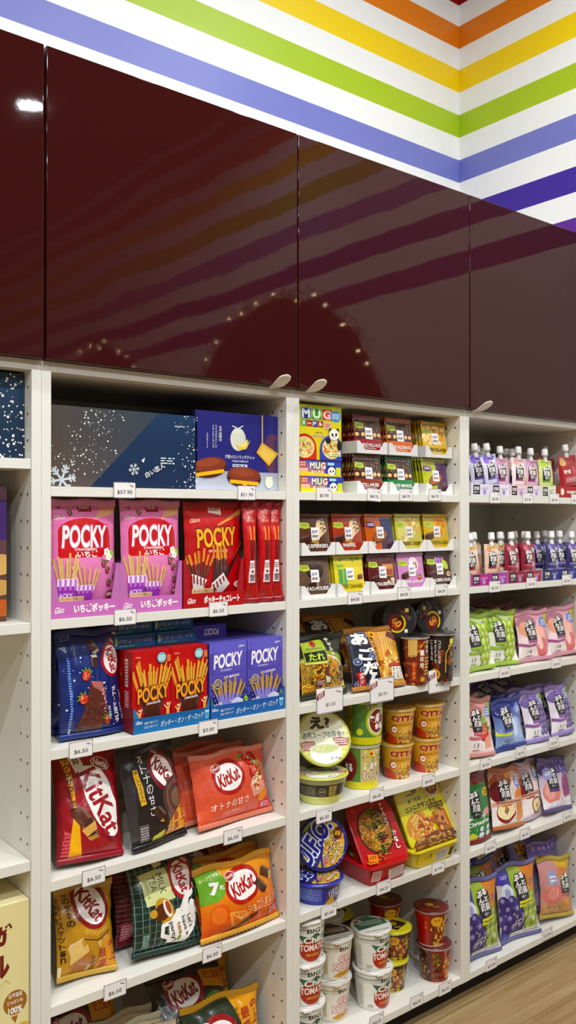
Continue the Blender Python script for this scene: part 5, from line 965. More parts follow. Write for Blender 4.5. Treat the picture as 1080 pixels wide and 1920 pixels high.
cup('gcup0', 0.0486, 0.0449, 0.106, '56803a', a_greencup(0), rim='d8d4b8', lid='8a8a5a', foot='d3c81e')
cup('gcup1', 0.0486, 0.0449, 0.106, '56803a', a_greencup(1), rim='d8d4b8', lid='8a8a5a', foot='d3c81e')
cup('qtta', 0.0415, 0.0325, 0.0871, 'cf9a2a', a_qtta, rim='e6cf9a', lid='b8862a')
cup('ufo', 0.0601, 0.0505, .05, '2b3486', a_ufoside, 2.6, lid='2a2a8c', rim='2626a0', lidart=a_ufo, lip=.004)
tub('redtub', 0.14, 0.15, .05, 'a8141c', a_redtub, a_redside, rim='b8161e')
tub('yeltub', .17, .15, .05, 'd3bf1e', a_yeltub, a_yelside, rim='dccb24')
cup('chili', 0.0497, 0.0401, 0.0958, 'e4e3da', a_chili, rim='dcd8cc', lid='dedad0', lidart=a_lidcn('3f6a52', 'cfd8cc'), tab='d8d4c8')
cup('cupn', 0.0497, 0.0401, 0.0958, 'e6e0d2', a_cupnoodle, rim='ddd3c8', lid='dcd2c6', lidart=a_lidcn('4a3a30', 'c9bfa8'), tab='d8cfc2')
cup('blackyel', 0.0441, 0.0344, 0.0763, '26191a', a_blackyel, rim='d3c81e', lid='cfc41e', lidart=a_lidplain('cfc42a', '2a1c1c', 'c9b83a'), tab='d3c81e', foot='cfc41e')
cup('redc0', 0.0439, 0.0354, 0.0921, 'a81c14', a_redcup(0), rim='c9a49a', lid='5a1a18', lidart=a_lidplain('6a1f1c', '5a1614', 'b89a3a'))
cup('redc1', 0.0439, 0.0354, 0.0921, '8a2622', a_redcup(1), rim='d3c3b4', lid='5a1a18', lidart=a_lidplain('6a1f1c', '4a1412', 'b89a3a'))
spouted('p_lav', .07, 0.108, .013, 'd9d4e4', a_pouch('d9d4e4', '7a68b8', '6a5a9a', '1d1820', '8a6fc0'), seed=22.57)
spouted('p_peach', .07, 0.108, .013, 'dcb8c0', a_pouch('dcb8c0', 'c98a9a', '8a3a6a', '4a1a30', 'c9a0c8'), seed=22.94)
spouted('p_white', .07, 0.108, .013, 'ead8d6', a_pouch('ead8d6', 'd9a8b0', '8a3a6a', '1d1820', 'd8a090'), seed=23.31)
spouted('p_lime', .07, 0.108, .013, 'c9ce8a', a_pouch('c9ce8a', 'a8be2a', '6a8a2a', '1d2a18', 'a8c02a'), seed=23.68)
spouted('p_red', .1, .125, .014, 'a52230', a_pouchred, seed=7.)
spouted('q_peach', .07, 0.108, .013, 'dfc0a8', a_pouch('dfc0a8', 'd8b060', '8a2a2a', '1d1820', 'c88a6a'), seed=24.42)
spouted('q_red', .07, 0.108, .013, '8a2a3a', a_pouch('8a2a3a', 'a83a48', 'c05a6a', '4a1420', 'c06a7a'), seed=24.79)
spouted('q_navy', .07, 0.108, .013, '3a3660', a_pouch('3a3660', '6a5fa8', '8a7ab8', '24203c', 'a088c8'), seed=25.16)
tray('ptA1', 0.1692, .12, 0.032, 0.036, col=['ddd6e2', 'd8d2d0', 'e0dcda'], art=a_pouchtray(['ddd6e2', 'e2dce6']), wing=.006)
tray('ptA2', 0.2232, .12, 0.032, 0.036, col=['e8ccd4', 'd8d2d0', 'e0dcda'], art=a_pouchtray(['e8ccd4', 'e2d2da', 'd9dcc4']), wing=.006)
tray('sugar', .13, .1, .034, .036, col=['a8383a', 'b8483a', 'c89080'], art=a_sugar, wing=.006)
tray('ptB1', 0.1618, .12, 0.032, 0.036, col=['b0348a', 'd8d2d0', 'e0dcda'], art=a_pouchtray(['b0348a', 'a84a98']), wing=.006)
tray('ptB2', 0.1577, .12, 0.032, 0.036, col=['8a3048', 'd8d2d0', 'e0dcda'], art=a_pouchtray(['8a3048', 'a03a50']), wing=.006)
tray('ptB3', 0.1769, .12, 0.032, 0.036, col=['3a3c78', 'd8d2d0', 'e0dcda'], art=a_pouchtray(['3a3c78', '3f3f80']), wing=.006)
bag('k_green', 0.1353, 0.1542, 0.016, 'd4dcae', a_konnyaku('d4dcae', '9ab83a', 'green', band='8fae3a', num='13', extra='c9d83a'), seal='9ab83a', seed=39.75)
bag('k_peach', 0.1424, 0.1464, 0.016, 'dca8ae', a_konnyaku('dca8ae', 'c98a9a', 'peach', band='a05a8a', extra='c9b02a'), seal='c98a9a', seed=40.28)
bag('k_blue', 0.1334, 0.1432, 0.016, '2c3a86', a_konnyaku('2c3a86', '2a3480', 'soda', band='3a4aa0', num='120', under='9ab0d8', extra='2c3a86'), seal='2a3480', seed=40.81)
bag('k_straw', 0.1184, 0.1579, 0.016, 'dba8a2', a_konnyaku('dba8a2', 'cf8a80', 'straw', band='c9707a', num='13', extra='9ab03a'), seal='cf8a80', seed=41.34)
bag('k_purple', 0.1098, 0.1494, 0.016, 'cfc6dc', a_konnyaku('cfc6dc', '8f7ab8', 'purple', band='8a5a9a', num='13', extra='9ab03a'), seal='8f7ab8', seed=41.87)
bag('k_xmas', 0.1131, 0.1892, 0.016, '2f7a3a', a_konnyaku('2f7a3a', '7a1418', 'xmas', band='2f7a3a'), seal='7a1418', seed=42.4)
bag('k_apple', 0.1469, 0.1669, 0.016, 'dcc0b0', a_konnyaku('dcc0b0', 'b8642c', 'apple', band='c9803a', extra='d8782a'), seal='b8642c', seed=42.93)
bag('k_apple2', 0.125, 0.165, 0.016, 'd8c4c0', a_konnyaku('d8c4c0', 'b8a0b0', 'apple2', band='8a3a3a', extra='8fae3a'), seal='b8a0b0', seed=43.46)
bag('k_mix', 0.1417, 0.1571, 0.016, '8a6a98', a_konnyaku('8a6a98', '54407a', 'mix', band='54407a', extra='54407a'), seal='54407a', seed=43.99)
bag('big', 0.1655, 0.2095, 0.021, 'b8b0a8', a_bigbag, seal='6a6aa0', seed=21.0, wr=1.1)
bag('bigpeach', 0.1533, 0.1723, 0.022, 'c58a7a', a_bigpeach, seal='b8a03a', seed=22.0, wr=1.1)
bag('bigyel', .14, .2, .022, '8a86b0', a_bigyel, seal='7a6ab0', seed=23.)
carton('navy0', .3, 0.1577, .2, ('1c3250', '22303f', '2a3440'), a_navybox2)
carton('brown0', .2, .25, .12, ('5a3c2c', '4a2838', '6a5a50'), a_brownbox)
carton('cream0', .26, 0.537, .2, ('e0d4a2', 'd0c290', 'e6dcb0'), a_cream, top=a_creamtop)

# ================================================================ everything on the shelves: kind, name, label, category, group, (x, y, z, turn, lean back, tilt)
STOCK = [
 ('navy_snow', 'gift_box', 'wide navy and brown gift box with white snow dots beside the melon box', 'gift box', None, (0.864, 0.03, 1.3738, 0, 0, 0)),
 ('melon', 'gift_box', 'purple gift box picturing a melon and filled sandwich biscuits', 'gift box', None, (1.1388, 0.03, 1.3738, 0, 0, 0)),
 ('melon', 'gift_box', 'second purple gift box standing just behind the melon one', 'gift box', None, (1.1388, 0.145, 1.3738, 0, 0, 0)),
 ('straw', 'biscuit_bag', 'pink strawberry biscuit-stick bag next to the post', 'snack bag', None, (0.7709, 0.0301, 1.1259, 0, 3, 0)),
 ('pinktray', 'display_tray', 'pink cardboard tray holding the strawberry bag next to the post', 'tray', None, (0.7628, 0.008, 1.1244, 0, 0, 0)),
 ('straw', 'biscuit_bag', 'pink strawberry biscuit-stick bag beside the red chocolate one', 'snack bag', None, (0.9213, 0.0301, 1.1259, 0, 3, 0)),
 ('pinktray', 'display_tray', 'pink cardboard tray holding the strawberry bag beside the red chocolate one', 'tray', None, (0.9067, 0.008, 1.1244, 0, 0, 0)),
 ('choco', 'biscuit_bag', 'red chocolate biscuit-stick bag with yellow lettering', 'snack bag', None, (1.0766, 0.0301, 1.126, 0, 3, 0)),
 ('redtray', 'display_tray', 'red cardboard tray holding the chocolate biscuit-stick bag', 'tray', None, (1.0596, 0.008, 1.1244, 0, 0, 0)),
 ('spine', 'biscuit_bag', 'slim red biscuit-stick pack against the red tray', 'snack bag', 'slim red packs', (1.1616, 0.013, 1.1259, 0, 2, 0)),
 ('spine', 'biscuit_bag', 'middle one of the three slim red biscuit-stick packs', 'snack bag', 'slim red packs', (1.2025, 0.013, 1.1259, 0, 2, 0)),
 ('spine', 'biscuit_bag', 'slim red biscuit-stick pack against the white side panel', 'snack bag', 'slim red packs', (1.2317, 0.0155, 1.1259, 0, 2, 0)),
 ('kkblue', 'wafer_bag', 'navy wafer bag with strawberries and chocolate cake at the shelf front', 'snack bag', None, (0.7948, 0.0405, 0.8851, 6, 8, -1)),
 ('kkblue', 'wafer_bag', 'navy wafer bag mostly hidden behind the strawberry cake one', 'snack bag', None, (0.8043, 0.0954, 0.8851, 4, 8, -1)),
 ('pockybox', 'biscuit_box', 'red chocolate biscuit-stick box nearer the navy bag in the blue tray', 'biscuit box', None, (0.9115, 0.014, 0.8849, 0, 0, 0)),
 ('pockybox', 'biscuit_box', 'red chocolate biscuit-stick box beside the purple ones in the blue tray', 'biscuit box', None, (1.0016, 0.014, 0.8849, 0, 0, 0)),
 ('pockybox', 'biscuit_box', 'red biscuit-stick box in the rows behind the front pair', 'biscuit box', 'red boxes behind the front pair', (0.9115, 0.0615, 0.8849, 0, 0, 0)),
 ('pockybox', 'biscuit_box', 'red biscuit-stick box in the rows behind the front pair', 'biscuit box', 'red boxes behind the front pair', (1.0016, 0.0615, 0.8849, 0, 0, 0)),
 ('pockybox', 'biscuit_box', 'red biscuit-stick box in the rows behind the front pair', 'biscuit box', 'red boxes behind the front pair', (0.9115, 0.109, 0.8849, 0, 0, 0)),
 ('pockybox', 'biscuit_box', 'red biscuit-stick box in the rows behind the front pair', 'biscuit box', 'red boxes behind the front pair', (1.0016, 0.109, 0.8849, 0, 0, 0)),
 ('tray_red', 'display_tray', 'blue cardboard tray under the red biscuit-stick boxes', 'tray', None, (0.9566, 0.006, 0.882, 0, 0, 0)),
 ('purple', 'biscuit_box', 'purple blueberry biscuit-stick box touching the red boxes', 'biscuit box', None, (1.101, 0.014, 0.8849, 0, 0, 0)),
 ('purple', 'biscuit_box', 'purple blueberry biscuit-stick box nearest the white side panel', 'biscuit box', None, (1.201, 0.014, 0.8849, 0, 0, 0)),
 ('purple', 'biscuit_box', 'purple biscuit-stick box in the rows behind the front pair', 'biscuit box', 'purple boxes behind the front pair', (1.101, 0.0615, 0.8849, 0, 0, 0)),
 ('purple', 'biscuit_box', 'purple biscuit-stick box in the rows behind the front pair', 'biscuit box', 'purple boxes behind the front pair', (1.201, 0.0615, 0.8849, 0, 0, 0)),
 ('purple', 'biscuit_box', 'purple biscuit-stick box in the rows behind the front pair', 'biscuit box', 'purple boxes behind the front pair', (1.101, 0.109, 0.8849, 0, 0, 0)),
 ('purple', 'biscuit_box', 'purple biscuit-stick box in the rows behind the front pair', 'biscuit box', 'purple boxes behind the front pair', (1.201, 0.109, 0.8849, 0, 0, 0)),
 ('purple', 'biscuit_box', 'purple biscuit-stick box in the rows behind the front pair', 'biscuit box', 'purple boxes behind the front pair', (1.101, 0.1565, 0.8849, 0, 0, 0)),
 ('purple', 'biscuit_box', 'purple biscuit-stick box in the rows behind the front pair', 'biscuit box', 'purple boxes behind the front pair', (1.201, 0.1565, 0.8849, 0, 0, 0)),
 ('tray_purple', 'display_tray', 'blue cardboard tray under the purple biscuit-stick boxes', 'tray', None, (1.1482, 0.006, 0.882, 0, 0, 0)),
 ('bluetray', 'folded_tray', 'lower upturned blue tray behind the red boxes, nearer the navy bag', 'tray', 'upturned blue trays', (0.8995, 0.062, 1.0457, 0, 0, 0)),
 ('bluetray', 'folded_tray', 'upper upturned blue tray behind the red boxes, nearer the navy bag', 'tray', 'upturned blue trays', (0.8995, 0.074, 1.0722, 0, 0, 0)),
 ('bluetray', 'folded_tray', 'lower upturned blue tray behind the red boxes, nearer the purple boxes', 'tray', 'upturned blue trays', (1.0005, 0.062, 1.0457, 0, 0, 0)),
 ('bluetray', 'folded_tray', 'upper upturned blue tray behind the red boxes, nearer the purple boxes', 'tray', 'upturned blue trays', (1.0005, 0.074, 1.0722, 0, 0, 0)),
 ('purplelying', 'biscuit_box', 'purple biscuit-stick box lying upside down on the purple boxes', 'biscuit box', None, (1.093, 0.075, 1.0457, 0, 0, 0)),
 ('kkred', 'wafer_bag', 'red wafer bag with a yellow strip standing next to the post', 'snack bag', None, (0.7869, 0.0314, 0.6457, -4, 20, -3.1645)),
 ('kkblack', 'wafer_bag', 'black wafer bag with a yellow corner leaning beside the red one', 'snack bag', None, (0.9423, 0.0304, 0.6426, 6, 15, 1.3587)),
 ('coral', 'wafer_bag', 'front coral wafer bag with a strawberry picture', 'snack bag', None, (1.1408, 0.0403, 0.6426, 3, 16, -0.4621)),
 ('coral', 'wafer_bag', 'middle coral wafer bag behind the front one', 'snack bag', None, (1.1288, 0.0863, 0.6429, 6, 18, -0.4621)),
 ('coral', 'wafer_bag', 'rearmost coral wafer bag in shade under the shelf', 'snack bag', None, (1.1168, 0.1323, 0.6432, 9, 20, -0.4621)),
 ('kkgold', 'wafer_bag', 'golden wheat wafer bag standing next to the post', 'snack bag', None, (0.7868, 0.0509, 0.4116, -4, 17, -3.1987)),
 ('plaidred', 'wafer_bag', 'red tartan wafer bag behind the green tartan one', 'snack bag', None, (0.9496, 0.1015, 0.4136, 3, 17, -4.4056)),
 ('plaidgreen', 'wafer_bag', 'green tartan milk tea wafer bag with a white teapot', 'snack bag', None, (0.9638, 0.032, 0.4144, 2, 19, -4.2675)),
 ('kkorange', 'wafer_bag', 'front orange wafer bag with a green corner sticker', 'snack bag', None, (1.1402, 0.0165, 0.4102, 3, 14, -1.0539)),
 ('kkorange', 'wafer_bag', 'orange wafer bag tucked behind the front orange one', 'snack bag', None, (1.1403, 0.0665, 0.4103, 0, 17, 0.9461)),
 ('darkkk', 'wafer_bag', 'dark wafer bag lying back behind the orange ones', 'snack bag', None, (1.1163, 0.1215, 0.42, 0, 26, 0)),
 ('darkkk', 'wafer_bag', 'dark wafer bag at the back of the shelf beside the red tartan', 'snack bag', None, (0.9863, 0.1565, 0.415, 0, 20, 0)),
 ('beige', 'wafer_bag', 'front cream wafer bag on the bottom shelf', 'snack bag', None, (0.9268, 0.0509, 0.085, 2, 12, -2.4279)),
 ('beige', 'wafer_bag', 'second cream wafer bag on the bottom shelf', 'snack bag', None, (0.9228, 0.0914, 0.0848, 4, 14, -1.4279)),
 ('beige', 'wafer_bag', 'third cream wafer bag behind the other two', 'snack bag', None, (0.9168, 0.1319, 0.0866, 3, 15, -3.4279)),
 ('matcha', 'wafer_bag', 'green and black wafer bag with a yellow flap on the bottom shelf', 'snack bag', None, (1.1184, 0.0519, 0.0892, 3, 14, -4.1316)),
 ('darkkk', 'wafer_bag', 'dark wafer bag leaning far back behind the green one', 'snack bag', None, (1.0984, 0.1119, 0.1392, 3, 38, -4.1316)),
 ('matcha', 'wafer_bag', 'green and black wafer bag farther back on the bottom shelf', 'snack bag', None, (1.1284, 0.1819, 0.1092, -1, 24, -4.1316)),
 ('kkgold', 'wafer_bag', 'golden wafer bag on the bottom shelf next to the post', 'snack bag', None, (0.79, 0.07, 0.0829, -3, 14, 1)),
 ('darkkk', 'wafer_bag', 'dark wafer bag behind the golden one on the bottom shelf', 'snack bag', None, (0.84, 0.165, 0.1286, 2, 22, 2)),
 ('mug', 'noodle_box', 'large yellow instant noodle box standing on two flat ones', 'noodle box', None, (1.3716, 0.02, 1.4489, 0, 0, 0)),
 ('mugs', 'noodle_box', 'flat instant noodle box directly under the large yellow one', 'noodle box', None, (1.3716, 0.02, 1.4104, 0, 0, 0)),
 ('mugs', 'noodle_box', 'flat instant noodle box lowest in the stack', 'noodle box', None, (1.3756, 0.018, 1.3728, 0, 0, 0)),
 ('dark_nut', 'chocolate_bar', 'crimson nut chocolate bar with dark chocolate on the upper tray', 'chocolate bar', None, (1.5475, 0.0355, 1.4765, 0, 9, 0)),
 ('dark_nut', 'chocolate_bar', 'crimson nut chocolate bar waiting behind the front one', 'chocolate bar', 'dark nut stack', (1.5475, 0.046, 1.4765, 0, 9, 0)),
 ('dark_nut', 'chocolate_bar', 'crimson nut chocolate bar waiting behind the front one', 'chocolate bar', 'dark nut stack', (1.546, 0.0565, 1.4765, 0, 9, 0)),
 ('dark_nut', 'chocolate_bar', 'crimson nut chocolate bar waiting behind the front one', 'chocolate bar', 'dark nut stack', (1.5475, 0.067, 1.4765, 0, 9, 0)),
 ('dark_nut', 'chocolate_bar', 'crimson nut chocolate bar waiting behind the front one', 'chocolate bar', 'dark nut stack', (1.546, 0.0775, 1.4765, 0, 9, 0)),
 ('choctray', 'display_tray', 'white cardboard tray of crimson bars on the upper level', 'tray', None, (1.5475, 0.027, 1.4723, 0, 0, 0)),
 ('honey_nut', 'chocolate_bar', 'orange nut chocolate bar with dark almonds on the upper tray', 'chocolate bar', None, (1.6603, 0.0356, 1.4765, 0, 9, 0)),
 ('honey_nut', 'chocolate_bar', 'orange nut chocolate bar waiting behind the front one', 'chocolate bar', 'honey nut stack', (1.6603, 0.0461, 1.4765, 0, 9, 0)),
 ('honey_nut', 'chocolate_bar', 'orange nut chocolate bar waiting behind the front one', 'chocolate bar', 'honey nut stack', (1.6588, 0.0566, 1.4765, 0, 9, 0)),
 ('honey_nut', 'chocolate_bar', 'orange nut chocolate bar waiting behind the front one', 'chocolate bar', 'honey nut stack', (1.6603, 0.0671, 1.4765, 0, 9, 0)),
 ('honey_nut', 'chocolate_bar', 'orange nut chocolate bar waiting behind the front one', 'chocolate bar', 'honey nut stack', (1.6588, 0.0776, 1.4765, 0, 9, 0)),
 ('choctray', 'display_tray', 'white cardboard tray of orange almond bars on the upper level', 'tray', None, (1.6603, 0.0271, 1.4723, 0, 0, 0)),
 ('white_nut', 'chocolate_bar', 'yellow white-chocolate nut bar on the upper tray', 'chocolate bar', None, (1.796, 0.0357, 1.4765, 0, 9, 0)),
 ('white_nut', 'chocolate_bar', 'yellow white-chocolate nut bar on the upper tray waiting behind the front one', 'chocolate bar', 'white nut stack', (1.796, 0.0462, 1.4765, 0, 9, 0)),
 ('white_nut', 'chocolate_bar', 'yellow white-chocolate nut bar on the upper tray waiting behind the front one', 'chocolate bar', 'white nut stack', (1.7945, 0.0567, 1.4765, 0, 9, 0)),
 ('white_nut', 'chocolate_bar', 'yellow white-chocolate nut bar on the upper tray waiting behind the front one', 'chocolate bar', 'white nut stack', (1.796, 0.0672, 1.4765, 0, 9, 0)),
 ('white_nut', 'chocolate_bar', 'yellow white-chocolate nut bar on the upper tray waiting behind the front one', 'chocolate bar', 'white nut stack', (1.7945, 0.0777, 1.4765, 0, 9, 0)),
 ('choctray', 'display_tray', 'white cardboard tray of yellow bars on the upper level', 'tray', None, (1.796, 0.0272, 1.4723, 0, 0, 0)),
 ('whole_nut', 'chocolate_bar', 'brown nut chocolate bar with hazelnuts below the crimson one', 'chocolate bar', None, (1.5433, 0.0306, 1.377, 0, 9, 0)),
 ('whole_nut', 'chocolate_bar', 'brown nut chocolate bar waiting behind the front one', 'chocolate bar', 'whole nut stack', (1.5433, 0.0411, 1.377, 0, 9, 0)),
 ('whole_nut', 'chocolate_bar', 'brown nut chocolate bar waiting behind the front one', 'chocolate bar', 'whole nut stack', (1.5418, 0.0516, 1.377, 0, 9, 0)),
 ('whole_nut', 'chocolate_bar', 'brown nut chocolate bar waiting behind the front one', 'chocolate bar', 'whole nut stack', (1.5433, 0.0621, 1.377, 0, 9, 0)),
 ('whole_nut', 'chocolate_bar', 'brown nut chocolate bar waiting behind the front one', 'chocolate bar', 'whole nut stack', (1.5418, 0.0726, 1.377, 0, 9, 0)),
 ('choctray', 'display_tray', 'white cardboard tray of brown nut bars on the lower level', 'tray', None, (1.5433, 0.0221, 1.3728, 0, 0, 0)),
 ('almond', 'chocolate_bar', 'green almond chocolate bar with dark chocolate below the orange one', 'chocolate bar', None, (1.658, 0.0307, 1.377, 0, 9, 0)),
 ('almond', 'chocolate_bar', 'green almond chocolate bar waiting behind the front one', 'chocolate bar', 'almond stack', (1.658, 0.0412, 1.377, 0, 9, 0)),
 ('almond', 'chocolate_bar', 'green almond chocolate bar waiting behind the front one', 'chocolate bar', 'almond stack', (1.6565, 0.0517, 1.377, 0, 9, 0)),
 ('almond', 'chocolate_bar', 'green almond chocolate bar waiting behind the front one', 'chocolate bar', 'almond stack', (1.658, 0.0622, 1.377, 0, 9, 0)),
 ('almond', 'chocolate_bar', 'green almond chocolate bar waiting behind the front one', 'chocolate bar', 'almond stack', (1.6565, 0.0727, 1.377, 0, 9, 0)),
 ('choctray', 'display_tray', 'white cardboard tray of green bars on the lower level', 'tray', None, (1.658, 0.0222, 1.3728, 0, 0, 0)),
 ('cocoa81', 'chocolate_bar', 'lime and purple cocoa bar with a cocoa pod below the yellow one', 'chocolate bar', None, (1.793, 0.0308, 1.377, 0, 9, 0)),
 ('cocoa81', 'chocolate_bar', 'lime and purple cocoa bar waiting behind the front one', 'chocolate bar', 'cocoa81 stack', (1.793, 0.0413, 1.377, 0, 9, 0)),
 ('cocoa81', 'chocolate_bar', 'lime and purple cocoa bar waiting behind the front one', 'chocolate bar', 'cocoa81 stack', (1.7915, 0.0518, 1.377, 0, 9, 0)),
 ('cocoa81', 'chocolate_bar', 'lime and purple cocoa bar waiting behind the front one', 'chocolate bar', 'cocoa81 stack', (1.793, 0.0623, 1.377, 0, 9, 0)),
 ('cocoa81', 'chocolate_bar', 'lime and purple cocoa bar waiting behind the front one', 'chocolate bar', 'cocoa81 stack', (1.7915, 0.0728, 1.377, 0, 9, 0)),
 ('choctray', 'display_tray', 'white cardboard tray of lime and purple bars on the lower level', 'tray', None, (1.793, 0.0223, 1.3728, 0, 0, 0)),
 ('cookie', 'chocolate_bar', 'brown biscuit chocolate bar with a wafer slice next to the post', 'chocolate bar', None, (1.366, 0.0306, 1.2281, 0, 9, 0)),
 ('cookie', 'chocolate_bar', 'brown biscuit chocolate bar waiting behind the front one', 'chocolate bar', 'cookie stack', (1.366, 0.0411, 1.2281, 0, 9, 0)),
 ('cookie', 'chocolate_bar', 'brown biscuit chocolate bar waiting behind the front one', 'chocolate bar', 'cookie stack', (1.3645, 0.0516, 1.2281, 0, 9, 0)),
 ('cookie', 'chocolate_bar', 'brown biscuit chocolate bar waiting behind the front one', 'chocolate bar', 'cookie stack', (1.366, 0.0621, 1.2281, 0, 9, 0)),
 ('cookie', 'chocolate_bar', 'brown biscuit chocolate bar waiting behind the front one', 'chocolate bar', 'cookie stack', (1.3645, 0.0726, 1.2281, 0, 9, 0)),
 ('choctray', 'display_tray', 'white cardboard tray of brown biscuit bars on the upper level', 'tray', None, (1.366, 0.0221, 1.2239, 0, 0, 0)),
 ('waffle', 'chocolate_bar', 'rust red wafer chocolate bar with a cake slice on the upper tray', 'chocolate bar', None, (1.474, 0.0306, 1.2281, 0, 9, 0)),
 ('waffle', 'chocolate_bar', 'rust red wafer chocolate bar waiting behind the front one', 'chocolate bar', 'waffle stack', (1.474, 0.0411, 1.2281, 0, 9, 0)),
 ('waffle', 'chocolate_bar', 'rust red wafer chocolate bar waiting behind the front one', 'chocolate bar', 'waffle stack', (1.4725, 0.0516, 1.2281, 0, 9, 0)),
 ('waffle', 'chocolate_bar', 'rust red wafer chocolate bar waiting behind the front one', 'chocolate bar', 'waffle stack', (1.474, 0.0621, 1.2281, 0, 9, 0)),
 ('waffle', 'chocolate_bar', 'rust red wafer chocolate bar waiting behind the front one', 'chocolate bar', 'waffle stack', (1.4725, 0.0726, 1.2281, 0, 9, 0)),
 ('choctray', 'display_tray', 'white cardboard tray of rust red bars on the upper level', 'tray', None, (1.474, 0.0221, 1.2239, 0, 0, 0)),
 ('cocoa74', 'chocolate_bar', 'orange and navy cocoa bar with a cocoa pod on the upper tray', 'chocolate bar', None, (1.583, 0.0308, 1.2281, 0, 9, 0)),
 ('cocoa74', 'chocolate_bar', 'orange and navy cocoa bar waiting behind the front one', 'chocolate bar', 'cocoa74 stack', (1.583, 0.0413, 1.2281, 0, 9, 0)),
 ('cocoa74', 'chocolate_bar', 'orange and navy cocoa bar waiting behind the front one', 'chocolate bar', 'cocoa74 stack', (1.5815, 0.0518, 1.2281, 0, 9, 0)),
 ('cocoa74', 'chocolate_bar', 'orange and navy cocoa bar waiting behind the front one', 'chocolate bar', 'cocoa74 stack', (1.583, 0.0623, 1.2281, 0, 9, 0)),
 ('cocoa74', 'chocolate_bar', 'orange and navy cocoa bar waiting behind the front one', 'chocolate bar', 'cocoa74 stack', (1.5815, 0.0728, 1.2281, 0, 9, 0)),
 ('choctray', 'display_tray', 'white cardboard tray of orange and navy bars on the upper level', 'tray', None, (1.583, 0.0223, 1.2239, 0, 0, 0)),
 ('crisp', 'chocolate_bar', 'pale yellow crisp chocolate bar with nuts on the upper tray', 'chocolate bar', None, (1.69, 0.0306, 1.2281, 0, 9, 0)),
 ('crisp', 'chocolate_bar', 'pale yellow crisp chocolate bar waiting behind the front one', 'chocolate bar', 'crisp stack', (1.69, 0.0411, 1.2281, 0, 9, 0)),
 ('crisp', 'chocolate_bar', 'pale yellow crisp chocolate bar waiting behind the front one', 'chocolate bar', 'crisp stack', (1.6885, 0.0516, 1.2281, 0, 9, 0)),
 ('crisp', 'chocolate_bar', 'pale yellow crisp chocolate bar waiting behind the front one', 'chocolate bar', 'crisp stack', (1.69, 0.0621, 1.2281, 0, 9, 0)),
 ('crisp', 'chocolate_bar', 'pale yellow crisp chocolate bar waiting behind the front one', 'chocolate bar', 'crisp stack', (1.6885, 0.0726, 1.2281, 0, 9, 0)),
 ('choctray', 'display_tray', 'white cardboard tray of pale yellow bars on the upper level', 'tray', None, (1.69, 0.0221, 1.2239, 0, 0, 0)),
 ('flakes', 'chocolate_bar', 'yellow cornflake chocolate bar on the upper tray', 'chocolate bar', None, (1.797, 0.0307, 1.2281, 0, 9, 0)),
 ('flakes', 'chocolate_bar', 'yellow cornflake chocolate bar on the upper tray waiting behind the front one', 'chocolate bar', 'flakes stack', (1.797, 0.0412, 1.2281, 0, 9, 0)),
 ('flakes', 'chocolate_bar', 'yellow cornflake chocolate bar on the upper tray waiting behind the front one', 'chocolate bar', 'flakes stack', (1.7955, 0.0517, 1.2281, 0, 9, 0)),
 ('flakes', 'chocolate_bar', 'yellow cornflake chocolate bar on the upper tray waiting behind the front one', 'chocolate bar', 'flakes stack', (1.797, 0.0622, 1.2281, 0, 9, 0)),
 ('flakes', 'chocolate_bar', 'yellow cornflake chocolate bar on the upper tray waiting behind the front one', 'chocolate bar', 'flakes stack', (1.7955, 0.0727, 1.2281, 0, 9, 0)),
 ('choctray', 'display_tray', 'white cardboard tray of yellow cornflake bars on the upper level', 'tray', None, (1.797, 0.0222, 1.2239, 0, 0, 0)),
 ('mousse', 'chocolate_bar', 'grey brown mousse chocolate bar with a dark cookie next to the post', 'chocolate bar', None, (1.357, 0.0205, 1.1286, 0, 9, 0)),
 ('mousse', 'chocolate_bar', 'grey brown mousse chocolate bar waiting behind the front one', 'chocolate bar', 'mousse stack', (1.357, 0.031, 1.1286, 0, 9, 0)),
 ('mousse', 'chocolate_bar', 'grey brown mousse chocolate bar waiting behind the front one', 'chocolate bar', 'mousse stack', (1.3555, 0.0415, 1.1286, 0, 9, 0)),
 ('mousse', 'chocolate_bar', 'grey brown mousse chocolate bar waiting behind the front one', 'chocolate bar', 'mousse stack', (1.357, 0.052, 1.1286, 0, 9, 0)),
 ('mousse', 'chocolate_bar', 'grey brown mousse chocolate bar waiting behind the front one', 'chocolate bar', 'mousse stack', (1.3555, 0.0625, 1.1286, 0, 9, 0)),
 ('choctray', 'display_tray', 'white cardboard tray of grey brown bars on the lower level', 'tray', None, (1.357, 0.012, 1.1244, 0, 0, 0)),
 ('caramel', 'chocolate_bar', 'bright yellow caramel chocolate bar with a cactus on the lower tray', 'chocolate bar', None, (1.47, 0.0206, 1.1286, 0, 9, 0)),
 ('caramel', 'chocolate_bar', 'bright yellow caramel chocolate bar waiting behind the front one', 'chocolate bar', 'caramel stack', (1.47, 0.0311, 1.1286, 0, 9, 0)),
 ('caramel', 'chocolate_bar', 'bright yellow caramel chocolate bar waiting behind the front one', 'chocolate bar', 'caramel stack', (1.4685, 0.0416, 1.1286, 0, 9, 0)),
 ('caramel', 'chocolate_bar', 'bright yellow caramel chocolate bar waiting behind the front one', 'chocolate bar', 'caramel stack', (1.47, 0.0521, 1.1286, 0, 9, 0)),
 ('caramel', 'chocolate_bar', 'bright yellow caramel chocolate bar waiting behind the front one', 'chocolate bar', 'caramel stack', (1.4685, 0.0626, 1.1286, 0, 9, 0)),
 ('choctray', 'display_tray', 'white cardboard tray of bright yellow caramel bars on the lower level', 'tray', None, (1.47, 0.0121, 1.1244, 0, 0, 0)),
 ('rum', 'chocolate_bar', 'maroon rum raisin chocolate bar with a glass on the lower tray', 'chocolate bar', None, (1.582, 0.0206, 1.1286, 0, 9, 0)),
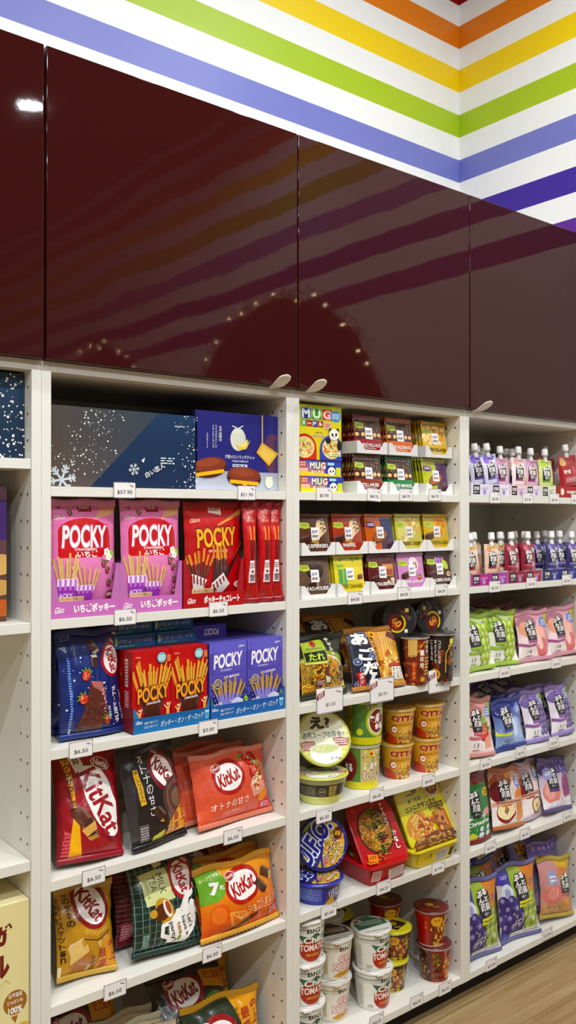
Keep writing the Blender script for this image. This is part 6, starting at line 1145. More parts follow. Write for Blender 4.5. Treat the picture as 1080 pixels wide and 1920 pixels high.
 ('rum', 'chocolate_bar', 'maroon rum raisin chocolate bar waiting behind the front one', 'chocolate bar', 'rum stack', (1.582, 0.0311, 1.1286, 0, 9, 0)),
 ('rum', 'chocolate_bar', 'maroon rum raisin chocolate bar waiting behind the front one', 'chocolate bar', 'rum stack', (1.5805, 0.0416, 1.1286, 0, 9, 0)),
 ('rum', 'chocolate_bar', 'maroon rum raisin chocolate bar waiting behind the front one', 'chocolate bar', 'rum stack', (1.582, 0.0521, 1.1286, 0, 9, 0)),
 ('rum', 'chocolate_bar', 'maroon rum raisin chocolate bar waiting behind the front one', 'chocolate bar', 'rum stack', (1.5805, 0.0626, 1.1286, 0, 9, 0)),
 ('choctray', 'display_tray', 'white cardboard tray of maroon bars on the lower level', 'tray', None, (1.582, 0.0121, 1.1244, 0, 0, 0)),
 ('yogurt', 'chocolate_bar', 'pink yoghurt chocolate bar with strawberry on the lower tray', 'chocolate bar', None, (1.689, 0.0206, 1.1286, 0, 9, 0)),
 ('yogurt', 'chocolate_bar', 'pink yoghurt chocolate bar waiting behind the front one', 'chocolate bar', 'yogurt stack', (1.689, 0.0311, 1.1286, 0, 9, 0)),
 ('yogurt', 'chocolate_bar', 'pink yoghurt chocolate bar waiting behind the front one', 'chocolate bar', 'yogurt stack', (1.6875, 0.0416, 1.1286, 0, 9, 0)),
 ('yogurt', 'chocolate_bar', 'pink yoghurt chocolate bar waiting behind the front one', 'chocolate bar', 'yogurt stack', (1.689, 0.0521, 1.1286, 0, 9, 0)),
 ('yogurt', 'chocolate_bar', 'pink yoghurt chocolate bar waiting behind the front one', 'chocolate bar', 'yogurt stack', (1.6875, 0.0626, 1.1286, 0, 9, 0)),
 ('choctray', 'display_tray', 'white cardboard tray of pink bars on the lower level', 'tray', None, (1.689, 0.0121, 1.1244, 0, 0, 0)),
 ('raisin', 'chocolate_bar', 'dark brown raisin nut chocolate bar by the side panel', 'chocolate bar', None, (1.796, 0.0207, 1.1286, 0, 9, 0)),
 ('raisin', 'chocolate_bar', 'dark brown raisin nut chocolate bar by the side panel waiting behind the front one', 'chocolate bar', 'raisin stack', (1.796, 0.0312, 1.1286, 0, 9, 0)),
 ('raisin', 'chocolate_bar', 'dark brown raisin nut chocolate bar by the side panel waiting behind the front one', 'chocolate bar', 'raisin stack', (1.7945, 0.0417, 1.1286, 0, 9, 0)),
 ('raisin', 'chocolate_bar', 'dark brown raisin nut chocolate bar by the side panel waiting behind the front one', 'chocolate bar', 'raisin stack', (1.796, 0.0522, 1.1286, 0, 9, 0)),
 ('raisin', 'chocolate_bar', 'dark brown raisin nut chocolate bar by the side panel waiting behind the front one', 'chocolate bar', 'raisin stack', (1.7945, 0.0627, 1.1286, 0, 9, 0)),
 ('choctray', 'display_tray', 'white cardboard tray of dark brown raisin bars on the lower level', 'tray', None, (1.796, 0.0122, 1.1244, 0, 0, 0)),
 ('chal', 'noodle_pack', 'green and yellow noodle pack with a sauce bottle next to the post', 'noodle pack', None, (1.3951, 0.0354, 0.8865, 5, 9, -2)),
 ('ago', 'noodle_pack', 'front black and orange noodle pack with large white lettering', 'noodle pack', None, (1.5658, 0.0184, 0.886, -3, 16, -0.9392)),
 ('ago', 'noodle_pack', 'black and orange noodle pack rising behind the front one', 'noodle pack', None, (1.5258, 0.1054, 0.921, 1, 26, -0.9392)),
 ('ago', 'noodle_pack', 'black and orange noodle pack in shade behind the green pack', 'noodle pack', None, (1.4058, 0.1304, 0.924, 1, 26, -0.9392)),
 ('chal', 'noodle_pack', 'green and yellow noodle pack behind the front green pack', 'noodle pack', None, (1.3991, 0.08, 0.8853, 4, 14, -2)),
 ('cupbrown', 'noodle_cup', 'brown noodle cup standing beside the front black pack', 'noodle cup', None, (1.6991, 0.0273, 0.8824, -34, 0, 0)),
 ('cupblack', 'noodle_cup', 'black kimchi noodle cup standing by the side panel', 'noodle cup', None, (1.7877, 0.0217, 0.8824, -38, 0, 0)),
 ('cup60a', 'noodle_cup', 'black noodle cup lying on the brown cup, lid to the front', 'noodle cup', None, (1.6993, 0.1343, 1.0353, -22, -82, 0)),
 ('cup60b', 'noodle_cup', 'black noodle cup lying on the kimchi cup, lid to the front', 'noodle cup', None, (1.8001, 0.1481, 1.0328, -8, -82, 0)),
 ('ebowl', 'noodle_bowl', 'dark noodle bowl with a cream base standing under the tilted one', 'noodle bowl', None, (1.3978, 0.0533, 0.6388, -30, 0, 0)),
 ('ebowl', 'noodle_bowl', 'noodle bowl tilted forward with its cream lid showing', 'noodle bowl', None, (1.43, 0.102, 0.7498, -24, -60, 0)),
 ('gcup1', 'noodle_cup', 'green and yellow noodle cup at the bottom of the pair', 'noodle cup', None, (1.5488, 0.0705, 0.6388, -30, 0, 0)),
 ('gcup0', 'noodle_cup', 'green and yellow noodle cup stacked on its twin', 'noodle cup', None, (1.5568, 0.0665, 0.7483, -26, 0, 0)),
 ('gcup1', 'noodle_cup', 'green noodle cup farther back behind the front pair', 'noodle cup', None, (1.5688, 0.2005, 0.6388, -26, 0, 0)),
 ('qtta', 'noodle_cup', 'lower orange noodle cup of the stack beside the green cups', 'noodle cup', None, (1.6745, 0.0652, 0.6388, -28, 0, 0)),
 ('qtta', 'noodle_cup', 'upper orange noodle cup of the stack beside the green cups', 'noodle cup', None, (1.6785, 0.0622, 0.7294, -32, 0, 0)),
 ('qtta', 'noodle_cup', 'orange noodle cup behind the stack beside the green cups', 'noodle cup', None, (1.6625, 0.1652, 0.6388, -28, 0, 0)),
 ('qtta', 'noodle_cup', 'lower orange noodle cup of the stack by the side panel', 'noodle cup', None, (1.7778, 0.0582, 0.6388, -28, 0, 0)),
 ('qtta', 'noodle_cup', 'upper orange noodle cup of the stack by the side panel', 'noodle cup', None, (1.7818, 0.0552, 0.7294, -32, 0, 0)),
 ('qtta', 'noodle_cup', 'orange noodle cup behind the stack by the side panel', 'noodle cup', None, (1.7658, 0.1582, 0.6388, -28, 0, 0)),
 ('ufo', 'noodle_bowl', 'blue noodle bowl standing flat under the tilted one', 'noodle bowl', None, (1.387, 0.0529, 0.406, -30, 0, 0)),
 ('ufo', 'noodle_bowl', 'blue noodle bowl tilted forward, its lid with big blue letters', 'noodle bowl', None, (1.4202, 0.0957, 0.5155, -20, -74, 0)),
 ('redtub', 'noodle_tub', 'red noodle tub lying flat under the tilted one', 'noodle tub', None, (1.5787, 0.0663, 0.406, -3, 0, 0)),
 ('redtub', 'noodle_tub', 'red noodle tub tilted up to show its lid', 'noodle tub', None, (1.5918, 0.0927, 0.4831, -6, -55, 0)),
 ('yeltub', 'noodle_tub', 'yellow noodle tub standing flat by the side panel', 'noodle tub', None, (1.7544, 0.0689, 0.406, 0, 0, 0)),
 ('yeltub', 'noodle_tub', 'yellow noodle tub tilted up behind the flat one', 'noodle tub', None, (1.7622, 0.0919, 0.5027, 0, -63, 0)),
 ('chili', 'noodle_cup', 'lower chili tomato noodle cup in the middle stack', 'noodle cup', None, (1.5846, 0.0637, 0.0796, -18, 0, 0)),
 ('chili', 'noodle_cup', 'upper chili tomato noodle cup in the middle stack', 'noodle cup', None, (1.5806, 0.0657, 0.1789, -16, 0, 0)),
 ('cupn', 'noodle_cup', 'white cup with red lettering behind the middle chili stack, low', 'noodle cup', None, (1.5346, 0.1862, 0.0796, -18, 0, 0)),
 ('cupn', 'noodle_cup', 'white cup with red lettering behind the middle chili stack, high', 'noodle cup', None, (1.5346, 0.1937, 0.1789, -18, 0, 0)),
 ('cupn', 'noodle_cup', 'lower white noodle cup with red lettering near the post', 'noodle cup', None, (1.4679, 0.0938, 0.0796, -18, 0, 0)),
 ('cupn', 'noodle_cup', 'upper white noodle cup with red lettering near the post', 'noodle cup', None, (1.4759, 0.0958, 0.1789, -20, 0, 0)),
 ('chili', 'noodle_cup', 'lowest chili tomato noodle cup of the column half hidden by the post', 'noodle cup', None, (1.3439, 0.052, 0.0796, -24, 0, 0)),
 ('chili', 'noodle_cup', 'middle chili tomato noodle cup of the column half hidden by the post', 'noodle cup', None, (1.345, 0.052, 0.179, -28, 0, 0)),
 ('chili', 'noodle_cup', 'topmost chili tomato noodle cup of the column half hidden by the post', 'noodle cup', None, (1.347, 0.052, 0.2783, -32, 0, 0)),
 ('blackyel', 'noodle_cup', 'lower black and yellow noodle cup', 'noodle cup', None, (1.6773, 0.0904, 0.0796, -36, 0, 0)),
 ('blackyel', 'noodle_cup', 'upper black and yellow noodle cup', 'noodle cup', None, (1.6853, 0.0864, 0.1594, -38, 0, 0)),
 ('blackyel', 'noodle_cup', 'lower black and yellow noodle cup in the row behind', 'noodle cup', None, (1.6173, 0.2354, 0.0796, -22, 0, 0)),
 ('blackyel', 'noodle_cup', 'upper black and yellow noodle cup in the row behind', 'noodle cup', None, (1.6173, 0.2379, 0.1595, -22, 0, 0)),
 ('redc1', 'noodle_cup', 'lower dark red noodle cup by the side panel', 'noodle cup', None, (1.802, 0.05, 0.0796, -26, 0, 0)),
 ('redc0', 'noodle_cup', 'upper red noodle cup by the side panel', 'noodle cup', None, (1.796, 0.056, 0.1752, -26, 0, 0)),
 ('redc0', 'noodle_cup', 'lower red noodle cup at the back of the bottom shelf', 'noodle cup', None, (1.732, 0.165, 0.0796, -26, 0, 0)),
 ('redc0', 'noodle_cup', 'upper red noodle cup at the back of the bottom shelf', 'noodle cup', None, (1.732, 0.165, 0.1753, -26, 0, 0)),
 ('p_lav', 'drink_pouch', 'lavender jelly pouch nearest the post, tilted', 'drink pouch', None, (1.9744, 0.0595, 1.3807, -5, 4, 9)),
 ('p_lav', 'drink_pouch', 'lavender jelly pouch with an orange fruit, second from the post', 'drink pouch', None, (1.9897, 0.0385, 1.3801, -4, 4, 8)),
 ('p_lav', 'drink_pouch', 'lavender jelly pouch leaning on the pink ones', 'drink pouch', None, (2.0228, 0.021, 1.3813, 4, 4, 10)),
 ('p_peach', 'drink_pouch', 'dusky pink jelly pouch with a maroon block', 'drink pouch', None, (2.0734, 0.03, 1.3752, 0, 4, 0)),
 ('p_white', 'drink_pouch', 'pale pink jelly pouch with the tallest cap', 'drink pouch', None, (2.1406, 0.0205, 1.377, 2, 4, -3)),
 ('p_peach', 'drink_pouch', 'pink jelly pouch beside the lime one', 'drink pouch', None, (2.2157, 0.0305, 1.3764, 0, 4, -2)),
 ('p_lime', 'drink_pouch', 'lime green jelly pouch before the red ones', 'drink pouch', None, (2.2718, 0.0185, 1.3758, 0, 4, -1)),
 ('p_lav', 'drink_pouch', 'jelly pouch in the second rank behind the front pouches', 'drink pouch', 'second rank jelly pouches', (2.0157, 0.072, 1.377, 0, 4, -3)),
 ('p_lav', 'drink_pouch', 'jelly pouch in the second rank behind the front pouches', 'drink pouch', 'second rank jelly pouches', (2.0796, 0.1365, 1.3752, 0, 4, 0)),
 ('p_peach', 'drink_pouch', 'jelly pouch in the second rank behind the front pouches', 'drink pouch', 'second rank jelly pouches', (2.1085, 0.117, 1.377, 0, 4, 3)),
 ('p_white', 'drink_pouch', 'jelly pouch in the second rank behind the front pouches', 'drink pouch', 'second rank jelly pouches', (2.1806, 0.094, 1.377, 0, 4, -3)),
 ('p_white', 'drink_pouch', 'jelly pouch in the second rank behind the front pouches', 'drink pouch', 'second rank jelly pouches', (2.1848, 0.072, 1.3752, 0, 4, 0)),
 ('p_peach', 'drink_pouch', 'jelly pouch in the second rank behind the front pouches', 'drink pouch', 'second rank jelly pouches', (2.2623, 0.1365, 1.377, 0, 4, 3)),
 ('p_peach', 'drink_pouch', 'jelly pouch in the second rank behind the front pouches', 'drink pouch', 'second rank jelly pouches', (2.2694, 0.1145, 1.377, 0, 4, -3)),
 ('p_lime', 'drink_pouch', 'jelly pouch in the second rank behind the front pouches', 'drink pouch', 'second rank jelly pouches', (2.3388, 0.1215, 1.3752, 0, 4, 0)),
 ('p_white', 'drink_pouch', 'jelly pouch at the back of the top shelf in shade', 'drink pouch', 'shaded jelly pouches at the back', (2.2522, 0.158, 1.3776, 0, 4, -4)),
 ('p_white', 'drink_pouch', 'jelly pouch at the back of the top shelf in shade', 'drink pouch', 'shaded jelly pouches at the back', (2.359, 0.1645, 1.3752, 0, 4, 0)),
 ('p_white', 'drink_pouch', 'jelly pouch at the back of the top shelf in shade', 'drink pouch', 'shaded jelly pouches at the back', (2.3562, 0.143, 1.3776, 0, 4, 4)),
 ('p_lime', 'drink_pouch', 'jelly pouch at the back of the top shelf in shade', 'drink pouch', 'shaded jelly pouches at the back', (2.4078, 0.152, 1.3776, 0, 4, -4)),
 ('p_lime', 'drink_pouch', 'jelly pouch at the back of the top shelf in shade', 'drink pouch', 'shaded jelly pouches at the back', (2.4152, 0.1255, 1.3752, 0, 4, 0)),
 ('p_red', 'drink_pouch', 'dark red jelly pouch behind the front red one', 'drink pouch', None, (2.389, 0.1045, 1.3783, 0, 4, -5)),
 ('p_red', 'drink_pouch', 'red jelly pouch with a yellow fruit beside the lime one', 'drink pouch', None, (2.4005, 0.02, 1.3789, 0, 4, 6)),
 ('q_peach', 'drink_pouch', 'peach jelly pouch cut off by the post', 'drink pouch', None, (1.9261, 0.02, 1.1268, 0, 4, 0)),
 ('q_peach', 'drink_pouch', 'peach jelly pouch with a black block, whole', 'drink pouch', None, (2.0161, 0.02, 1.128, 0, 4, -2)),
 ('q_red', 'drink_pouch', 'dark red jelly pouch beside the peach one', 'drink pouch', None, (2.1064, 0.02, 1.128, 0, 4, -2)),
 ('q_red', 'drink_pouch', 'dark red jelly pouch beside the navy ones', 'drink pouch', None, (2.1828, 0.02, 1.1286, 0, 4, -3)),
 ('q_navy', 'drink_pouch', 'navy grape jelly pouch behind the blue tray', 'drink pouch', None, (2.3028, 0.02, 1.1286, 2, 4, -3)),
 ('q_navy', 'drink_pouch', 'navy grape jelly pouch nearest the side panel', 'drink pouch', None, (2.4149, 0.02, 1.1268, 0, 4, 0)),
 ('q_peach', 'drink_pouch', 'jelly pouch in the second rank of the lower pouch shelf', 'drink pouch', 'second rank pouches, lower shelf', (1.9737, 0.05, 1.1286, 0, 4, -3)),
 ('q_peach', 'drink_pouch', 'jelly pouch in the second rank of the lower pouch shelf', 'drink pouch', 'second rank pouches, lower shelf', (2.032, 0.114, 1.1268, 0, 4, 0)),
 ('q_peach', 'drink_pouch', 'jelly pouch in the second rank of the lower pouch shelf', 'drink pouch', 'second rank pouches, lower shelf', (2.0792, 0.1305, 1.1286, 0, 4, 3)),
 ('q_peach', 'drink_pouch', 'jelly pouch in the second rank of the lower pouch shelf', 'drink pouch', 'second rank pouches, lower shelf', (2.0768, 0.038, 1.1286, 0, 4, -3)),
 ('q_peach', 'drink_pouch', 'jelly pouch in the second rank of the lower pouch shelf', 'drink pouch', 'second rank pouches, lower shelf', (2.1356, 0.074, 1.1268, 0, 4, 0)),
 ('q_red', 'drink_pouch', 'jelly pouch in the second rank of the lower pouch shelf', 'drink pouch', 'second rank pouches, lower shelf', (2.2403, 0.098, 1.1286, 0, 4, 3)),
 ('q_red', 'drink_pouch', 'jelly pouch in the second rank of the lower pouch shelf', 'drink pouch', 'second rank pouches, lower shelf', (2.1957, 0.04, 1.1286, 0, 4, -3)),
 ('q_navy', 'drink_pouch', 'jelly pouch in the second rank of the lower pouch shelf', 'drink pouch', 'second rank pouches, lower shelf', (2.3123, 0.074, 1.1268, 0, 4, 0)),
 ('q_navy', 'drink_pouch', 'jelly pouch in the second rank of the lower pouch shelf', 'drink pouch', 'second rank pouches, lower shelf', (2.3945, 0.098, 1.1286, 0, 4, 3)),
 ('q_navy', 'drink_pouch', 'jelly pouch in the second rank of the lower pouch shelf', 'drink pouch', 'second rank pouches, lower shelf', (2.3723, 0.038, 1.1286, 0, 4, -3)),
 ('ptA1', 'display_tray', 'pale lilac tray of the lavender pouches', 'tray', None, (1.9861, 0.006, 1.3728, 0, 0, 0)),
 ('ptA2', 'display_tray', 'pale pink tray of the pink and lime pouches', 'tray', None, (2.1848, 0.006, 1.3728, 0, 0, 0)),
 ('sugar', 'display_tray', 'red tray of the red pouches', 'tray', None, (2.3852, 0.004, 1.3728, 0, 0, 0)),
 ('ptB1', 'display_tray', 'magenta tray of the peach pouches', 'tray', None, (1.9819, 0.006, 1.1244, 0, 0, 0)),
 ('ptB2', 'display_tray', 'maroon tray of the dark red pouches', 'tray', None, (2.1441, 0.006, 1.1244, 0, 0, 0)),
 ('ptB3', 'display_tray', 'indigo tray of the navy pouches', 'tray', None, (2.3167, 0.006, 1.1244, 0, 0, 0)),
 ('k_green', 'jelly_bag', 'green grape jelly bag standing whole beside the pink ones', 'jelly bag', None, (2.0842, 0.0381, 0.8862, 0, 8, -2)),
 ('k_green', 'jelly_bag', 'green grape jelly bag cut off by the post', 'jelly bag', None, (1.9636, 0.026, 0.8862, 3, 10, 1)),
 ('k_peach', 'jelly_bag', 'pink peach jelly bag next to the green ones', 'jelly bag', None, (2.229, 0.0301, 0.8849, -2, 8, 0.5062)),
 ('k_peach', 'jelly_bag', 'pink peach jelly bag nearest the side panel', 'jelly bag', None, (2.3777, 0.0305, 0.8873, -2, 8, 2.7562)),
 ('k_green', 'jelly_bag', 'green jelly bag lying back behind the front green bags', 'jelly bag', None, (2.0142, 0.1175, 0.9564, 10, 62, 4)),
 ('k_green', 'jelly_bag', 'green jelly bag deeper in the pile under the shelf', 'jelly bag', None, (2.1142, 0.19, 0.9664, -6, 66, -6)),
 ('k_peach', 'jelly_bag', 'pink jelly bag lying back in the pile', 'jelly bag', None, (2.179, 0.135, 0.9664, 8, 64, 6)),
 ('k_peach', 'jelly_bag', 'pink jelly bag on top of the pile', 'jelly bag', None, (2.269, 0.2, 0.9814, -10, 68, -5)),
 ('k_peach', 'jelly_bag', 'pink jelly bag lying back by the side panel', 'jelly bag', None, (2.349, 0.1155, 0.9514, 4, 58, 3)),
 ('k_green', 'jelly_bag', 'green jelly bag upright in the second rank, mostly hidden', 'jelly bag', 'second rank green jelly bags', (1.9842, 0.075, 0.8852, 0, 12, 0)),
 ('k_green', 'jelly_bag', 'green jelly bag upright in the second rank, mostly hidden', 'jelly bag', 'second rank green jelly bags', (2.1042, 0.0925, 0.8852, 0, 12, 0)),
 ('k_peach', 'jelly_bag', 'pink jelly bag upright in the second rank, mostly hidden', 'jelly bag', 'second rank pink jelly bags', (2.234, 0.075, 0.8852, 0, 12, 0)),
 ('k_peach', 'jelly_bag', 'pink jelly bag upright in the second rank, mostly hidden', 'jelly bag', 'second rank pink jelly bags', (2.354, 0.09, 0.8852, 0, 12, 0)),
 ('k_blue', 'jelly_bag', 'dark blue soda jelly bag with a lime ribbon', 'jelly bag', None, (2.1115, 0.0304, 0.6428, 2, 8, 1.7908)),
 ('k_straw', 'jelly_bag', 'strawberry jelly bag cut off by the post', 'jelly bag', None, (1.9734, 0.0306, 0.644, 0, 10, -3.5034)),
 ('k_purple', 'jelly_bag', 'purple grape jelly bag touching the dark blue one', 'jelly bag', None, (2.2478, 0.03, 0.6419, 0, 14, 0.1159)),
 ('k_purple', 'jelly_bag', 'purple grape jelly bag nearest the side panel', 'jelly bag', None, (2.3758, 0.0305, 0.6433, 0, 10, 2.3849)),
 ('k_blue', 'jelly_bag', 'blue jelly bag lying back behind the strawberry one', 'jelly bag', None, (2.0315, 0.11, 0.7228, 6, 64, 4)),
 ('k_blue', 'jelly_bag', 'blue jelly bag on top of the pile behind', 'jelly bag', None, (2.0915, 0.1825, 0.7428, -8, 70, -6)),
 ('k_purple', 'jelly_bag', 'purple jelly bag lying back in shade', 'jelly bag', None, (2.2278, 0.12, 0.7178, 5, 60, 4)),
 ('k_purple', 'jelly_bag', 'purple jelly bag on top of the pile in shade', 'jelly bag', None, (2.3178, 0.14, 0.7278, -6, 66, -4)),
 ('k_straw', 'jelly_bag', 'pink jelly bag upright behind the front row, mostly hidden', 'jelly bag', 'hidden pink jelly bags', (1.9915, 0.075, 0.6416, 0, 12, 0)),
 ('k_blue', 'jelly_bag', 'blue jelly bag upright behind the front row, mostly hidden', 'jelly bag', 'hidden blue jelly bags', (2.1165, 0.075, 0.6416, 0, 12, 0)),
 ('k_purple', 'jelly_bag', 'purple jelly bag upright behind the front row, mostly hidden', 'jelly bag', 'hidden purple jelly bags', (2.2528, 0.075, 0.6415, 0, 12, 0)),
 ('k_purple', 'jelly_bag', 'purple jelly bag upright behind the front row, mostly hidden', 'jelly bag', 'hidden purple jelly bags', (2.3678, 0.075, 0.6415, 0, 12, 0)),
 ('k_xmas', 'jelly_bag', 'green jelly bag with snowmen and a red top next to the post', 'jelly bag', None, (1.9671, 0.0307, 0.4077, 0, 8, 0)),
 ('k_apple', 'jelly_bag', 'apple and orange jelly bag beside the green snowman bag', 'jelly bag', None, (2.1048, 0.0314, 0.4151, 0, 12, -5.3251)),
 ('k_apple2', 'jelly_bag', 'apple and grape jelly bag partly behind the peach one', 'jelly bag', None, (2.2463, 0.0476, 0.4087, 0, 14, 0.6413)),
 ('k_mix', 'jelly_bag', 'peach and purple grape jelly bag nearest the side panel', 'jelly bag', None, (2.3461, 0.0309, 0.4136, -3, 15, -3.9614)),
 ('k_apple', 'jelly_bag', 'apple jelly bag leaning back in the second rank, top only in view', 'jelly bag', None, (2.0948, 0.1125, 0.425, 0, 20, 3)),
 ('k_apple2', 'jelly_bag', 'apple and grape jelly bag leaning back in the second rank, top only in view', 'jelly bag', None, (2.2148, 0.1025, 0.425, 0, 20, 3)),
 ('k_mix', 'jelly_bag', 'peach and grape jelly bag leaning back in the second rank, top only in view', 'jelly bag', None, (2.3261, 0.09, 0.425, 0, 20, 3)),
 ('k_xmas', 'jelly_bag', 'green snowman jelly bag behind the front one', 'jelly bag', None, (1.9648, 0.085, 0.4084, 0, 14, 0)),
 ('big', 'jelly_bag', 'large purple and lime grape jelly bag standing in the middle', 'jelly bag', None, (2.1544, 0.0313, 0.0825, -4, 8, -1)),
 ('big', 'jelly_bag', 'large purple and lime grape jelly bag cut off by the post', 'jelly bag', None, (1.9747, 0.0307, 0.0835, 2, 6, -2)),
 ('big', 'jelly_bag', 'large grape jelly bag seen between the two front ones', 'jelly bag', None, (2.0794, 0.0993, 0.085, 6, 8, 3)),
 ('big', 'jelly_bag', 'large grape jelly bag leaning behind the middle one', 'jelly bag', None, (2.1244, 0.1513, 0.0832, -3, 16, -3)),
 ('big', 'jelly_bag', 'large grape jelly bag lying back in the shade', 'jelly bag', None, (2.1444, 0.1342, 0.2926, 4, 78, 4)),
 ('bigpeach', 'jelly_bag', 'large peach jelly bag beside the middle grape bag', 'jelly bag', None, (2.3376, 0.0318, 0.0917, 0, 10, -7.955)),
 ('bigyel', 'jelly_bag', 'large lilac jelly bag with orange lettering at the frame edge', 'jelly bag', None, (2.3701, 0.085, 0.0917, -4, 9, -2)),
 ('bigyel', 'jelly_bag', 'large lilac jelly bag with orange lettering behind the peach one', 'jelly bag', None, (2.3376, 0.1318, 0.1217, 4, 14, -4)),
 ('bigpeach', 'jelly_bag', 'large peach jelly bag in the back row', 'jelly bag', None, (2.2576, 0.1793, 0.1217, -4, 16, 4)),
 ('bigpeach', 'jelly_bag', 'large orange-topped jelly bag behind the one cut off by the post', 'jelly bag', None, (2.0144, 0.1313, 0.0826, 3, 12, 0)),
 ('navy0', 'gift_box', 'navy gift box with white dots in the bay at the frame edge', 'gift box', None, (0.5002, 0.03, 1.4222, 0, 0, 0)),
 ('brown0', 'gift_box', 'brown and purple biscuit gift box seen edge-on below the navy one', 'gift box', None, (0.5244, 0.05, 1.1222, 0, 0, 0)),
 ('cream0', 'snack_box', 'tall cream potato snack box at the frame edge', 'snack box', None, (0.5202, 0.006, 0.0792, 0, 0, 0)),
]
for key, name, label, cat, group, at in STOCK: put(key, name, label, cat, pose(*at), group)
TAGS = [
 ('$57.90', 0.8423, 1.3676, 'white price tag under the wide navy gift box', 0, False),
 ('$21.90', 1.14, 1.3672, 'white price tag under the purple melon gift box', 0, False),
 ('$6.50', 0.8436, 1.1184, 'white price tag between the two pink strawberry bags', 0, False),
 ('$6.50', 1.0654, 1.1192, 'white price tag under the red chocolate bag', 0, False),
 ('$6.50', 0.7497, 0.8747, 'white price tag under the navy strawberry wafer bag', 0, False),
 ('$3.00', 1.0396, 0.8711, 'white price tag where the red and purple boxes meet', 0, False),
 ('$6.50', 0.7763, 0.6267, 'white price tag under the red wafer bag', 0, False),
 ('$6.50', 1.1028, 0.6295, 'white price tag under the coral wafer bag', 0, False),
 ('$6.50', 0.8218, 0.3946, 'white price tag below the red tartan and golden wafer bags', 0, False),
 ('$6.50', 1.049, 0.395, 'white price tag under the orange wafer bag', 0, False),
 ('$5.90', 1.3643, 1.3683, 'white price tag under the yellow noodle boxes', 0, False),
 ('$4.70', 1.5282, 1.3682, 'white price tag under the brown nut bars, slightly crooked', 4, False),
 ('$4.70', 1.6417, 1.3699, 'white price tag under the green almond bars', 0, False),
 ('$4.70', 1.7504, 1.3715, 'white price tag under the lime and purple cocoa bars', 0, False),
 ('$4.00', 1.4632, 1.1196, 'white price tag under the yellow cactus bars', 0, False),
 ('$4.00', 1.6334, 1.1217, 'white price tag under the pink yoghurt bars', 0, False),
 ('$4.00', 1.775, 1.1223, 'white price tag under the dark raisin bars', 0, False),
 ('$3.20', 1.3821, 0.8842, 'large white sale tag with a red corner before the green noodle pack', 0, True),
 ('$3.50', 1.5551, 0.8864, 'large white sale tag with a red corner before the black noodle pack', 0, True),
 ('$4.60', 1.7661, 0.8838, 'large white sale tag with a red corner before the kimchi cup', 0, True),
 ('$6.50', 1.3635, 0.617, 'white price tag under the tilted cream-lid bowl', 0, False),
 ('$6.60', 1.5363, 0.6323, 'white price tag under the green noodle cups', 0, False),
 ('$4.95', 1.7243, 0.6321, 'white price tag under the orange cups by the side panel', 0, False),
 ('$5.60', 1.3783, 0.3907, 'white price tag under the blue noodle bowls', 0, False),
 ('$4.20', 1.56, 0.3986, 'white price tag under the red noodle tubs', 0, False),
 ('$7.95', 1.761, 0.3968, 'white price tag under the yellow noodle tubs', 0, False),
 ('$4.20', 1.5355, 0.0788, 'white price tag below the middle chili tomato cups', 0, False),
 ('$4.20', 1.6789, 0.0774, 'white price tag below the black and yellow cups', 0, False),
 ('$4.20', 1.7876, 0.0734, 'white price tag below the dark red cups', 0, False),
 ('$3.00', 2.001, 1.3677, 'white price tag under the lilac tray of lavender pouches', 0, False),
 ('$3.00', 2.1511, 1.3681, 'white price tag under the pale pink pouches', 0, False),
 ('$3.00', 2.2831, 1.3682, 'white price tag under the lime pouch', 0, False),
 ('$3.00', 2.3949, 1.3679, 'white price tag under the red pouch', 0, False),
 ('$3.00', 1.998, 1.1194, 'white price tag under the magenta pouch tray', 0, False),
 ('$3.00', 2.1684, 1.1216, 'white price tag under the maroon pouch tray', 0, False),
 ('$3.00', 2.3458, 1.1228, 'white price tag under the indigo pouch tray', 0, False),
 ('$3.50', 2.0428, 0.8767, 'white price tag under the green grape bag', 0, False),
 ('$3.50', 2.2923, 0.876, 'white price tag under the pink peach bags', 0, False),
 ('$3.50', 1.957, 0.6337, 'white price tag under the strawberry jelly bag', 0, False),
 ('$3.50', 2.1161, 0.6391, 'white price tag under the dark blue jelly bag', 0, False),
 ('$3.50', 2.2779, 0.642, 'white price tag under the purple grape bags', 0, False),
 ('$5.50', 1.9773, 0.3999, 'white price tag under the snowman jelly bag', 0, False),
 ('$5.50', 2.1355, 0.4009, 'white price tag under the apple jelly bag', 0, False),
 ('$5.50', 2.3489, 0.4059, 'white price tag under the peach and grape bag', 0, False),
 ('$10.90', 1.9812, 0.0746, 'white price tag under the large grape bag near the post', 0, False),
 ('$10.90', 2.2438, 0.0803, 'white price tag under the large peach bag', 0, False),
]
for text, x, z, label, tilt, sale in TAGS: price_tag(text, x, z, label, tilt, sale)
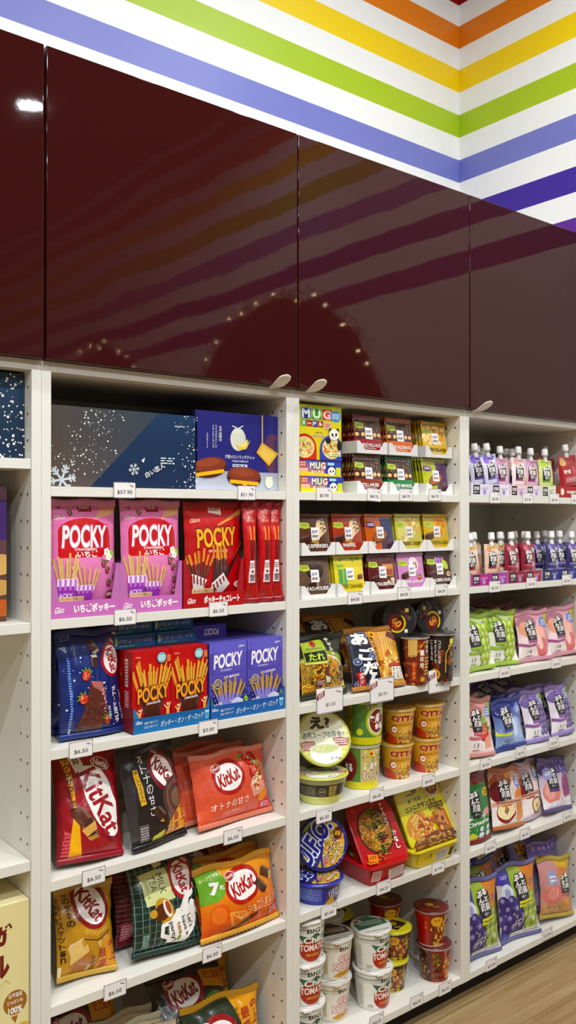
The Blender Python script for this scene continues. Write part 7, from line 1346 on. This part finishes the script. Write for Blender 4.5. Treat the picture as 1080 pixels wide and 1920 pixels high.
# ================================================================ room shell
def slab(name, x0, y0, z0, x1, y1, z1, mat):
    bm, cl = bm_new(); box_into(bm, cl, x0, y0, z0, x1, y1, z1, WHITE); return tag(link(name, to_mesh(name, bm, [M[mat]])), kind='structure')
M['greywall'] = new_mat('grey_wall', .7, .3, col='8f8a84')
slab('floor', XL-.1, YF-.1, -.08, XR+1.2, YB+.1, 0, 'floor')
slab('ceiling', XL-.1, YF-.1, ZCEIL, XR+1.2, YB+.1, ZCEIL+.1, 'ceiling')
slab('wall_back', XL-.1, YB, 0, XR+.1, YB+.1, ZCEIL, 'stripes')
slab('wall_left', XL-.1, YF, 0, XL, YB, ZCEIL, 'greywall')
slab('wall_front', XL-.1, YF-.1, 0, XR+1.2, YF, ZCEIL, 'greywall')
ARCHES = ((-1.67, 1.58, .73), (-3.42, 1.6, .74))
def wall_right():
    bm, cl = bm_new()
    def loop(pts): v = [bm.verts.new((XR, y, z)) for y, z in pts]; return [bm.edges.new((v[i], v[(i+1) % len(v)])) for i in range(len(v))]
    ed = loop([(YF, 0), (YB, 0), (YB, ZCEIL), (YF, ZCEIL)]); holes = []
    for yc, zc, r in ARCHES:
        p = [(yc-r, .0005)]+[(yc-r*math.cos(PI*i/28), zc+r*math.sin(PI*i/28)) for i in range(29)]+[(yc+r, .0005)]
        holes.append(p); ed += loop(p)
    bmesh.ops.triangle_fill(bm, use_beauty=True, use_dissolve=False, edges=ed)
    for f in bm.faces:
        if f.normal.x > 0: f.normal_flip()
        for l in f.loops: l[cl] = lin(WHITE)
    tag(link('wall_right', to_mesh('wall_right', bm, [M['stripes']])), kind='structure')
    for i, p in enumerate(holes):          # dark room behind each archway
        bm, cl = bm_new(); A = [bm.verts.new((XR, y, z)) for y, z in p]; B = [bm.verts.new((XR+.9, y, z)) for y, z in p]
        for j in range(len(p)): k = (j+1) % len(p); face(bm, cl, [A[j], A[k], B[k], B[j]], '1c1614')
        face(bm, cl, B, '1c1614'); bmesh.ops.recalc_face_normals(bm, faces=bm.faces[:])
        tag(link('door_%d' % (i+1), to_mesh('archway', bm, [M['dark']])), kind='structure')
wall_right()
M['pine'] = new_mat('garland_needles', .7, .2, col='2c2a1a')
M['glow'] = new_mat('fairy_bulb', .3); _b = M['glow'].node_tree.nodes['Principled BSDF']; _b.inputs['Emission Color'].default_value = lin('ffd9a0'); _b.inputs['Emission Strength'].default_value = 30
for i, (yc, zc, r) in enumerate(ARCHES):
    R = random.Random(5+i)
    g = thing('hanging_garland', ('pine garland with fairy lights round the archway nearer the cabinets', 'pine garland with fairy lights round the farther archway')[i], 'garland')
    bm, cl = bm_new()
    for j in range(520):
        t = PI*R.random(); q = r+R.gauss(.015, .02); x = XR-.012-abs(R.gauss(0, .012)); y, z = yc-q*math.cos(t), zc+q*math.sin(t)
        d = Vector((R.uniform(-.3, 0), R.gauss(0, 1), R.gauss(0, 1))).normalized()*R.uniform(.02, .05); s = Vector((0, -d.z, d.y)).normalized()*.003
        p = Vector((x, y, z)); quad(bm, cl, [p-s, p+s, p+d+s*.3, p+d-s*.3], '2c2a1a')
    link('needles', to_mesh('needles', bm, [M['pine']]), g)
    for j in range(18):
        t = PI*(j+.5+R.uniform(-.3, .3))/18; q = r+R.uniform(-.02, .03)
        bm, cl = bm_new(); bmesh.ops.create_icosphere(bm, subdivisions=1, radius=.007)
        link('fairy_light', to_mesh('fairy_light', bm, [M['glow']]), g, Matrix.Translation((XR-.034, yc-q*math.cos(t), zc+q*math.sin(t))))

# ================================================================ ceiling downlights, with added fill and wall-wash lamps
M['lens'] = new_mat('lamp_lens', .3); _b = M['lens'].node_tree.nodes['Principled BSDF']; _b.inputs['Emission Color'].default_value = lin('fff3df'); _b.inputs['Emission Strength'].default_value = 60
M['black'] = new_mat('black_metal', .5, .4, col='1a1817')
LP = 12.4
LAMPS = [(-1.1, -1.45, 1.), (-.3, -1.45, 1.), (.5, -1.45, 1.), (1.2, -1.45, 1.), (1.9, -1.45, 1.), (-.9, -2.7, 2.), (.1, -2.7, 2.), (1.664, -2.43, .5),  # pair behind the camera added as fill for the lower shelves
         (-.6, -.5, .23), (.1, -.5, .23), (.8, -.5, .24), (1.4, -.5, .34), (1.95, -.5, .72), (.3, -3.3, .8), (.2, -4.5, 1.)]  # unseen lamps added to brighten the back wall, corner and side wall
where = ('over the frame edge', 'beside the first', 'over the biscuit bookcase', 'over the noodle bookcase', 'over the jelly bookcase', 'added as fill behind the shopper on one side', 'added as fill behind the shopper in the middle', 'glaring in the maroon doors',
         'added to wash the wall beyond the frame edge', 'added to wash the wall over the first cabinet', 'added to wash the wall over the biscuit cabinet', 'added to wash the wall over the noodle cabinet', 'added to wash the corner of the striped walls', 'added to brighten the striped side wall, first', 'added to brighten the striped side wall, second')
for (x, y, k), wh in zip(LAMPS, where):
    o = thing('downlight', 'round black ceiling downlight '+wh, 'ceiling light', 'ceiling downlights', Matrix.Translation((x, y, ZCEIL)))
    bm, cl = bm_new(); lathe_into(bm, cl, [(.0, -.0005), (.062, -.0005), (.062, -.075), (.055, -.075), (.05, -.03), (.0, -.03)], '1a1817', 28); link('housing', to_mesh('housing', bm, [M['black']]), o)
    bm, cl = bm_new(); lathe_into(bm, cl, [(.0, -.066), (.052, -.066), (.052, -.0655)], 'ffffff', 28); bmesh.ops.recalc_face_normals(bm, faces=bm.faces[:]); link('lens', to_mesh('lens', bm, [M['lens']]), o)
    l = bpy.data.lights.new('lamp', 'AREA'); l.shape = 'DISK'; l.size = .11; l.energy = LP*k; l.color = (.93, 1, 1.07); l.spread = math.radians(165)
    lo = bpy.data.objects.new('lamp', l); COL.objects.link(lo); lo.parent = o; lo.location = (0, 0, -.079); lo.rotation_euler = (math.radians(36) if y == -.5 else 0, 0, 0) if y > -3 else (0, math.radians(-50), 0)

# ================================================================ world, camera, view
w = bpy.data.worlds.new('shop'); SC.world = w; w.use_nodes = True
w.node_tree.nodes['Background'].inputs[0].default_value = (.9, .95, 1, 1); w.node_tree.nodes['Background'].inputs[1].default_value = .02
cd = bpy.data.cameras.new('camera'); cam = bpy.data.objects.new('camera', cd); COL.objects.link(cam)
cd.sensor_fit = 'VERTICAL'; cd.sensor_height = 36; cd.sensor_width = 36; cd.lens = 1653.324/1920*36; cd.clip_start = .05
ya, pi_, ro = math.radians(50.964), math.radians(.26679), math.radians(-.03053)
F = Vector((math.cos(ya)*math.cos(pi_), math.sin(ya)*math.cos(pi_), math.sin(pi_))); Rg = Vector((math.sin(ya), -math.cos(ya), 0)); U = Rg.cross(F)
R2 = math.cos(ro)*Rg+math.sin(ro)*U; U2 = -math.sin(ro)*Rg+math.cos(ro)*U
mw = Matrix((R2, U2, -F)).transposed().to_4x4(); mw.translation = (0, -1.5489864, 1.3164); cam.matrix_world = mw
SC.camera = cam
SC.view_settings.view_transform = 'Standard'; SC.view_settings.look = 'None'; SC.view_settings.gamma = 1; SC.view_settings.use_curve_mapping = False; SC.view_settings.exposure = .12
SC.cycles.use_denoising = True; SC.cycles.max_bounces = 8; SC.cycles.diffuse_bounces = 5; SC.cycles.glossy_bounces = 4; SC.cycles.sample_clamp_indirect = 6; SC.cycles.caustics_reflective = False
bpy.data.objects.remove(_to); bpy.data.curves.remove(_tc)
